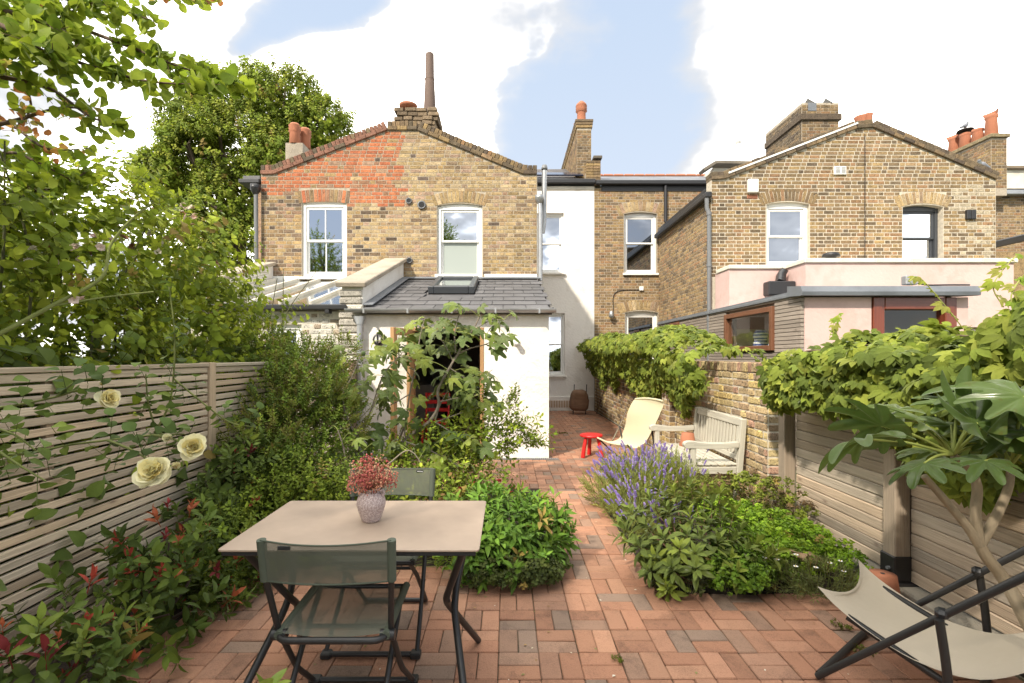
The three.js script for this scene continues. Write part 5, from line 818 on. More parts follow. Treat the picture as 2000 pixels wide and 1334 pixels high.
{ // vase and cut flowers
  const Zv = (EYE - TABLE_Y) * F / 321, c = V3(xAt(725, Zv), TABLE_Y + 0.0005, -Zv);
  const v = thing('vase', 'small pink speckled stoneware vase with two lugs on the table', 'vase');
  const prof = new THREE.SplineCurve([[0.0, 0.0], [0.034, 0.0], [0.046, 0.02], [0.061, 0.065], [0.063, 0.09], [0.052, 0.118], [0.037, 0.130], [0.036, 0.138], [0.045, 0.147], [0.041, 0.149], [0.033, 0.14], [0.03, 0.12]].map((p) => new THREE.Vector2(...p))).getPoints(60).map((p) => [Math.max(0, p.x), p.y]);
  const g = lathe(prof, 40); for (let i = 0, u = g.attributes.uv, p = g.attributes.position; i < u.count; i++) u.setXY(i, u.getX(i) * 0.38, p.getY(i));
  mesh('body', g.translate(c.x, c.y, c.z), std({ color: lin(0.56, 0.465, 0.45), map: TX.speck, bumpMap: TX.speck, bumpScale: 0.001, roughness: 0.7 }), v);
  for (const a of [-0.2, 2.9]) mesh('lug', mb().tube([V3(0.043, 0.135, 0), V3(0.058, 0.138, 0), V3(0.061, 0.124, 0), V3(0.054, 0.112, 0)].map((q) => q.applyAxisAngle(V3(0, 1, 0), a).add(c)), 0.006, 8), std({ color: lin(0.42, 0.33, 0.32), roughness: 0.7 }), v);
  const fl = thing('flower_bunch', 'bunch of small coral red flowers in the speckled vase', 'flowers'), r = rng(99), st = mb(), bl = mb(), lf = mb();
  const ico = new THREE.IcosahedronGeometry(1, 0);
  for (let k = 0; k < 74; k++) {
    const a = r() * 6.28, sp = Math.pow(r(), 0.6) * 0.095, hgt = 0.13 + 0.15 * r() * (1 - 0.5 * sp / 0.095) + 0.03, tip = V3(Math.cos(a) * sp, hgt, Math.sin(a) * sp).add(c), b0 = V3(Math.cos(a) * 0.015, 0.06, Math.sin(a) * 0.015).add(c), mid = b0.clone().lerp(tip, 0.55).add(V3(0, 0.03, 0));
    st.tube([b0, mid, tip], (t) => 0.0016 - 0.0006 * t, 4, [0.22, 0.1, 0.05], true, 6);
    const base = pick(r, [[0.40, 0.11, 0.08], [0.42, 0.145, 0.10], [0.44, 0.20, 0.12], [0.34, 0.07, 0.065], [0.44, 0.28, 0.16]]);
    for (let i = 0; i < 15; i++) { const q = tip.clone().add(V3((r() - 0.5) * 0.055, (r() - 0.7) * 0.055, (r() - 0.5) * 0.055)), s = 0.0022 + 0.003 * r(), kk = 0.7 + 0.6 * r(); bl.geo(ico, new THREE.Matrix4().compose(q, new THREE.Quaternion().setFromEuler(new THREE.Euler(r() * 6, r() * 6, 0)), V3(s, s * 1.4, s)), base.map((z) => z * kk)); }
  }
  mesh('stem', st, M.plain, fl); stuff(mesh('blossom', bl, M.bud, fl));
}
// =====================================================================
// DECK CHAIRS, STOOL, BENCH, POTS
// =====================================================================
function sheetBetween(rowsL, rowsR, sag, uvw) { // cloth between two side polylines of equal length
  const m = mb(), A = new THREE.CatmullRomCurve3(rowsL, false, 'centripetal').getPoints(36), B = new THREE.CatmullRomCurve3(rowsR, false, 'centripetal').getPoints(36), nu = 12;
  const P = (i, j) => { const u = i / nu; return A[j].clone().lerp(B[j], u).add(sag(u, j / 36)); }, L = A[0].distanceTo(B[0]);
  const N = (i, j) => { const a = P(Math.min(nu, i + 1), j).sub(P(Math.max(0, i - 1), j)), b = P(i, Math.min(36, j + 1)).sub(P(i, Math.max(0, j - 1))); return a.cross(b).normalize(); };
  for (let i = 0; i < nu; i++) for (let j = 0; j < 36; j++) { const c = [[i, j], [i + 1, j], [i + 1, j + 1], [i, j + 1]].map(([p, q]) => ({ v: P(p, q), n: N(p, q), u: [(p / nu) * L, q * 0.035] })); m.tri(c[0].v, c[1].v, c[2].v, WHITE, c[0].u, c[1].u, c[2].u, c[0].n, c[1].n, c[2].n); m.tri(c[0].v, c[2].v, c[3].v, WHITE, c[0].u, c[2].u, c[3].u, c[0].n, c[2].n, c[3].n); }
  return m;
}
{ // cream deck chair
  const t = thing('deck_chair', 'cream canvas deck chair beside the old brick wall', 'deck chair');
  const L = [[1167, 855, 6.7], [1190, 862, 6.65], [1208, 857, 6.6], [1220, 835, 6.55], [1226, 805, 6.5], [1236, 784, 6.46], [1241, 779, 6.44]].map((p) => at(...p)), Rr = [[1225, 869, 6.15], [1240, 875, 6.1], [1257, 867, 6.05], [1273, 842, 6.0], [1287, 812, 5.95], [1296, 790, 5.91], [1295, 783, 5.9]].map((p) => at(...p));
  const canvas = phy({ color: lin(0.74, 0.68, 0.45), map: TX.weave, roughness: 1, transmission: 0.15, thickness: 0 });
  mesh('sling', sheetBetween(L, Rr, (u, v) => V3(0, -0.03 * 4 * u * (1 - u) * (v < 0.5 ? 1 : 0.2) + 0.02 * 4 * u * (1 - u) * smooth(0.9, 1, v), 0)), canvas, t);
  const fold = mb().tube([0, 0.15, 0.5, 0.85, 1].map((u) => L[6].clone().lerp(Rr[6], u).add(V3(0, 0.02 * 4 * u * (1 - u) - 0.004, 0))), 0.013, 8).tube([0, 0.3, 0.5, 0.7, 1].map((u) => L[0].clone().lerp(Rr[0], u).add(V3(0, -0.03 * 4 * u * (1 - u), 0))), 0.012, 8); mesh('hem', fold, canvas, t);
  const gnd = (px, Z) => V3(xAt(px, Z), 0.011, -Z), fl = gnd(1178, 6.8), fr = gnd(1240, 6.28), ml = at(1224, 801, 6.52), mr = at(1289, 806, 5.96), rl = gnd(1228, 6.42), rr = gnd(1284, 5.95), cl = gnd(1222, 6.62), cr = gnd(1275, 6.12);
  for (const [p, q, m] of [[ml, fl, M.chrome], [mr, fr, M.chrome], [ml.clone().lerp(fl, 0.3), rl, M.tubeMetal], [mr.clone().lerp(fr, 0.3), rr, M.tubeMetal], [L[0], cl, M.tubeMetal], [Rr[0], cr, M.tubeMetal]]) mesh('leg', mb().tube([p, q], 0.011, 8, WHITE, false), m, t);
  mesh('cross_bar', mb().tube([fl, fr], 0.011, 8, WHITE, false).tube([rl, rr], 0.011, 8, WHITE, false).tube([cl, cr], 0.011, 8, WHITE, false), M.tubeMetal, t);
}
{ // red stool
  const t = thing('red_stool', 'low round red plastic stool beside the cream deck chair', 'stool'), c = V3(1.24, 0, -7.15);
  mesh('seat', lathe([[0, 0.29], [0.14, 0.29], [0.165, 0.30], [0.17, 0.315], [0.16, 0.33], [0.13, 0.325], [0, 0.322]], 28).translate(c.x, 0, c.z), M.red, t);
  for (let k = 0; k < 3; k++) { const a = k * 2.094 + 0.5; mesh('leg', mb().tube([V3(c.x + Math.cos(a) * 0.1, 0.295, c.z + Math.sin(a) * 0.1), V3(c.x + Math.cos(a) * 0.145, 0.1, c.z + Math.sin(a) * 0.145), V3(c.x + Math.cos(a) * 0.16, 0.0, c.z + Math.sin(a) * 0.16)], (q) => 0.026 + 0.006 * q, 10), M.red, t); }
}
{ // bench against the wall, facing left
  const t = thing('garden_bench', 'pale grey-cream slatted wooden bench against the brick wall', 'bench'), xf = 1.83, xb = 2.26, zn = -4.78, zf = -5.92, r = rng(6);
  const post = (x, z, y1, lean = 0) => mesh('leg', mb().bar(V3(x, 0, z), V3(x + lean, y1, z), 0.05, 0.055, 0.005, WHITE, V3(1, 0, 0), [r(), r()]), M.bench, t);
  post(xf, zn, 0.575); post(xf, zf, 0.575); post(xb, zn, 0.86, 0.07); post(xb, zf, 0.86, 0.07);
  mesh('front_rail', mb().aabb(xf - 0.018, 0.33, zf + 0.028, xf + 0.018, 0.40, zn - 0.028, 0.004, WHITE, [0.2, 0.3]), M.bench, t);
  for (const z of [zn, zf]) mesh('side_rail', mb().aabb(xf + 0.03, 0.32, z - 0.018, xb - 0.0, 0.39, z + 0.018, 0.004, WHITE, [r(), r()]), M.bench, t);
  for (let k = 0; k < 7; k++) { const x = xf - 0.01 + k * 0.066; mesh('seat_slat', mb().aabb(x, 0.402, zf + 0.0, x + 0.055, 0.42, zn + 0.012 * (k > 5 ? 0 : 1), 0.004, WHITE, [r() * 3, r() * 3]), M.bench, t); }
  const bx = (y) => xb + (0.07 * y) / 0.86;
  mesh('top_rail', mb().bar(V3(bx(0.83), 0.825, zf + 0.026), V3(bx(0.83), 0.825, zn - 0.026), 0.035, 0.085, 0.008, WHITE, V3(0.08, 1, 0)), M.bench, t);
  mesh('lower_rail', mb().bar(V3(bx(0.47), 0.47, zf + 0.026), V3(bx(0.47), 0.47, zn - 0.026), 0.03, 0.05, 0.005, WHITE, V3(0.08, 1, 0)), M.bench, t);
  const n = 14; for (let k = 0; k < n; k++) { const z = zn - 0.05 - ((zn - zf - 0.1) * (k + 0.5)) / n; mesh('back_slat', mb().bar(V3(bx(0.49), 0.495, z), V3(bx(0.78), 0.782, z), 0.045, 0.016, 0.003, WHITE, V3(1, 0, 0), [r() * 3, r() * 3]), M.bench, t); }
  for (const z of [zn, zf]) {
    const s = new THREE.Shape(); s.moveTo(-0.06, 0.0); s.quadraticCurveTo(-0.1, 0.01, -0.085, 0.045); s.quadraticCurveTo(-0.06, 0.075, 0.05, 0.055); s.quadraticCurveTo(0.2, 0.03, 0.44, 0.055); s.lineTo(0.44, 0.01); s.quadraticCurveTo(0.2, -0.015, 0.05, 0.0); s.closePath();
    const g = new THREE.ExtrudeGeometry(s, { depth: 0.06, bevelEnabled: true, bevelSize: 0.004, bevelThickness: 0.004, bevelSegments: 2 }); g.translate(xf, 0.578, z - 0.03); mesh('armrest', g, M.bench, t);
  }
}
const pot = (label, p, s, tilt = 0) => { const g = thing('terracotta_pot', label, 'flower pot'); mesh('body', lathe([[0, 0], [0.088, 0], [0.112, 0.155], [0.124, 0.157], [0.126, 0.2], [0.112, 0.2], [0.1, 0.16], [0.08, 0.02], [0.02, 0.02], [0, 0.02]], 28).scale(s, s, s).rotateX(tilt).translate(p.x, p.y, p.z), M.terracotta, g); return g; };
pot('terracotta pot standing upside down on the bench seat', V3(2.14, 0.42 + 0.155, -5.74), 0.78, Math.PI);
{ const g = pot('terracotta pot upside down on the ground by the fence plinth', V3(2.28, 0.16, -2.94), 0.8, Math.PI); mesh('drain_hole', lathe([[0, 0], [0.012, 0], [0.012, 0.002], [0, 0.002]], 12).translate(2.28, 0.161, -2.94), M.dark, g); }
{ // grey sling lounger, front right
  const t = thing('sling_lounger', 'grey canvas lounger with charcoal tube frame in the right foreground', 'lounger');
  const A = V3(1.434, 0.016, -2.226), B = V3(1.90, 0.016, -2.57), back = V3(0.65, 0, 0.75), up = 1.06;
  const w = B.clone().sub(A), on = (P, s, y) => P.clone().addScaledVector(back, s).setY(y);
  const side = (P, e) => [on(P, -0.02 + e, 0.405), on(P, 0.05 + e, 0.345), on(P, 0.18 + e, 0.275), on(P, 0.34 + e, 0.225), on(P, 0.52 + e, 0.24), on(P, 0.68 + e, 0.36), on(P, 0.84 + e, 0.58), on(P, 1.0 + e, 0.86)];
  const a2 = A.clone().addScaledVector(w, 0.06), b2 = A.clone().addScaledVector(w, 0.94);
  mesh('sling', sheetBetween(side(a2, 0), side(b2, 0), (u, v) => V3(0, -0.045 * 4 * u * (1 - u) * Math.exp(-((v - 0.35) ** 2) * 14) - 0.055 * 4 * u * (1 - u) * Math.exp(-(v ** 2) * 160), 0).addScaledVector(back, 0.06 * 4 * u * (1 - u) * Math.exp(-(v ** 2) * 160))), phy({ color: lin(0.70, 0.61, 0.475), map: TX.weave, bumpMap: TX.stain, bumpScale: 0.02, roughness: 1, transmission: 0.12, thickness: 0 }), t);
  for (const P of [A, B]) {
    const s = P === A ? -1 : 1, off = w.clone().setLength(0.02 * s);
    mesh('side_tube', tubeR(mb(), [on(P, 0, 0.016), on(P, 0.86, 0.91)].map((q) => q.add(off)), 0.0145), M.tubeMetal, t);
    mesh('leg', tubeR(mb(), [on(P, 0.09, 0.30), on(P, 0.82, 0.016)].map((q) => q.addScaledVector(off, -3)), 0.015), M.tubeMetal, t);
    mesh('leg', tubeR(mb(), [on(P, 0.43, 0.46), on(P, 0.45, 0.3), on(P, 0.47, 0.016)].map((q) => q.addScaledVector(off, 2.6)), 0.0155), M.tubeMetal, t);
    mesh('clamp', mb().box(TR(on(P, 0.43, 0.46).add(off).x, 0.475, on(P, 0.43, 0.46).add(off).z, 0, 0.85, 0.2), 0.045, 0.04, 0.042, 0.012), M.black, t);
  }
  mesh('base_bar', tubeR(mb(), [A.clone(), B.clone()], 0.0165).tube([on(A, 0.82, 0.016), on(B, 0.82, 0.016)], 0.015, 10, WHITE, false).tube([on(A, 0.47, 0.016), on(B, 0.47, 0.016)], 0.015, 10, WHITE, false), M.tubeMetal, t);
}
{ // brown sack on a trolley near the house
  const t = thing('garden_sack', 'rumpled brown woven sack standing by the far end of the creeper wall', 'sack'), c = at(1131, 775, 12.4), g = new THREE.SphereGeometry(1, 28, 20), p = g.attributes.position;
  for (let i = 0; i < p.count; i++) { const x = p.getX(i), y = p.getY(i), z = p.getZ(i), n = 1 + 0.22 * (fbm3(x * 3 + 5, y * 5, z * 3, 3) - 0.5), bx = Math.sign(x) * Math.pow(Math.abs(x), 0.45), by = Math.sign(y) * Math.pow(Math.abs(y), 0.4), bz = Math.sign(z) * Math.pow(Math.abs(z), 0.6); p.setXYZ(i, bx * 0.24 * n * (1 - 0.25 * Math.max(0, by)), by * 0.27, bz * 0.2 * n); }
  g.computeVertexNormals(); mesh('bag', g.translate(c.x, 0.36, c.z), std({ color: lin(0.22, 0.125, 0.075), map: TX.bark, roughness: 0.9 }), t);
  mesh('frame', mb().tube([V3(c.x + 0.16, 0.0, c.z + 0.05), V3(c.x + 0.22, 0.75, c.z - 0.15)], 0.012, 6, WHITE, false).tube([V3(c.x - 0.16, 0.0, c.z + 0.05), V3(c.x - 0.1, 0.75, c.z - 0.15)], 0.012, 6, WHITE, false), M.black, t);
}
// =====================================================================
// LEAVES
// =====================================================================
// leaf along +Z, upper face +Y
function leafG(len, wid, o = {}) {
  const n = o.seg || 4, fold = o.fold ?? 0.25, curl = o.curl ?? 0.25, sh = o.shape ?? 0.85, P = [], U = [], I = [], st = o.stalk ?? 0.08;
  for (let i = 0; i <= n; i++) {
    const t = i / n, w = (wid / 2) * Math.pow(Math.sin(Math.PI * Math.pow(t, sh)), o.pow ?? 0.8), z = len * (st + t * (1 - st)), y = -curl * len * t * t + (o.lift ?? 0.1) * len * t, wob = (o.wave ?? 0) * Math.sin(t * 9) * w;
    P.push(-w, y + fold * w + wob, z, 0, y, z, w, y + fold * w - wob, z); U.push(-w, z, 0, z, w, z);
    if (i < n) { const k = i * 3; I.push(k, k + 3, k + 1, k + 1, k + 3, k + 4, k + 1, k + 4, k + 2, k + 2, k + 4, k + 5); }
  }
  const g = new THREE.BufferGeometry(); g.setAttribute('position', new THREE.Float32BufferAttribute(P, 3)); g.setAttribute('uv', new THREE.Float32BufferAttribute(U, 2)); g.setIndex(I); g.computeVertexNormals(); return g;
}
// palmate leaf: lobes [angle from the tip (+Z), length, half width]
function palmG(lobes, o = {}) {
  const na = o.na || 72, nr = 4, P = [0, 0, 0], U = [0, 0], I = [], span = o.span ?? 2.75, base = o.base ?? 0.3;
  for (let i = 0; i <= na; i++) {
    const th = -span + (2 * span * i) / na; let r = base, ph = 0;
    for (const [a, l, w] of lobes) { const d = Math.abs(th - a) / w; const v = l * Math.exp(-Math.pow(d, 2.6) * 0.9); if (v > r) { r = v; } ph = Math.max(ph, Math.exp(-d * d * 3) ); }
    if (o.tooth) r *= 1 + o.tooth * (i % 2 ? 1 : -1);
    for (let j = 1; j <= nr; j++) { const q = (r * j) / nr, x = Math.sin(th) * q, z = Math.cos(th) * q; P.push(x, -(o.droop ?? 0.35) * q * q + (o.ridge ?? 0.05) * (0.5 - ph) * q * 1.6 + (o.wave ?? 0.03) * Math.sin(th * 7 + j) * q, z); U.push(x, z); }
    if (i < na) { const k = 1 + i * nr; I.push(0, k, k + nr); for (let j = 0; j < nr - 1; j++) I.push(k + j, k + j + 1, k + nr + j, k + j + 1, k + nr + j + 1, k + nr + j); }
  }
  const g = new THREE.BufferGeometry(); g.setAttribute('position', new THREE.Float32BufferAttribute(P, 3)); g.setAttribute('uv', new THREE.Float32BufferAttribute(U.map((v) => 0.5 + v * 0.46), 2)); g.setIndex(I); g.computeVertexNormals(); return g;
}
// shoot of leaves along +Y
function sprigG(leaf, n, o = {}) {
  const m = mb(), r = rng(o.seed || 1), L = o.len ?? 0.1;
  for (let k = 0; k < n; k++) {
    const t = n === 1 ? 1 : k / (n - 1), el = (o.el0 ?? -0.1) + ((o.el1 ?? 0.9) - (o.el0 ?? -0.1)) * Math.pow(t, o.elp ?? 1) + (r() - 0.5) * 0.5, a = o.flat ? (k % 2 ? 1.35 : -1.35) * (1 - t * 0.75) + (o.flat > 1 ? (r() - 0.5) * 0.6 : 0) : k * 2.4 + (r() - 0.5) * 0.9, s = (o.s0 ?? 0.9) + ((o.s1 ?? 0.8) - (o.s0 ?? 0.9)) * t + (r() - 0.5) * 0.2, kk = (o.c0 ?? 0.85) + ((o.c1 ?? 1.15) - (o.c0 ?? 0.85)) * t + (r() - 0.5) * 0.2;
    const q = new THREE.Quaternion().setFromEuler(new THREE.Euler(0, a, 0)).multiply(new THREE.Quaternion().setFromEuler(new THREE.Euler(-el, 0, (r() - 0.5) * 0.6)));
    const tip = o.tip && t > (o.tipFrom ?? 0.7) ? o.tip : WHITE;
    m.geo(leaf, new THREE.Matrix4().compose(V3(0, L * t, 0), q, V3(s, s, s)), [kk * tip[0], kk * tip[1], kk * tip[2]]);
  }
  if (o.stem !== 0) m.tube([V3(0, -(o.below ?? 0.02), 0), V3(0, L, 0)], o.stem ?? 0.0015, 4, o.stemCol || [0.9, 0.75, 0.6], false);
  return m.done();
}
const UPV = V3(0, 1, 0);
function scatter(parent, geo, mat, items, name = 'foliage') {
  if (!items.length) return null;
  const im = new THREE.InstancedMesh(geo, mat, items.length), m = new THREE.Matrix4(), q = new THREE.Quaternion(), q2 = new THREE.Quaternion(), c = new THREE.Color();
  items.forEach((it, i) => { q.setFromUnitVectors(UPV, it.d.clone().normalize()); q2.setFromAxisAngle(UPV, it.a ?? 0); m.compose(it.p, q.multiply(q2), V3(it.s, it.s, it.s)); im.setMatrixAt(i, m); im.setColorAt(i, it.c[1] > it.c[0] ? c.setRGB(it.c[0] * 1.08, it.c[1] * 1.1, it.c[2] * 0.75) : c.setRGB(it.c[0], it.c[1], it.c[2])); });
  im.name = name; return stuff(put(im, parent));
}
// points through a crown made of ellipsoids [x, y, z, rx, ry, rz]
function crown(blobs, n, o) {
  const r = rng(o.seed), out = [], wts = blobs.map((b) => Math.pow(b[3] * b[4] * b[5], 0.67)), sum = wts.reduce((a, b) => a + b, 0); let guard = 0;
  while (out.length < n && guard++ < n * 12) {
    let k = r() * sum, i = 0; while ((k -= wts[i]) > 0 && i < blobs.length - 1) i++; const b = blobs[i];
    const z = 2 * r() - 1, a = r() * 6.2832, s = Math.sqrt(1 - z * z), d = V3(s * Math.cos(a), z, s * Math.sin(a)), rad = (o.in ?? 0.45) + (1 - (o.in ?? 0.45)) * Math.pow(r(), 0.55);
    const p = V3(b[0] + d.x * b[3] * rad, b[1] + d.y * b[4] * rad, b[2] + d.z * b[5] * rad);
    if (o.ok && !o.ok(p)) continue;
    const g = noise3(p.x * (o.freq ?? 3) + 7, p.y * (o.freq ?? 3) + 3, p.z * (o.freq ?? 3) + 1) * 0.65 + 0.35 * noise3(p.x * (o.freq ?? 3) * 2.7, p.y * (o.freq ?? 3) * 2.7 + 9, p.z * (o.freq ?? 3) * 2.7);
    if (g < (o.gap ?? 0.36)) continue;
    const n3 = V3(d.x / b[3], d.y / b[4], d.z / b[5]).normalize();
    const dir = n3.multiplyScalar(o.outw ?? 0.8).add(V3((r() - 0.5) * 0.9, (o.up ?? 0.5) + (r() - 0.5) * 0.6, (r() - 0.5) * 0.9));
    const pal = o.pal, cc = pick(r, pal), kk = 0.85 + 0.65 * r();
    out.push({ p, d: dir, a: r() * 6.28, s: (o.size ?? 1) * (0.55 + 0.8 * r()), c: r() < 0.014 ? [0.3 * kk, 0.22 * kk, 0.06 * kk] : [cc[0] * kk, cc[1] * kk, cc[2] * kk] });
  }
  return out;
}
const blobsAt = (list) => list.map(([px, py, Z, rx, ry, rz]) => { const p = at(px, py, Z); return [p.x, p.y, p.z, rx, ry, rz]; });
const stems = (parent, name, base, tips, r0, r1, col, seed, lean = 0.25) => { const r = rng(seed), m = mb(); for (const t of tips) { const mid = base.clone().lerp(t, 0.5).add(V3((r() - 0.5) * lean, (r() - 0.2) * lean * 0.5, (r() - 0.5) * lean)); m.tube([base.clone().add(V3((r() - 0.5) * 0.1, 0, (r() - 0.5) * 0.1)), mid, t], (q) => r0 + (r1 - r0) * q, 6, col, true, 8); } return mesh(name, m, M.bark, parent); };
const GR = { mid: [[0.134, 0.182, 0.024], [0.116, 0.161, 0.0216], [0.171, 0.213, 0.028]], bright: [[0.232, 0.291, 0.036], [0.183, 0.25, 0.032], [0.276, 0.312, 0.048]], dark: [[0.061, 0.104, 0.0224], [0.0793, 0.125, 0.0256], [0.0488, 0.0884, 0.0208]], olive: [[0.175, 0.198, 0.036], [0.22, 0.21, 0.05], [0.146, 0.166, 0.028]], blue: [[0.11, 0.146, 0.06], [0.0915, 0.125, 0.048]] };
const L_ = {
  ovate: leafG(0.075, 0.05, { curl: 0.35, fold: 0.2, seg: 4, shape: 0.7 }),
  small: leafG(0.034, 0.017, { seg: 3, curl: 0.3 }),
  tiny: leafG(0.02, 0.012, { seg: 2, curl: 0.3 }),
  lance: leafG(0.1, 0.03, { seg: 5, curl: 0.35, fold: 0.35, shape: 0.95, pow: 1 }),
  photinia: leafG(0.085, 0.032, { seg: 4, curl: 0.2, fold: 0.35, shape: 0.9 }),
  needle: leafG(0.045, 0.005, { seg: 2, curl: 0.15 }),
};
// ---------- trees ----------
const SPRIG = {};
SPRIG.plane = sprigG(leafG(0.17, 0.15, { seg: 3, curl: 0.4, fold: 0.15, shape: 0.6 }), 9, { len: 0.34, seed: 3, el0: -0.6, el1: 0.8, stem: 0.006 });
function tree(name, label, base, trunkTop, r0, blobs, n, sprig, pal, o = {}) {
  const t = thing(name, label, 'tree', o.group), m = mb(), r = rng(o.seed || 7);
  m.tube([base, base.clone().lerp(trunkTop, 0.5).add(V3(0.1, 0, 0.05)), trunkTop], (q) => r0 * (1 - 0.6 * q), 10, [0.16, 0.12, 0.085]);
  mesh('trunk', m, M.bark, t);
  const lm = mb(); for (const b of blobs) { const st = base.clone().lerp(trunkTop, 0.45 + 0.5 * r()), e = V3(b[0], b[1], b[2]), c = st.clone().lerp(e, 0.5).add(V3((r() - 0.5) * b[3] * 0.4, -b[4] * 0.1, (r() - 0.5) * b[3] * 0.4)); lm.tube([st, c, e], (q) => r0 * 0.42 * (1 - 0.85 * q) + 0.01, 7, [0.15, 0.11, 0.08]); for (let k = 0; k < 4; k++) { const e2 = e.clone().add(V3((r() - 0.5) * b[3] * 1.5, (r() - 0.3) * b[4] * 1.3, (r() - 0.5) * b[5] * 1.5)); lm.tube([c, e.clone().lerp(e2, 0.4), e2], (q) => r0 * 0.16 * (1 - 0.8 * q) + 0.006, 5, [0.14, 0.105, 0.08]); } }
  mesh('limb', lm, M.bark, t);
  scatter(t, sprig, o.mat || M.leaf, crown(blobs, n, { seed: (o.seed || 7) + 100, pal, freq: 0.9, gap: 0.4, ...o }), 'crown');
  return t;
}
{
  const Z = 24, B = [[470, 300, 24, 2.7, 2.4, 2.4], [380, 250, 24.4, 1.7, 1.9, 1.7], [420, 180, 24, 1.3, 1.3, 1.3], [560, 200, 24, 1.9, 1.7, 1.8], [620, 250, 23.6, 1.8, 1.4, 1.6], [340, 350, 24, 1.7, 1.6, 1.7], [310, 335, 23.6, 1.1, 0.9, 1.1], [430, 400, 23.6, 2.0, 1.8, 2.0], [470, 480, 23.5, 1.7, 1.6, 1.6], [540, 320, 23.2, 1.9, 1.7, 1.7], [500, 175, 24.2, 1.2, 1.1, 1.2], [620, 330, 24.5, 1.7, 1.6, 1.6], [400, 470, 24.5, 1.4, 1.3, 1.3], [365, 290, 23, 1.2, 1.2, 1.2]];
  tree('plane_tree', 'tall broad leafy tree behind the left chimney', V3(-13.2, -0.1, -24.4), V3(-13.4, 9, -24.2), 0.4, blobsAt(B), 11000, SPRIG.plane, [[0.17, 0.22, 0.03], [0.21, 0.26, 0.036], [0.13, 0.18, 0.027], [0.25, 0.27, 0.05]], { seed: 17, size: 0.9, gap: 0.36, freq: 0.8 });
}
// trees behind the camera: they shade the near half of the garden and show in the window panes
{
  const sp = sprigG(leafG(0.11, 0.06, { seg: 3, curl: 0.3 }), 9, { len: 0.3, seed: 23, stem: 0.004 });
  const mk = (x, z, h, w, n, seed, label) => { const b = [], r = rng(seed); for (let k = 0; k < 11; k++) { const y = 1.9 + ((h - 2.4) * k) / 10, q = w * (0.5 + 0.65 * Math.sin(Math.PI * Math.min(1, 0.15 + (k / 10) * 0.85))); b.push([x + (r() - 0.5) * w * 0.7, y, z + (r() - 0.5) * w * 0.7, q * 0.75, 0.8, q * 0.75]); } tree('garden_tree', label, V3(x, -0.15, z), V3(x, h * 0.75, z), 0.16, b, n, sp, GR.mid, { seed, gap: 0.36, freq: 1.1, size: 1.15, group: 'trees behind the viewpoint' }); };
  mk(-3.0, 4.0, 8.0, 1.8, 2600, 301, 'tall tree behind the viewpoint, nearest the middle of the garden end');
  mk(-5.9, 3.6, 7.8, 1.8, 2400, 302, 'tall tree behind the viewpoint, second along the garden end');
  mk(-9.2, 4.2, 7.4, 1.7, 1500, 303, 'tall tree behind the viewpoint, farthest along the garden end');
}
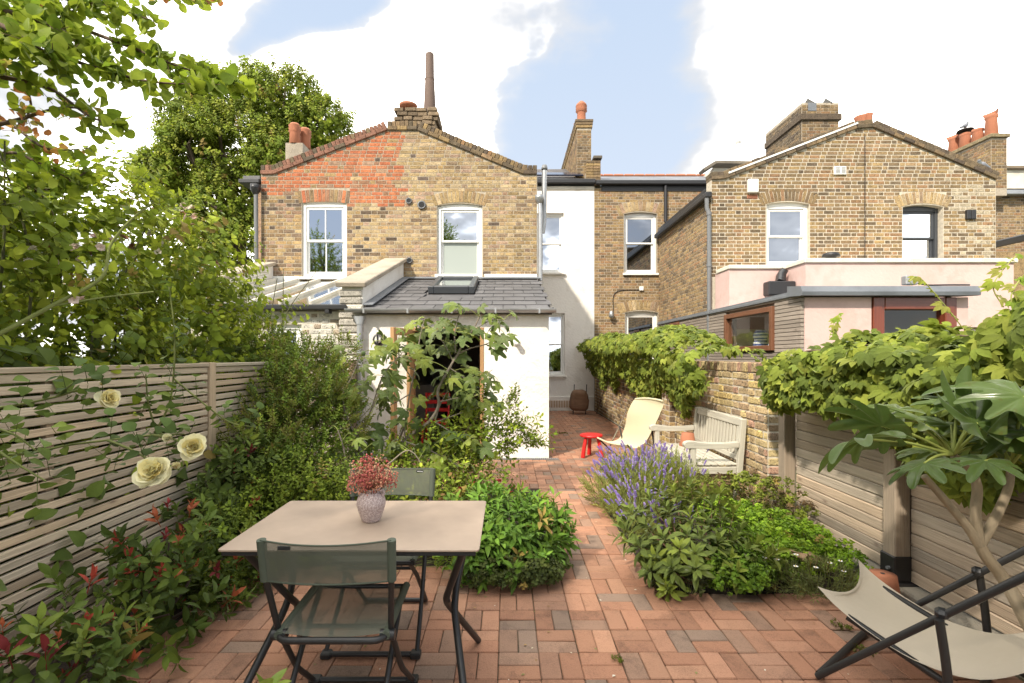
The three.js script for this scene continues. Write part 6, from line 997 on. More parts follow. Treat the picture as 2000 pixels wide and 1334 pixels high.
// ---------- overhanging tree, top left ----------
{
  const t = thing('overhanging_tree', 'leafy tree with long branches hanging over the top left corner', 'tree'), r = rng(404), br = mb(), items = [], rust = [];
  const trunk = V3(-4.6, -0.15, -2.6), crotch = V3(-4.3, 2.6, -2.8);
  mesh('trunk', mb().tube([trunk, V3(-4.5, 1.2, -2.7), crotch], (q) => 0.13 - 0.05 * q, 10, [0.15, 0.12, 0.09]), M.bark, t);
  const B = [ // branches as [pixel x, pixel y] from left to tip, distance, leaf density
    [[[-120, 60], [80, 40], [250, 90], [350, 130], [480, 172]], 2.7, 1.2], [[[-120, 110], [60, 95], [180, 130], [300, 160], [430, 165]], 2.5, 1], [[[-100, -40], [80, -10], [200, 10], [300, 40]], 2.5, 1.4], [[[-100, 20], [40, 30], [140, 70], [230, 150]], 2.4, 1.5],
    [[[-100, 130], [0, 150], [90, 170], [180, 230], [235, 245]], 2.5, 0.9], [[[-80, 260], [30, 235], [120, 210], [220, 235]], 2.6, 0.6], [[[-80, 230], [10, 240], [90, 290], [175, 290]], 2.7, 0.5], [[[-100, 330], [0, 300], [80, 320], [170, 370]], 2.8, 0.9],
    [[[-100, 420], [20, 390], [120, 360], [180, 330]], 2.9, 0.9], [[[-100, 480], [0, 430], [90, 400], [160, 400]], 3.0, 1.3], [[[-100, 560], [20, 500], [130, 440], [230, 430]], 3.1, 1.3], [[[-120, 0], [20, 60], [100, 110], [130, 130]], 2.3, 1.6], [[[-120, 540], [0, 470], [60, 360], [40, 300]], 2.9, 1.2], [[[-60, -60], [160, -40], [300, -20], [420, 0]], 2.6, 0.9], [[[-130, 80], [-20, 90], [70, 60], [160, 10]], 2.4, 1.4],
    [[[-100, 600], [10, 540], [110, 500], [200, 490]], 3.2, 1.1], [[[-60, 340], [20, 350], [80, 380], [110, 430]], 2.7, 1.2], [[[-90, 90], [30, 140], [60, 200], [30, 250]], 2.6, 0.8],
  ];
  for (const [pts, Z, den] of B) {
    const P = pts.map(([x, y], i) => at(x, y, Z + 0.12 * Math.sin(i * 2 + Z * 9))); br.tube([crotch, P[0].clone().lerp(crotch, 0.4), ...P], (q) => 0.022 * (1 - q) + 0.0018, 5, [0.13, 0.085, 0.06], true, 26);
    const C = new THREE.CatmullRomCurve3(P), len = C.getLength(), n = Math.floor(len * 100 * den);
    for (let k = 0; k < n; k++) {
      const u = Math.pow(r(), 0.85), p = C.getPoint(u), tw = V3((r() - 0.5), (r() - 0.55), (r() - 0.5)).multiplyScalar(0.34 * (1.05 - u * 0.8) * Math.pow(r(), 0.7)), q = p.clone().add(tw), T2 = C.getTangent(u);
      const old = Z > 2.55 && Z < 2.8 && den < 1 && r() < 0.55, c = old ? pick(r, [[0.35, 0.14, 0.05], [0.4, 0.22, 0.06], [0.26, 0.22, 0.05]]) : pick(r, [[0.159, 0.208, 0.028], [0.122, 0.177, 0.024], [0.232, 0.281, 0.036], [0.195, 0.239, 0.032]]);
      items.push({ p: q, d: V3((r() - 0.5) * 1.4 + T2.x * 0.6, -0.1 + (r() - 0.5) * 1.2, (r() - 0.5) * 1.4), a: r() * 6.28, s: old ? 0.6 + 0.3 * r() : 0.75 + 0.55 * r(), c: c.map(((w) => (z) => z * w)(1.0 + 0.55 * r())) });
      if (k % 6 === 0) br.tube([p, q], 0.0016, 3, [0.13, 0.08, 0.05], false);
    }
  }
  mesh('branch', br, M.bark, t);
  scatter(t, leafG(0.062, 0.049, { seg: 7, curl: 0.3, fold: 0.16, shape: 0.66, pow: 0.62, wave: 0.06 }).rotateX(-1.25), M.thinLeaf, items, 'crown');
}
// ---------- rambling rose hedge beyond the left fence ----------
{
  const t = thing('rambling_rose_hedge', 'big tangled rambling rose hedge rising behind the slatted fence', 'hedge');
  const pin = sprigG(L_.ovate, 5, { flat: 2, len: 0.12, el0: 0, el1: 0.1, s0: 0.62, s1: 0.8, seed: 4, stem: 0.0012 });
  const B = []; for (let k = 0; k < 11; k++) { const z = -1.3 - k * 0.4; B.push([-2.95 + 0.2 * Math.sin(k * 1.9), 1.55, z, 0.62, 0.75, 0.5]); B.push([-2.62, 0.75, z, 0.34, 0.8, 0.4]); B.push([-2.95 + 0.25 * Math.sin(k * 2.7 + 1), 2.1 - 0.03 * Math.max(0, k - 7) * 3 + 0.14 * Math.sin(k * 1.3), z, 0.58, 0.48, 0.42]); }
  B.push([-2.75, 2.5, -4.3, 0.4, 0.32, 0.4], [-2.8, 2.45, -3.4, 0.4, 0.3, 0.4], [-3.3, 2.9, -4.2, 0.5, 0.3, 0.5], [-3.0, 0.9, -2.5, 0.5, 0.7, 1.1], [-3.0, 0.9, -4.5, 0.5, 0.7, 1.1]);
  const r = rng(61), tips = []; for (let k = 0; k < 34; k++) tips.push(V3(-2.9 + (r() - 0.5) * 0.9, 1.6 + r() * 1.2, -1.6 - r() * 5));
  const m = mb(); for (const e of tips) { const b = V3(-3.0 + (r() - 0.5) * 0.4, -0.1, e.z + (r() - 0.5) * 0.7); m.tube([b, b.clone().lerp(e, 0.6).add(V3((r() - 0.5) * 0.4, 0.3, (r() - 0.5) * 0.4)), e], (q) => 0.011 - 0.007 * q, 5, [0.1, 0.1, 0.045]); }
  m.tube([at(-20, 662, 2.2), at(100, 598, 2.4), at(200, 540, 2.6), at(215, 480, 2.7), at(255, 430, 2.8), at(300, 395, 2.9)], (q) => 0.011 - 0.006 * q, 7, [0.184, 0.208, 0.056]).tube([at(100, 598, 2.4), at(210, 580, 2.6), at(300, 570, 2.8)], 0.005, 5, [0.184, 0.208, 0.056]);
  mesh('stem', m, M.bark, t);
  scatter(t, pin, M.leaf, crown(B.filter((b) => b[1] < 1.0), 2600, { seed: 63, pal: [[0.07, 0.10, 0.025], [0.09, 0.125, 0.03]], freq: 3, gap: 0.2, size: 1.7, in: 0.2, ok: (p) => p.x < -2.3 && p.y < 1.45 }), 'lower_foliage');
  scatter(t, pin, M.leaf, crown(B, 6800, { seed: 62, pal: [[0.159, 0.203, 0.024], [0.22, 0.26, 0.032], [0.276, 0.312, 0.04], [0.116, 0.156, 0.0216]], freq: 2.2, gap: 0.38, size: 1.1, ok: (p) => p.x < -2.26 || p.y > 1.44, up: 0.3 }));
  const fl = mb(), pet = leafG(0.03, 0.034, { seg: 3, fold: 0.5, curl: -0.3, shape: 0.6 }); for (let k = 0; k < 12; k++) fl.geo(pet, TR(0, 0, 0, -0.5 - (k > 6 ? 0.5 : 0), k * 2.4, 0, k > 6 ? 0.7 : 1));
  const spots = []; const put1 = (px, py, Z, n, sx, sy) => { for (let i = 0; i < n; i++) { const p = at(px + (r() - 0.5) * sx, py + (r() - 0.5) * sy, Z + (r() - 0.5) * 0.4); spots.push({ p, d: V3(r() - 0.5, 0.6, 0.6), a: r() * 6, s: 0.8 + 0.4 * r(), c: pick(r, [[0.7, 0.5, 0.45], [0.72, 0.58, 0.5], [0.66, 0.6, 0.5], [0.3, 0.14, 0.07]]) }); } };
  put1(340, 425, 4.2, 22, 90, 50); put1(420, 505, 4.6, 14, 60, 40); put1(120, 490, 2.9, 10, 160, 60); put1(250, 470, 3.4, 14, 150, 60); put1(150, 590, 2.6, 2, 20, 10);
  scatter(t, fl.done(), M.petal, spots, 'blossom');
}
// ---------- dense shrub at the fence corner (firethorn) ----------
{
  const t = thing('firethorn_shrub', 'dense dark shrub with yellowish tips filling the fence corner behind the table', 'shrub');
  const B = blobsAt([[590, 760, 4.6, 0.45, 0.4, 0.4], [500, 700, 5.0, 0.38, 0.26, 0.36], [625, 735, 4.9, 0.28, 0.24, 0.3], [560, 820, 4.3, 0.45, 0.45, 0.45], [620, 850, 4.2, 0.42, 0.5, 0.4], [520, 900, 3.9, 0.35, 0.45, 0.4], [600, 950, 3.8, 0.45, 0.4, 0.35], [650, 830, 4.6, 0.2, 0.3, 0.22], [480, 665, 5.4, 0.4, 0.22, 0.36], [670, 950, 4.0, 0.2, 0.3, 0.25], [440, 690, 4.9, 0.3, 0.2, 0.3], [590, 700, 4.9, 0.28, 0.18, 0.26], [530, 760, 4.5, 0.3, 0.3, 0.3], [665, 690, 5.1, 0.16, 0.16, 0.2]]);
  const base = V3(-1.9, 0, -4.4); stems(t, 'stem', base, B.map((b) => V3(b[0], b[1], b[2])), 0.022, 0.004, [0.13, 0.09, 0.06], 5);
  const sp = sprigG(L_.small, 11, { len: 0.11, seed: 6, el0: 0.0, el1: 0.9 }), tip = sprigG(L_.tiny, 12, { len: 0.05, seed: 8, el0: 0.2, el1: 1.2 });
  const all = crown(B, 2600, { seed: 64, pal: [[0.12, 0.18, 0.03], [0.15, 0.21, 0.035], [0.19, 0.25, 0.04], [0.09, 0.14, 0.026]], freq: 4, gap: 0.37 });
  scatter(t, sp, M.glossLeaf, all);
  scatter(t, tip, M.leaf, crown(B, 1500, { seed: 65, pal: GR.olive, freq: 4, gap: 0.42, in: 0.88, size: 1.5, ok: (p) => p.y > 0.8 }));
}
// ---------- low hedge of dark leaves under the firethorn and shrub under the fig ----------
{
  const t = thing('jasmine_shrub', 'loose dark green shrub under the fig with shoots reaching right', 'shrub');
  const B = blobsAt([[830, 900, 4.7, 0.42, 0.36, 0.35], [900, 860, 4.9, 0.35, 0.32, 0.3], [960, 870, 4.9, 0.22, 0.22, 0.25], [985, 820, 4.9, 0.2, 0.14, 0.2], [1020, 850, 4.9, 0.18, 0.11, 0.18], [870, 930, 4.5, 0.38, 0.25, 0.35], [780, 930, 4.5, 0.35, 0.3, 0.3], [945, 800, 5.0, 0.14, 0.16, 0.14], [850, 980, 4.0, 0.3, 0.2, 0.3]]);
  stems(t, 'stem', V3(-0.75, 0, -4.7), B.map((b) => V3(b[0], b[1], b[2])), 0.012, 0.003, [0.2, 0.15, 0.09], 15);
  const arch2 = mb(); for (const [a, b, c] of [[[900, 930], [990, 865], [1060, 868]], [[880, 940], [980, 840], [1040, 850]], [[860, 900], [940, 800], [960, 745]], [[880, 900], [990, 810], [1010, 775]]]) arch2.tube([a, b, c].map(([x, y]) => at(x, y, 4.85)), (q) => 0.006 - 0.004 * q, 5, [0.25, 0.19, 0.1]); mesh('shoot', arch2, M.bark, t);
  const sp = sprigG(leafG(0.06, 0.026, { seg: 3, curl: 0.25 }), 8, { len: 0.12, seed: 16, el0: 0.1, el1: 0.9 });
  scatter(t, sp, M.glossLeaf, crown(B, 720, { seed: 66, pal: GR.mid.concat(GR.bright), freq: 5, gap: 0.36 }));
  const shoots = [], r = rng(3); for (const [x0, y0, x1, y1] of [[985, 835, 1062, 868], [980, 820, 1030, 850], [940, 800, 955, 745], [985, 795, 1008, 770], [1000, 850, 1050, 872]]) for (let k = 0; k < 16; k++) { const u = r(); shoots.push({ p: at(x0 + (x1 - x0) * u, y0 + (y1 - y0) * u, 4.85 + (r() - 0.5) * 0.1), d: V3((x1 - x0) / 60 + (r() - 0.5), -(y1 - y0) / 60 + 0.4 + (r() - 0.5), (r() - 0.5)), a: r() * 6, s: 0.7 + 0.3 * r(), c: pick(r, GR.mid) }); } scatter(t, sp, M.glossLeaf, shoots, 'shoot_leaves');
}
{ // low dark hedge behind the table
  const t = thing('low_box_hedge', 'low dark small-leaved hedge just behind the table, left of the far chair', 'hedge');
  const B = blobsAt([[560, 960, 3.55, 0.32, 0.3, 0.22], [640, 975, 3.5, 0.3, 0.25, 0.2], [700, 985, 3.55, 0.22, 0.2, 0.2], [500, 1010, 3.4, 0.25, 0.25, 0.2], [450, 1060, 3.1, 0.25, 0.2, 0.25], [600, 1060, 3.6, 0.3, 0.2, 0.2], [820, 1060, 3.7, 0.3, 0.2, 0.2]]);
  stems(t, 'stem', V3(-1.4, 0, -3.6), B.map((b) => V3(b[0], b[1], b[2])), 0.012, 0.004, [0.1, 0.07, 0.05], 25);
  scatter(t, sprigG(L_.small, 10, { len: 0.09, seed: 26 }), M.glossLeaf, crown(B, 1300, { seed: 67, pal: GR.mid, freq: 5, gap: 0.3 }));
}
// ---------- fig tree: every leaf by itself ----------
const figLobes = [[0, 1, 0.38], [0.92, 0.9, 0.36], [-0.92, 0.9, 0.36], [1.85, 0.62, 0.42], [-1.85, 0.62, 0.42]];
const veinTex = (angles, seed) => dataTex(256, (u, v) => { // paler veins along the lobes, blotches between
  const x = (u - 0.5) / 0.46, z = (v - 0.5) / 0.46, rr = Math.hypot(x, z), th = Math.atan2(x, z); let w = 0;
  for (const a of angles) { const d = Math.abs(Math.sin(th - a)) * rr, al = Math.cos(th - a) * rr; if (al > 0) { w = Math.max(w, Math.exp(-((d / (0.018 * (1.2 - 0.6 * al))) ** 2))); const ph = (al * 9 - d * 6) % 1, e = Math.min(Math.abs(ph), 1 - Math.abs(ph)); if (Math.abs(th - a) < 0.42) w = Math.max(w, 0.4 * Math.exp(-((e / 0.07) ** 2)) * smooth(0.3, 0.02, d)); } }
  const n = tfbm(u * 10, v * 10, 10, seed, 5), sp = smooth(0.74, 0.8, tnoise(u * 34, v * 34, 34, seed + 5)), k = 0.74 + 0.42 * n; return [k + 0.42 * w + 0.1 * sp, k + 0.36 * w - 0.12 * sp, k * 0.95 + 0.3 * w - 0.2 * sp];
});
const figVein = veinTex([0, 0.92, -0.92, 1.85, -1.85], 601), fatVein = veinTex([0, 0.66, -0.66, 1.32, -1.32, 1.98, -1.98], 611);
const leafMats = (cols, o = {}) => cols.map((c) => phy({ color: lin(...c), map: o.map || TX.leaf, specularIntensity: 0.4, roughness: 0.9, transmission: o.tr ?? 0.3, thickness: 0, clearcoat: o.coat ?? 0.35, clearcoatRoughness: o.cr ?? 0.4, side: THREE.DoubleSide, vertexColors: false }));
{
  const t = thing('fig_tree', 'young fig tree with large lobed leaves in front of the open door', 'tree'), r = rng(505);
  const geos = [palmG(figLobes, { droop: 0.35, na: 60, base: 0.55 }), palmG(figLobes, { droop: 0.55, na: 60, base: 0.5, wave: 0.07 }), palmG([[0, 1, 0.45], [0.95, 0.85, 0.4], [-0.95, 0.85, 0.4], [1.9, 0.6, 0.4], [-1.9, 0.6, 0.4]], { droop: 0.2, na: 60, base: 0.62, wave: 0.06 })];
  const mats = leafMats([[0.134, 0.187, 0.036], [0.104, 0.156, 0.036], [0.171, 0.229, 0.04], [0.122, 0.161, 0.048], [0.22, 0.27, 0.04]], { map: figVein });
  const wood = [0.26, 0.22, 0.17], Zf = 4.75, trunk = mb(), br = (pts, r0, r1, Z = Zf) => { const P = pts.map(([x, y, dz = 0]) => at(x, y, Z + dz)); trunk.tube(P, (q) => r0 + (r1 - r0) * q, 8, wood); return new THREE.CatmullRomCurve3(P, false, 'centripetal'); };
  const basePt = [735, 1000];
  const C = [
    br([[742, 1000], [748, 925], [790, 860], [840, 822], [857, 790], [855, 765], [880, 715], [895, 690], [905, 670], [925, 642], [938, 615]], 0.022, 0.006), br([[893, 692], [920, 680], [950, 672], [985, 650]], 0.008, 0.003), br([[890, 690], [888, 655], [895, 620], [905, 600]], 0.008, 0.003), br([[885, 705], [872, 680], [855, 650], [850, 620]], 0.007, 0.003),
    br([[850, 820], [860, 790], [875, 760], [880, 730]], 0.007, 0.003), br([[760, 905], [790, 830], [800, 770], [815, 700], [820, 660], [830, 620]], 0.012, 0.004, 4.9), br([[805, 740], [780, 700], [778, 660]], 0.006, 0.003, 4.9), br([[742, 960], [735, 930], [738, 905], [765, 880]], 0.01, 0.005, 4.5),
    br([[735, 985], [715, 905], [700, 880], [695, 860], [710, 830], [735, 780], [745, 745]], 0.014, 0.004, 4.4), br([[700, 870], [670, 780], [690, 730], [705, 690]], 0.01, 0.004, 4.4), br([[690, 900], [676, 920], [672, 880], [660, 840]], 0.012, 0.005, 3.9), br([[690, 900], [685, 970], [690, 1010]], 0.012, 0.008, 3.9), br([[850, 825], [920, 800], [960, 790]], 0.007, 0.003), br([[790, 870], [800, 885], [790, 840], [800, 800]], 0.008, 0.004, 4.6), br([[700, 870], [725, 800], [750, 730], [785, 690]], 0.009, 0.004, 4.5), br([[850, 825], [890, 850], [930, 885]], 0.007, 0.003, 4.6), br([[790, 862], [850, 885], [905, 915]], 0.008, 0.003, 4.4), br([[925, 645], [960, 625], [985, 625]], 0.006, 0.003), br([[760, 905], [800, 880], [850, 960]], 0.008, 0.003, 4.2), br([[880, 720], [925, 745], [962, 722]], 0.006, 0.003), br([[815, 700], [775, 690], [742, 655]], 0.006, 0.003, 4.8), br([[858, 785], [905, 775], [945, 770]], 0.006, 0.003, 4.7), br([[800, 770], [765, 790], [735, 800]], 0.006, 0.003, 4.7),
  ];
  mesh('trunk', trunk, M.bark, t);
  const stalks = mb(); let count = 0;
  const leafAt = (p, q, size, face) => { // p on the twig, q leaf base
    const dir = q.clone().sub(p).normalize(), up = face || V3((r() - 0.5) * 1.3, 0.6, 0.5 + (r() - 0.5) * 1.1).normalize(), z = dir.clone().setY(dir.y * 0.4 - 0.1 - 0.7 * r()).normalize(), x = up.clone().cross(z).normalize(), y = z.clone().cross(x);
    const m = new THREE.Mesh(pick(r, geos), pick(r, mats)); m.name = 'leaf'; m.matrix.makeBasis(x, y, z).scale(V3(size, size, size)).setPosition(q); m.matrix.decompose(m.position, m.quaternion, m.scale); put(m, t); stalks.tube([p, p.clone().lerp(q, 0.5).add(V3(0, 0.012, 0)), q], 0.0028, 5, [0.248, 0.281, 0.064]); count++;
  };
  C.forEach((c, i) => { const tot = [18, 8, 9, 8, 9, 15, 9, 2, 12, 12, 3, 2, 10, 6, 11, 10, 10, 6, 6, 8, 8, 8, 7][i]; for (let k = 0; k < tot; k++) { const lo = i === 0 ? 0.42 : i === 5 ? 0.35 : 0.3, u = lo + (1 - lo) * Math.pow(r(), 0.75), p = c.getPoint(u), a = r() * 6.28, l = 0.08 + 0.15 * r(); leafAt(p, p.clone().add(V3(Math.cos(a) * l, -0.06 + 0.16 * r(), Math.sin(a) * l * 0.8)), 0.08 + 0.06 * r()); } });
  // the large low leaves on the left
  for (const [x, y, Z, s, f] of [[737, 1005, 3.75, 0.17, [0.05, 0.5, 0.85]], [790, 945, 3.9, 0.2, [0.3, 0.8, 0.4]], [640, 945, 4.0, 0.18, [-0.3, 0.6, 0.7]], [655, 885, 4.0, 0.16, [-0.1, 0.9, 0.3]], [740, 860, 4.2, 0.15, [0.2, 0.6, 0.8]], [690, 880, 4.2, 0.14, [0, 0.6, 0.8]], [655, 830, 4.2, 0.13, [-0.4, 0.8, 0.3]], [755, 740, 4.4, 0.13, [0.3, 0.5, 0.8]], [628, 800, 4.3, 0.12, [-0.2, 0.5, 0.8]]]) { const q = at(x, y, Z); const p = at(690, 900, 4.0).lerp(q, 0.4); p.y += 0.02; leafAt(p, q, s, V3(...f).normalize()); }
  mesh('leaf_stalk', stalks, M.plain, t);
  for (const [x, y, Z] of [[712, 688, 4.35], [836, 668, 4.7], [905, 660, 4.7], [962, 640, 4.7], [690, 905, 3.95], [790, 800, 4.6], [975, 790, 4.75], [955, 655, 4.7]]) { const p = at(x, y, Z); mesh('fig', lathe([[0, 0], [0.012, 0.004], [0.02, 0.02], [0.016, 0.038], [0.005, 0.05], [0, 0.052]], 12).rotateX(0.6).translate(p.x, p.y - 0.03, p.z + 0.02), std({ color: lin(0.1, 0.15, 0.05), roughness: 0.6 }), t); }
}
// ---------- glossy laurel-like shrub by the path ----------
{
  const t = thing('glossy_evergreen_shrub', 'rounded glossy bright green shrub at the bed corner right of the table', 'shrub');
  const B = blobsAt([[1000, 1025, 3.45, 0.29, 0.19, 0.26], [965, 1050, 3.35, 0.26, 0.2, 0.23], [1035, 1050, 3.45, 0.23, 0.2, 0.23], [1000, 1085, 3.25, 0.3, 0.16, 0.2], [930, 1000, 3.6, 0.22, 0.16, 0.22], [1070, 1030, 3.5, 0.16, 0.18, 0.2], [925, 1090, 3.2, 0.16, 0.12, 0.14]]);
  stems(t, 'stem', at(995, 1120, 3.4).setY(0), B.map((b) => V3(b[0], b[1], b[2])), 0.01, 0.004, [0.147, 0.166, 0.048], 35, 0.1);
  const sp = sprigG(L_.lance, 9, { len: 0.07, seed: 36, el0: -0.1, el1: 1.1, c0: 0.7, c1: 1.25, s0: 0.95, s1: 0.7 });
  scatter(t, sp, M.glossLeaf, crown(B, 360, { seed: 68, pal: [[0.08, 0.155, 0.026], [0.10, 0.18, 0.03], [0.13, 0.22, 0.036]], freq: 5, gap: 0.24, in: 0.6, up: 0.8 }));
  scatter(t, sp, M.glossLeaf, [[1085, 1060, 3.4], [1095, 1040, 3.4], [1070, 1085, 3.3], [985, 1130, 3.15], [945, 1120, 3.15], [1010, 965, 3.6], [1060, 980, 3.6], [880, 1110, 3.2]].map(([x, y, Z], k) => ({ p: at(x, y, Z), d: V3(0.6 * Math.sin(k * 3), 0.6, 0.5), a: k, s: 1, c: [0.171, 0.239, 0.032] })), 'outer_shoots');
}
// ---------- red roses behind it ----------
{
  const t = thing('red_rose_bush', 'thin rose bush with a few red blooms between fig and path', 'rose'), r = rng(12);
  const B = blobsAt([[900, 960, 4.2, 0.25, 0.2, 0.2], [960, 950, 4.2, 0.2, 0.16, 0.2], [870, 990, 4.0, 0.22, 0.16, 0.2], [985, 945, 4.3, 0.1, 0.1, 0.1]]);
  stems(t, 'stem', at(920, 1050, 4.2).setY(0), B.map((b) => V3(b[0], b[1], b[2])), 0.006, 0.003, [0.18, 0.1, 0.05], 45, 0.1);
  scatter(t, sprigG(L_.ovate, 5, { flat: 2, len: 0.09, el0: 0, el1: 0.1, s0: 0.5, s1: 0.6, seed: 46, stem: 0.001 }), M.leaf, crown(B, 170, { seed: 69, pal: GR.mid.concat([[0.2, 0.12, 0.04]]), freq: 5, gap: 0.3, in: 0.3 }));
  const pg = leafG(0.026, 0.03, { seg: 3, fold: 0.5, curl: -0.3, shape: 0.6 }), rm = phy({ color: lin(0.42, 0.02, 0.03), roughness: 1, transmission: 0.2, thickness: 0, side: THREE.DoubleSide, vertexColors: false });
  for (const [x, y] of [[998, 963], [900, 955], [935, 970], [975, 940], [925, 945], [1000, 955]]) { const p = at(x, y, 4.15), m = mb(); for (let k = 0; k < 9; k++) m.geo(pg, TR(p.x, p.y, p.z, -0.7 - (k > 4 ? 0.5 : 0), k * 2.4, 0, k > 4 ? 0.7 : 1)); mesh('bloom', m, rm, t); }
}
// ---------- photinia along the left fence ----------
{
  const spg = sprigG(L_.photinia, 9, { len: 0.09, seed: 56, el0: 0, el1: 1.0, c0: 0.8, c1: 1.1 }), redt = sprigG(leafG(0.07, 0.024, { seg: 3, curl: 0.2, fold: 0.4 }), 5, { len: 0.03, seed: 57, el0: 0.5, el1: 1.2 });
  const mk = (label, B, base, n, nr, seed, pal) => { const t = thing('photinia_shrub', label, 'shrub', 'photinia shrubs along the left fence'); const bb = blobsAt(B); stems(t, 'stem', base, bb.map((b) => V3(b[0], b[1], b[2])), 0.014, 0.004, [0.1, 0.07, 0.05], seed, 0.2); scatter(t, spg, M.glossLeaf, crown(bb, n, { seed, pal, freq: 4, gap: 0.34, ok: (p) => p.x > -2.16 })); scatter(t, redt, M.glossLeaf, crown(bb, nr, { seed: seed + 1, pal: [[0.32, 0.05, 0.03], [0.38, 0.1, 0.04], [0.2, 0.03, 0.03]], in: 0.9, gap: 0.2, up: 1, ok: (p) => p.x > -2.14 && p.z > -3.5 }), 'red_shoots'); };
  mk('large photinia with red shoots leaning on the fence behind the table corner', [[330, 1060, 2.55, 0.24, 0.18, 0.24], [290, 1130, 2.45, 0.2, 0.2, 0.2], [380, 1100, 2.7, 0.22, 0.2, 0.26], [260, 1130, 2.4, 0.16, 0.16, 0.16], [400, 1150, 2.75, 0.26, 0.16, 0.3], [330, 1200, 2.35, 0.25, 0.16, 0.25], [440, 1090, 3.0, 0.22, 0.2, 0.3]], V3(-1.95, 0, -2.6), 140, 42, 71, [[0.0732, 0.109, 0.024], [0.0976, 0.135, 0.028], [0.0549, 0.0832, 0.0208]]);
  mk('photinia with dark red new leaves in the bottom left corner', [[90, 1260, 1.85, 0.16, 0.12, 0.18], [170, 1290, 1.85, 0.16, 0.14, 0.16], [40, 1300, 1.75, 0.16, 0.14, 0.16], [130, 1330, 1.75, 0.2, 0.12, 0.16], [230, 1310, 1.9, 0.12, 0.12, 0.12], [160, 1200, 2.0, 0.08, 0.12, 0.1]], V3(-1.95, 0, -1.8), 52, 16, 73, [[0.061, 0.0936, 0.024], [0.0854, 0.12, 0.028], [0.122, 0.156, 0.032]]);
  mk('slender photinia with red tips in front of the fence post', [[470, 920, 3.5, 0.14, 0.2, 0.16], [440, 960, 3.4, 0.16, 0.2, 0.18], [500, 900, 3.5, 0.1, 0.12, 0.1], [430, 1020, 3.3, 0.18, 0.2, 0.2], [465, 985, 3.35, 0.2, 0.16, 0.2]], V3(-1.9, 0, -3.35), 190, 16, 75, [[0.0915, 0.125, 0.036], [0.116, 0.156, 0.04], [0.0732, 0.104, 0.028]]);
}
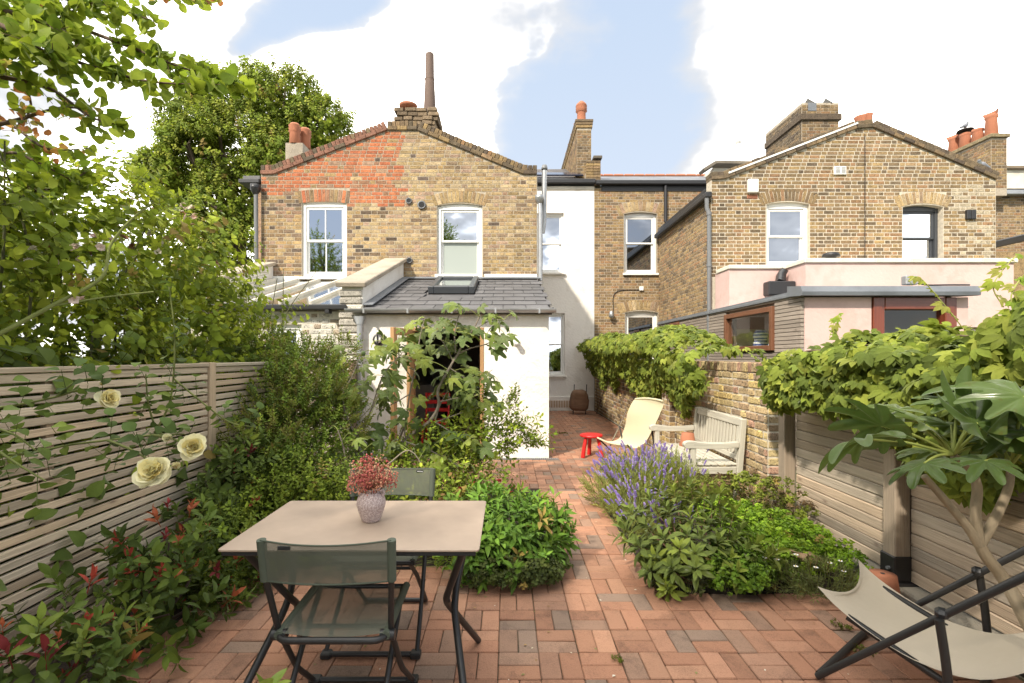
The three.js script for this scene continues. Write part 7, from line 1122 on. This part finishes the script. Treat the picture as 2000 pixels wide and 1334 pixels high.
// ---------- yellow rose, each open bloom with its petals ----------
{
  const t = thing('yellow_rose', 'yellow climbing rose with open pale blooms in front of the slatted fence', 'rose'), r = rng(606), m = mb(), items = [];
  const S = [[[[-40, 890], [60, 885], [130, 870], [210, 860], [300, 850], [360, 848]], 1.45], [[[210, 860], [260, 880], [300, 905]], 1.38], [[[300, 850], [345, 860], [372, 872]], 1.42], [[[-30, 800], [40, 790], [110, 775], [170, 760], [215, 782]], 1.55], [[[110, 775], [150, 745], [190, 738]], 1.55], [[[300, 850], [330, 790], [340, 720], [340, 640], [330, 560]], 1.75], [[[310, 855], [290, 790], [285, 730]], 1.75], [[[-20, 870], [40, 910], [90, 940]], 1.35], [[[-30, 830], [30, 850], [70, 880]], 1.4], [[[340, 740], [400, 790], [450, 825], [500, 835]], 2.0]];
  for (const [pts, Z] of S) { const P = pts.map(([x, y]) => at(x, y, Z)); m.tube(P, (q) => 0.0042 - 0.002 * q, 6, [0.156, 0.177, 0.048]); const C = new THREE.CatmullRomCurve3(P), n = Math.ceil(C.getLength() * 13); for (let k = 0; k < n; k++) { const u = (k + 0.5) / n, T2 = C.getTangent(u); items.push({ p: C.getPoint(u), d: V3(T2.x * 0.4 + (r() - 0.5) * 0.9, (k % 2 ? 0.8 : -0.7) + (r() - 0.5) * 0.5, (r() - 0.3) * 0.9), a: r() * 6, s: 0.7 + 0.35 * r(), c: pick(r, [[0.0915, 0.135, 0.044], [0.0732, 0.114, 0.036], [0.11, 0.156, 0.04], [0.159, 0.208, 0.04]]) }); } }
  mesh('stem', m, M.bark, t);
  scatter(t, sprigG(leafG(0.055, 0.036, { seg: 4, curl: 0.25, fold: 0.2, shape: 0.75 }), 5, { flat: 2, len: 0.09, el0: 0, el1: 0.05, s0: 0.75, s1: 0.95, seed: 58, stem: 0.001 }), M.leaf, items);
  const pg = [leafG(0.032, 0.044, { seg: 8, fold: 0.16, curl: -0.2, shape: 0.7, pow: 0.42, wave: 0.14, stalk: 0 }), leafG(0.03, 0.038, { seg: 8, fold: 0.22, curl: -0.35, shape: 0.66, pow: 0.42, wave: -0.16, stalk: 0 })];
  const pm = leafMats([[0.83, 0.76, 0.42], [0.86, 0.81, 0.55], [0.82, 0.70, 0.32]], { coat: 0, tr: 0.25 });
  const bloom = (px, py, Z, face, s, rings, label) => {
    const c = at(px, py, Z), q = new THREE.Quaternion().setFromUnitVectors(UPV, V3(...face).normalize()), b = mb();
    b.geo(new THREE.SphereGeometry(0.007 * s, 10, 8), TR(0, 0.006 * s, 0), [0.5, 0.28, 0.04]); for (let k = 0; k < 24; k++) { const a = k * 2.4, rr = 0.004 + 0.006 * r(); b.tube([V3(0, 0.004, 0), V3(Math.cos(a) * rr * s, 0.018 * s, Math.sin(a) * rr * s)], 0.0006, 3, [0.55, 0.3, 0.03], false); }
    const o = mesh('bloom', b, M.bud, t); o.position.copy(c); o.quaternion.copy(q); if (label) o.userData.label = label;
    rings.forEach(([n, el, sc], j) => { for (let k = 0; k < n; k++) { const p = new THREE.Mesh(pg[k % 2], pm[(j + k) % 3 === 0 ? 2 - (j < 2 ? 1 : 0) : j < 2 ? 1 : 0]); p.name = 'petal'; p.rotation.set(-el + (r() - 0.5) * 0.5, k * (6.283 / n) + j * 0.6 + (r() - 0.5) * 0.7, (r() - 0.5) * 0.9, 'YXZ'); p.scale.set(sc * s * (0.75 + 0.35 * r()), sc * s, sc * s * (0.8 + 0.4 * r())); put(p, o); } });
  };
  const open = [[7, -0.15, 1.2], [8, 0.15, 1.2], [8, 0.45, 1.1], [8, 0.75, 0.95], [8, 1.0, 0.8], [7, 1.25, 0.62], [4, 1.4, 0.45]], shut = [[5, 0.9, 0.8], [5, 1.2, 0.8], [4, 1.4, 0.7]];
  bloom(302, 922, 1.34, [0.15, 0.5, 0.85], 1.15, open, 'largest open pale yellow bloom'); bloom(378, 874, 1.4, [0.5, 0.25, 0.85], 0.95, open, 'open pale yellow bloom turned aside'); bloom(212, 780, 1.55, [0.85, 0.35, 0.4], 0.85, open);
  bloom(342, 912, 1.38, [0.6, 0.6, 0.3], 0.7, shut); bloom(330, 860, 1.42, [0, 0.9, 0.4], 0.75, shut); bloom(333, 836, 1.45, [0, 1, 0.2], 0.5, shut); bloom(198, 752, 1.55, [0.4, 1, 0.2], 0.4, shut);
}
// ---------- lavender ----------
{
  const t = thing('lavender_bush', 'large lavender bush in purple flower leaning over the path', 'lavender'), r = rng(707);
  const tuft = sprigG(L_.needle, 14, { len: 0.09, seed: 76, el0: 0.4, el1: 1.3, stem: 0.0012 });
  const B = []; for (const [x, Z, h, rx] of [[1.25, 4.75, 0.2, 0.34], [1.15, 4.4, 0.18, 0.32], [1.4, 5.0, 0.2, 0.34], [1.55, 4.6, 0.19, 0.34], [1.12, 4.05, 0.15, 0.26], [1.08, 3.75, 0.11, 0.2], [1.2, 3.55, 0.11, 0.18], [1.02, 4.75, 0.16, 0.24], [1.7, 4.95, 0.2, 0.28]]) B.push([x, h, -Z, rx, h * 1.15, rx]);
  scatter(t, tuft, M.leaf, crown(B, 1900, { seed: 77, pal: [[0.221, 0.25, 0.088], [0.184, 0.208, 0.068], [0.248, 0.281, 0.096], [0.183, 0.208, 0.056]], freq: 6, gap: 0.22, size: 1.25, up: 1.1, ok: (p) => p.y > 0 }));
  const sm = mb(), spike = mb(), ico = new THREE.IcosahedronGeometry(1, 0), fl = [];
  for (let w = 0; w < 7; w++) for (let k = 0; k < 5; k++) { const a = k * 1.256 + w, rr = 0.0055 * (w === 6 ? 0.6 : 1); spike.geo(ico, new THREE.Matrix4().compose(V3(Math.cos(a) * rr, w < 1 ? -0.006 : w * 0.0075, Math.sin(a) * rr), new THREE.Quaternion().setFromEuler(new THREE.Euler(a, w, 0)), V3(0.0038, 0.0055, 0.0038)), [0.8 + 0.4 * r(), 0.8 + 0.4 * r(), 0.9 + 0.3 * r()]); }
  for (let k = 0; k < 330; k++) {
    const b = B[Math.floor(Math.pow(r(), 1.5) * B.length)], a = r() * 6.28, q = Math.pow(r(), 0.5), lean = V3(Math.cos(a) * q * 0.75 - 0.22, 1, Math.sin(a) * q * 0.75), p0 = V3(b[0] + Math.cos(a) * q * b[3] * 0.75, b[1] + b[4] * 0.45, b[2] + Math.sin(a) * q * b[5] * 0.75), L = (0.12 + 0.15 * r()) * (b[1] < 0.2 ? 0.8 : 1), tip = p0.clone().addScaledVector(lean.clone().normalize(), L), mid = p0.clone().lerp(tip, 0.5).add(V3(0, 0.015, 0));
    sm.tube([p0, mid, tip], 0.0012, 3, [0.23, 0.26, 0.088], true, 4);
    fl.push({ p: tip, d: lean.add(V3((r() - 0.5) * 0.4, 0, (r() - 0.5) * 0.4)), a: r() * 6, s: 0.6 + 0.6 * r(), c: pick(r, [[0.20, 0.145, 0.34], [0.23, 0.175, 0.39], [0.16, 0.115, 0.27], [0.27, 0.215, 0.38]]) });
  }
  stuff(mesh('flower_stem', sm, M.plain, t)); scatter(t, spike.done(), M.bud, fl, 'flower_spike');
}
// ---------- rhododendron-like shrub in the right bed ----------
{
  const t = thing('rosette_leaf_shrub', 'evergreen shrub with rosettes of long leaves in front of the lavender', 'shrub'), r = rng(808), rosette = sprigG(leafG(0.125, 0.04, { seg: 5, curl: 0.3, fold: 0.3, shape: 1.05 }), 13, { len: 0.045, seed: 78, el0: -0.25, el1: 1.1, s0: 1.05, s1: 0.65, c0: 0.75, c1: 1.4, stem: 0.003 });
  const base = V3(1.3, 0, -3.15), items = [], br = mb();
  const spots = [[1240, 1010, 3.3], [1275, 985, 3.4], [1320, 975, 3.5], [1310, 1010, 3.3], [1350, 1020, 3.3], [1390, 1000, 3.4], [1410, 1030, 3.3], [1270, 1040, 3.2], [1300, 1060, 3.1], [1345, 1055, 3.15], [1370, 1060, 3.1], [1400, 1070, 3.15], [1440, 1050, 3.3], [1465, 1075, 3.2], [1255, 1075, 3.1], [1290, 1100, 3.05], [1330, 1080, 3.0], [1420, 1100, 3.05], [1480, 1100, 3.1], [1360, 1090, 2.98], [1230, 1045, 3.25], [1330, 995, 3.5], [1375, 975, 3.55], [1290, 965, 3.6], [1450, 1085, 3.1], [1500, 1090, 3.05], [1320, 1120, 2.95], [1380, 1035, 3.25], [1430, 1015, 3.5], [1350, 960, 3.7], [1405, 975, 3.6]];
  for (const [x, y, Z] of spots) for (let k = 0; k < 2; k++) { const p = at(x + (k ? (r() - 0.5) * 40 : 0), y + (k ? 15 + r() * 20 : 0), Z + (k ? (r() - 0.5) * 0.2 : 0)); if (!k) br.tube([base.clone().add(V3((r() - 0.5) * 0.1, 0, (r() - 0.5) * 0.1)), base.clone().lerp(p, 0.5).add(V3((r() - 0.5) * 0.08, -0.03, (r() - 0.5) * 0.08)), p], (q) => 0.008 - 0.005 * q, 6, [0.16, 0.085, 0.05]); items.push({ p, d: p.clone().sub(base).normalize().add(V3(0, 0.5, 0.1)), a: r() * 6, s: (k ? 0.8 : 1) * (0.9 + 0.3 * r()), c: pick(r, [[0.104, 0.135, 0.04], [0.122, 0.156, 0.044], [0.0915, 0.12, 0.036], [0.159, 0.192, 0.04]]) }); }
  mesh('stem', br, M.bark, t); scatter(t, rosette, M.glossLeaf, items);
}
// ---------- parsley, ground cover, daisies ----------
const curly = (() => { const m = mb(), r = rng(5), g = leafG(0.022, 0.02, { seg: 3, fold: 0.5, curl: 0.5, wave: 0.5, shape: 0.6 }); for (let k = 0; k < 16; k++) m.geo(g, TR((r() - 0.5) * 0.035, 0.06 + 0.02 * r(), (r() - 0.5) * 0.035, -0.4 - r(), r() * 6.28, r()), ((q) => [q, q, q])(0.75 + 0.5 * r())); m.tube([V3(0, -0.02, 0), V3(0, 0.06, 0)], 0.0014, 4, [0.8, 0.9, 0.6], false); return m.done(); })();
function groundPlant(name, label, cat, B, n, geo, pal, seed, o = {}) { const t = thing(name, label, cat, o.group); const it = crown(B, n, { seed, pal, freq: 7, gap: 0.26, in: 0.7, up: 0.9, ...o, ok: (p) => p.y > 0.02 }); const m = mb(); it.filter((_, i) => i % 3 === 0).forEach((q) => m.tube([V3(q.p.x * 0.7 + B[0][0] * 0.3, 0.02, q.p.z * 0.7 + B[0][2] * 0.3), q.p], 0.0012, 3, [0.146, 0.177, 0.04], false)); stuff(mesh('stem', m, M.plain, t)); scatter(t, geo, o.mat || M.leaf, it); return t; }
const pars = [[0.17, 0.28, 0.025], [0.21, 0.32, 0.03], [0.13, 0.22, 0.022], [0.24, 0.34, 0.04]];
groundPlant('parsley_clump', 'largest mound of curly parsley beside the fence plinth', 'herb', [[2.0, 0.08, -3.85, 0.26, 0.13, 0.32], [2.12, 0.08, -3.5, 0.2, 0.12, 0.26], [1.85, 0.08, -4.1, 0.22, 0.12, 0.2], [2.2, 0.06, -3.2, 0.12, 0.1, 0.16]], 700, curly, pars, 811, { group: 'parsley clumps' });
groundPlant('parsley_clump', 'bright parsley mound behind the white daisies', 'herb', [[1.78, 0.07, -3.42, 0.2, 0.11, 0.16], [1.86, 0.06, -3.22, 0.16, 0.1, 0.12]], 330, curly, pars, 812, { group: 'parsley clumps' });
groundPlant('parsley_clump', 'small parsley clump spilling over the front brick edge of the bed', 'herb', [[1.38, 0.05, -3.05, 0.12, 0.09, 0.1], [1.53, 0.05, -3.04, 0.11, 0.09, 0.09], [1.46, 0.07, -3.16, 0.14, 0.1, 0.1]], 280, curly, [[0.122, 0.208, 0.024], [0.159, 0.25, 0.028], [0.0976, 0.166, 0.02]], 813, { group: 'parsley clumps' });
groundPlant('creeping_plant', 'low dark creeping plant at the left front corner of the right bed', 'plant', [[1.1, 0.03, -3.0, 0.12, 0.05, 0.08], [1.05, 0.04, -3.25, 0.1, 0.07, 0.15]], 150, curly, [[0.069, 0.078, 0.032], [0.122, 0.156, 0.024]], 814);
groundPlant('cranesbill_plant', 'straggly low plant with small leaves at the foot of the wall end', 'plant', [[2.2, 0.18, -4.3, 0.22, 0.2, 0.3], [1.95, 0.15, -4.5, 0.25, 0.15, 0.25], [2.25, 0.22, -3.95, 0.14, 0.2, 0.2]], 420, curly, [[0.146, 0.177, 0.032], [0.184, 0.208, 0.04], [0.18, 0.12, 0.06]], 815);
groundPlant('creeping_plant', 'dark leafy ground cover under the glossy shrub', 'plant', [[0.0, 0.04, -3.12, 0.3, 0.07, 0.08], [0.2, 0.04, -3.2, 0.14, 0.07, 0.12]], 260, curly, [[0.061, 0.078, 0.028], [0.0854, 0.104, 0.032]], 816);
groundPlant('ivy_patch', 'low leafy plants growing along the bed edge behind the table', 'plant', [[-1.3, 0.06, -3.4, 0.35, 0.1, 0.14], [-0.6, 0.05, -3.42, 0.4, 0.09, 0.12], [-1.75, 0.07, -3.0, 0.2, 0.1, 0.3]], 420, curly, [[0.0976, 0.135, 0.024], [0.146, 0.187, 0.032]], 817);
{
  const t = groundPlant('daisy_clump', 'grey-green clump with small white daisies by the lounger', 'plant', [[1.95, 0.08, -3.0, 0.2, 0.1, 0.14], [1.75, 0.07, -3.02, 0.14, 0.08, 0.1]], 300, sprigG(L_.needle, 8, { len: 0.03, seed: 9, el0: 0.3, el1: 1.2 }), [[0.156, 0.177, 0.08], [0.129, 0.146, 0.064]], 818), r = rng(81);
  for (const [x, Z, y] of [[1.8, 3.02, 0.17], [1.7, 3.05, 0.2], [1.9, 2.98, 0.18], [2.0, 3.0, 0.2], [1.75, 3.15, 0.22], [2.05, 2.95, 0.17], [1.65, 3.1, 0.19], [1.85, 3.1, 0.21], [2.1, 3.05, 0.19]]) { const m = mb(); for (let k = 0; k < 9; k++) m.box(TR(x, y, -Z, 0, k * 0.698, 0).multiply(TR(0.008, 0, 0, 0, 0, 0.2)), 0.013, 0.001, 0.005, 0, [0.8, 0.8, 0.78]); m.geo(new THREE.SphereGeometry(0.004, 8, 6), T(x, y + 0.002, -Z), [0.55, 0.35, 0.03]); m.tube([V3(x, y, -Z), V3(x, 0.03, -Z - 0.01)], 0.0008, 3, [0.183, 0.208, 0.048], false); mesh('daisy', m, M.bud, t); }
}
tag(mesh('wood_chunk', (() => { const g = new THREE.BoxGeometry(0.26, 0.07, 0.12, 10, 4, 6), p = g.attributes.position; for (let i = 0; i < p.count; i++) { const n = fbm3(p.getX(i) * 14, p.getY(i) * 30, p.getZ(i) * 30, 3) - 0.5; p.setXYZ(i, p.getX(i) + n * 0.04, p.getY(i) * (1 - 0.5 * Math.abs(p.getX(i)) / 0.13) + n * 0.03, p.getZ(i) + n * 0.04); } g.computeVertexNormals(); return g.rotateZ(-0.35).rotateY(0.5).translate(1.98, 0.15, -3.2); })(), std({ color: lin(0.3, 0.19, 0.11), map: TX.wood, roughness: 0.9 })), 'split piece of weathered wood lying among the parsley', 'wood');
// ---------- Virginia creeper ----------
const creeper = (() => { const m = mb(), g = leafG(0.1, 0.043, { seg: 4, curl: 0.35, fold: 0.25, shape: 0.95, stalk: 0.14 }); [[0, 1], [0.62, 0.9], [-0.62, 0.9], [1.3, 0.7], [-1.3, 0.7]].forEach(([a, s], i) => m.geo(g, TR(0, 0.0, 0, 0.1, a, 0, s), [1, 1, 1].map(() => 0.92 + 0.04 * i))); return m.done(); })();
{
  const mk = (label, n, seed, sample, pal, size, stemPts) => {
    const t = thing('virginia_creeper', label, 'creeper', 'creepers over the right boundary'), r = rng(seed), items = [];
    for (let k = 0; k < n; k++) { const s = sample(r); if (!s) continue; const [p, nrm] = s, c = pick(r, pal), kk = 0.75 + 0.5 * r(); items.push({ p, d: nrm.normalize().add(V3((r() - 0.5) * 1.5, (r() - 0.5) * 1.5, (r() - 0.5) * 1.5)), a: -1.57 + (r() - 0.5) * 2.4, s: size * (0.65 + 0.6 * r()), c: c.map((q) => q * kk) }); }
    // leaves point down the wall: local +Z of the leaf is turned towards the ground
    const im = new THREE.InstancedMesh(creeper, M.leaf, items.length), X = V3(0, 0, 0), Y = V3(0, 0, 0), Zz = V3(0, 0, 0), m = new THREE.Matrix4(), cc = new THREE.Color();
    items.forEach((it, i) => { Y.copy(it.d).normalize(); Zz.set((r() - 0.5) * 2.2, -0.55, (r() - 0.5) * 2.2 + 0.2); Zz.addScaledVector(Y, -Zz.dot(Y)).normalize(); X.crossVectors(Y, Zz); m.makeBasis(X, Y, Zz).scale(V3(it.s, it.s, it.s)).setPosition(it.p); im.setMatrixAt(i, m); im.setColorAt(i, cc.setRGB(...it.c)); });
    im.name = 'foliage'; stuff(put(im, t));
    const sm = mb(); stemPts.forEach((P) => sm.tube(P, (q) => 0.012 - 0.008 * q, 6, [0.14, 0.1, 0.06])); mesh('vine', sm, M.bark, t); return t;
  };
  // over the far garden wall: top at z -13 .. -5.4
  mk('virginia creeper heaped over the top of the far brick wall', 3600, 901, (r) => {
    const Z = 5.35 + 7.6 * Math.pow(r(), 1.15), a = r(), bulge = 0.22 + 0.16 * noise3(Z * 1.3, 5, 0), over = r(), h = 1.30 + 0.10 * smooth(5.6, 7.2, Z) + 0.30 * noise3(Z * 0.9, 2, 7) + 0.12 * smooth(6, 9, Z) + 0.1 * smooth(9, 13, Z);
    let y, x, n; if (Z < 6.2 && r() < 0.5) return null;
    if (over < 0.45) { const th = r() * 2.6; x = 2.45 - Math.cos(th) * (bulge + 0.25); y = h - 0.1 + Math.sin(th) * (0.22 + 0.12 * noise3(Z * 3, 1, 1)); n = V3(-Math.cos(th), Math.sin(th) + 0.3, 0.3); } else { const down = 0.30 + 0.55 * noise3(Z * 1.7, 9, 3) + 0.25 * smooth(8, 13, Z); y = h - Math.pow(r(), 0.8) * down * (Z < 6 ? 0.8 : 1.25); x = 2.36 - bulge * (0.5 + 0.6 * r()) * smooth(h - 1.1, h - 0.1, y); n = V3(-1, 0.5, 0.35); }
    return [V3(x, y, -Z), n];
  }, [[0.195, 0.25, 0.032], [0.244, 0.302, 0.04], [0.146, 0.198, 0.028], [0.285, 0.322, 0.048]], 1.15, [[V3(2.3, 0, -12.5), V3(2.28, 0.9, -11), V3(2.35, 1.5, -9)], [V3(2.3, 0, -12.4), V3(2.25, 1.1, -12), V3(2.4, 1.6, -10.5)], [V3(2.35, 1.3, -9), V3(2.25, 1.35, -7.5), V3(2.3, 1.2, -6)]]);
  // over the near board fence
  mk('virginia creeper with big leaves tumbling over the near board fence', 3000, 902, (r) => {
    const Z = 1.75 + 2.3 * r(), near = smooth(3.6, 2.2, Z), h = 1.42 + 0.14 * noise3(Z * 2.1, 2, 7) + 0.3 * smooth(2.5, 1.9, Z), over = r(); let x, y, n;
    if (over < 0.42) { const th = r() * 2.4; x = 2.55 - Math.cos(th) * (0.24 + 0.14 * near) * (1 - 0.5 * smooth(3.4, 4.0, Z)); y = h - 0.12 + Math.sin(th) * (0.1 + 0.18 * noise3(Z * 4, 1, 1)) * (0.5 + 0.5 * r()); n = V3(-Math.cos(th) * 0.8, Math.sin(th) + 0.35, 0.5); } else { const down = 0.36 + 0.5 * noise3(Z * 2.6, 9, 3); y = h - Math.pow(r(), 0.85) * down * 0.82; x = 2.42 - (0.1 + 0.2 * r()) * smooth(h - 1.0, h - 0.15, y); n = V3(-0.9, 0.55, 0.5); }
    return [V3(x, y, -Z), n];
  }, [[0.207, 0.265, 0.036], [0.256, 0.312, 0.044], [0.159, 0.208, 0.032], [0.304, 0.343, 0.052], [0.122, 0.166, 0.028]], 0.95, [[V3(2.5, 0.1, -1.2), V3(2.46, 1.0, -1.6), V3(2.5, 1.55, -2.4), V3(2.5, 1.55, -3.6)], [V3(2.42, 1.5, -2.4), V3(2.40, 1.2, -3.0), V3(2.40, 0.95, -3.2)], [V3(2.45, 1.5, -3.4), V3(2.42, 1.5, -4.0), V3(2.4, 1.3, -4.2)]]);
}
{ // young creeper shoots reaching above the near fence
  const t = thing('creeper_shoots', 'thin young creeper shoots with yellow-green leaves rising above the near fence', 'creeper'), m = mb(), r = rng(41), it = [];
  for (const [pts, Z] of [[[[1880, 640], [1840, 590], [1790, 540], [1775, 550]], 2.5], [[[1960, 600], [1940, 560], [1965, 520], [1985, 500]], 2.3], [[[1620, 660], [1630, 630], [1645, 615]], 3.6], [[[1720, 690], [1760, 650], [1780, 640]], 3.0], [[[1990, 640], [1975, 580], [1995, 540]], 2.1]]) { const C = new THREE.CatmullRomCurve3(pts.map(([x, y]) => at(x, y, Z))); m.tube(C.getPoints(14), 0.0028, 5, [0.3, 0.32, 0.08], false); for (let k = 0; k < 7; k++) it.push({ p: C.getPoint(0.15 + 0.85 * (k / 6)), d: V3(r() - 0.5, 0.5, 0.6), a: r() * 6, s: 0.75 - 0.07 * k, c: pick(r, [[0.26, 0.3, 0.05], [0.3, 0.3, 0.06], [0.2, 0.28, 0.045]]) }); }
  mesh('stem', m, M.plain, t); scatter(t, creeper, M.leaf, it);
}
// ---------- fatsia ----------
{
  const t = thing('fatsia_tree', 'multi-stemmed fatsia with huge glossy lobed leaves above the lounger', 'shrub'), r = rng(909);
  const lobes = [[0, 1, 0.30], [0.66, 0.98, 0.29], [-0.66, 0.98, 0.29], [1.32, 0.9, 0.29], [-1.32, 0.9, 0.29], [1.98, 0.72, 0.3], [-1.98, 0.72, 0.3]];
  const geos = [palmG(lobes, { droop: 0.22, na: 120, base: 0.54, ridge: 0.09, span: 2.9, size: 0.3 }), palmG(lobes, { droop: 0.38, na: 120, base: 0.52, ridge: 0.1, wave: 0.05, span: 2.9, size: 0.3 })];
  const mats = leafMats([[0.075, 0.125, 0.022], [0.095, 0.15, 0.026], [0.12, 0.175, 0.03]], { coat: 0.5, cr: 0.2, tr: 0.4, map: fatVein });
  const wood = [0.34, 0.27, 0.18], m = mb(), Z = 2.02, P = (x, y, z = Z) => at(x, y, z);
  m.tube([V3(2.22, 0, -1.86), P(1995, 1190, 1.95), P(1960, 1130), P(1925, 1085), P(1912, 1060)], (q) => 0.028 - 0.008 * q, 10, wood);
  m.tube([P(1913, 1065), P(1890, 1030), P(1840, 970), P(1805, 930)], (q) => 0.02 - 0.007 * q, 9, wood); m.tube([P(1912, 1065), P(1905, 1000), P(1908, 950), P(1890, 910), P(1862, 890)], (q) => 0.021 - 0.007 * q, 9, wood); m.tube([P(1915, 1062), P(1945, 1010), P(1970, 950), P(1975, 910)], (q) => 0.02 - 0.007 * q, 9, wood);
  mesh('trunk', m, M.bark, t);
  const stalk = mb(), leaf = (hub, x, y, Zl, size, zdir, up, k) => { const a = P(...hub), q = at(x, y, Zl), z = V3(...zdir).normalize(), u = V3(...up), xx = u.cross(z).normalize(), yy = z.clone().cross(xx); const o = new THREE.Mesh(geos[k % 2], mats[k % 3]); o.name = 'leaf'; new THREE.Matrix4().makeBasis(xx, yy, z).scale(V3(size * 0.86, size * 0.86, size * 0.86)).setPosition(q).decompose(o.position, o.quaternion, o.scale); put(o, t); stalk.tube([a, a.clone().lerp(q, 0.55).add(V3(0, 0.015, 0)), q], (s) => 0.0065 - 0.002 * s, 7, [0.258, 0.291, 0.064]); };
  const h1 = [1862, 888], h2 = [1975, 908];
  const list = [[h1, 1722, 832, 1.95, 0.225, [-0.55, 0.4, -0.5], [0.05, 0.75, -0.6]], [h1, 1690, 858, 1.9, 0.24, [-0.95, 0.05, 0.2], [-0.1, 0.8, -0.5]], [h1, 1808, 830, 2.05, 0.2, [-0.2, 0.45, -0.7], [0, 0.8, -0.6]], [h1, 1908, 826, 1.9, 0.25, [0.1, 0.6, -0.6], [0.1, 0.6, -0.8]], [h1, 1858, 832, 2.2, 0.2, [-0.2, 0.4, -1], [0, 0.9, -0.3]], [h1, 1975, 796, 1.85, 0.27, [0.5, 0.5, -0.5], [0.1, 0.75, -0.5]], [h1, 1805, 905, 1.95, 0.18, [-0.7, -0.2, 0.4], [-0.1, 0.9, -0.2]], [h1, 1925, 872, 2.15, 0.18, [0.5, 0.0, -0.8], [0, 1, 0.2]], [h1, 1828, 880, 2.2, 0.18, [-0.6, 0, -0.8], [0, 1, 0.1]],
    [h2, 1990, 842, 1.9, 0.24, [0.2, 0.5, -0.7], [0, 0.8, -0.5]], [h2, 1945, 862, 2.1, 0.18, [-0.5, 0.1, -0.8], [0, 1, 0.1]], [h2, 2040, 850, 1.8, 0.24, [0.9, 0, 0.2], [0, 1, 0.1]], [h2, 1925, 900, 1.88, 0.16, [-0.8, -0.2, 0.4], [0, 1, 0.1]], [h2, 2000, 775, 1.8, 0.24, [0.1, 0.5, -0.7], [0, 0.85, -0.1]], [h1, 1755, 800, 2.15, 0.2, [-0.5, 0.15, -0.8], [0, 0.9, 0.35]], [h1, 1930, 765, 2.05, 0.24, [-0.1, 0.3, -0.8], [0, 0.9, 0.35]], [h1, 1870, 790, 2.1, 0.2, [0.2, 0.3, -0.8], [0, 0.9, 0.3]]];
  list.forEach((q, k) => leaf(...q, k)); mesh('leaf_stalk', stalk, M.plain, t);
}
// ---------- small weeds in the joints, leaf in the foreground ----------
{
  const r = rng(33); let k = 0;
  for (const [x, y, s, lab] of [[1640, 1225, 1, 'small weed between the pavers left of the lounger front'], [1685, 1275, 0.9, 'small weed under the lounger'], [1207, 1292, 0.5, 'tiny weed in the paver joint nearest the viewer'], [585, 1225, 0.6, 'tiny weed between pavers under the near chair'], [1095, 848, 2.2, 'weed tuft growing in the paving beside the white extension'], [1180, 800, 2.5, 'low weeds at the foot of the creeper wall']]) {
    const Z = (EYE * F) / (y - CY), p = V3(xAt(x, Z), 0, -Z), t = thing('weed', lab, 'weed'), it = []; for (let i = 0; i < 16; i++) it.push({ p: p.clone().add(V3((r() - 0.5) * 0.09 * s, 0.004, (r() - 0.5) * 0.07 * s)), d: V3((r() - 0.5) * 2.4, 0.7, (r() - 0.5) * 2.4), a: r() * 6, s: 0.35 * (0.6 + s * 0.4), c: pick(r, [[0.146, 0.187, 0.032], [0.184, 0.208, 0.04], [0.18, 0.16, 0.05]]) }); scatter(t, curly, M.leaf, it);
  }
  const t = thing('sapling', 'few bright leaves of a sapling poking up at the bottom edge', 'plant'), c = at(515, 1345, 1.3), mats = leafMats([[0.244, 0.312, 0.04], [0.183, 0.26, 0.032]], { coat: 0.5 });
  mesh('stem', mb().tube([V3(c.x, 0, c.z), c.clone().add(V3(0, -0.02, 0))], 0.003, 6, [0.23, 0.26, 0.064], false), M.bark, t);
  for (const [a, el, s] of [[0.6, 0.95, 1], [-0.5, 1.3, 0.8], [2.6, 0.5, 0.8], [-1.6, 0.35, 0.7], [1.6, 0.5, 0.85]]) { const o = new THREE.Mesh(leafG(0.1, 0.042, { seg: 6, fold: 0.3, curl: 0.12, shape: 0.9 }), mats[s > 0.8 ? 0 : 1]); o.name = 'leaf'; o.position.copy(c).add(V3(0, -0.02, 0)); o.rotation.set(-el, a, 0, 'YXZ'); o.scale.setScalar(s); put(o, t); }
}
{ // fallen leaves and petals on the paving
  const t = mb(), r = rng(515), g = leafG(0.022, 0.012, { seg: 2, curl: 0.2 });
  for (let k = 0; k < 230; k++) { const Z = 2.0 + 4.2 * r(), x = -1.7 + 3.9 * r(); if (inBed(x, Z)) continue; t.geo(g, TR(x, 0.004, -Z, 0, r() * 6.28, 0, 0.4 + 0.9 * r()), pick(r, [[0.32, 0.2, 0.08], [0.2, 0.2, 0.06], [0.5, 0.42, 0.3], [0.25, 0.14, 0.06], [0.6, 0.55, 0.45]])); }
  const o = stuff(mesh('leaf_litter', t, M.bud)); o.userData.label = 'tiny fallen leaves and petals strewn over the paving'; o.userData.category = 'leaf litter';
}
renderer.render(scene, camera);
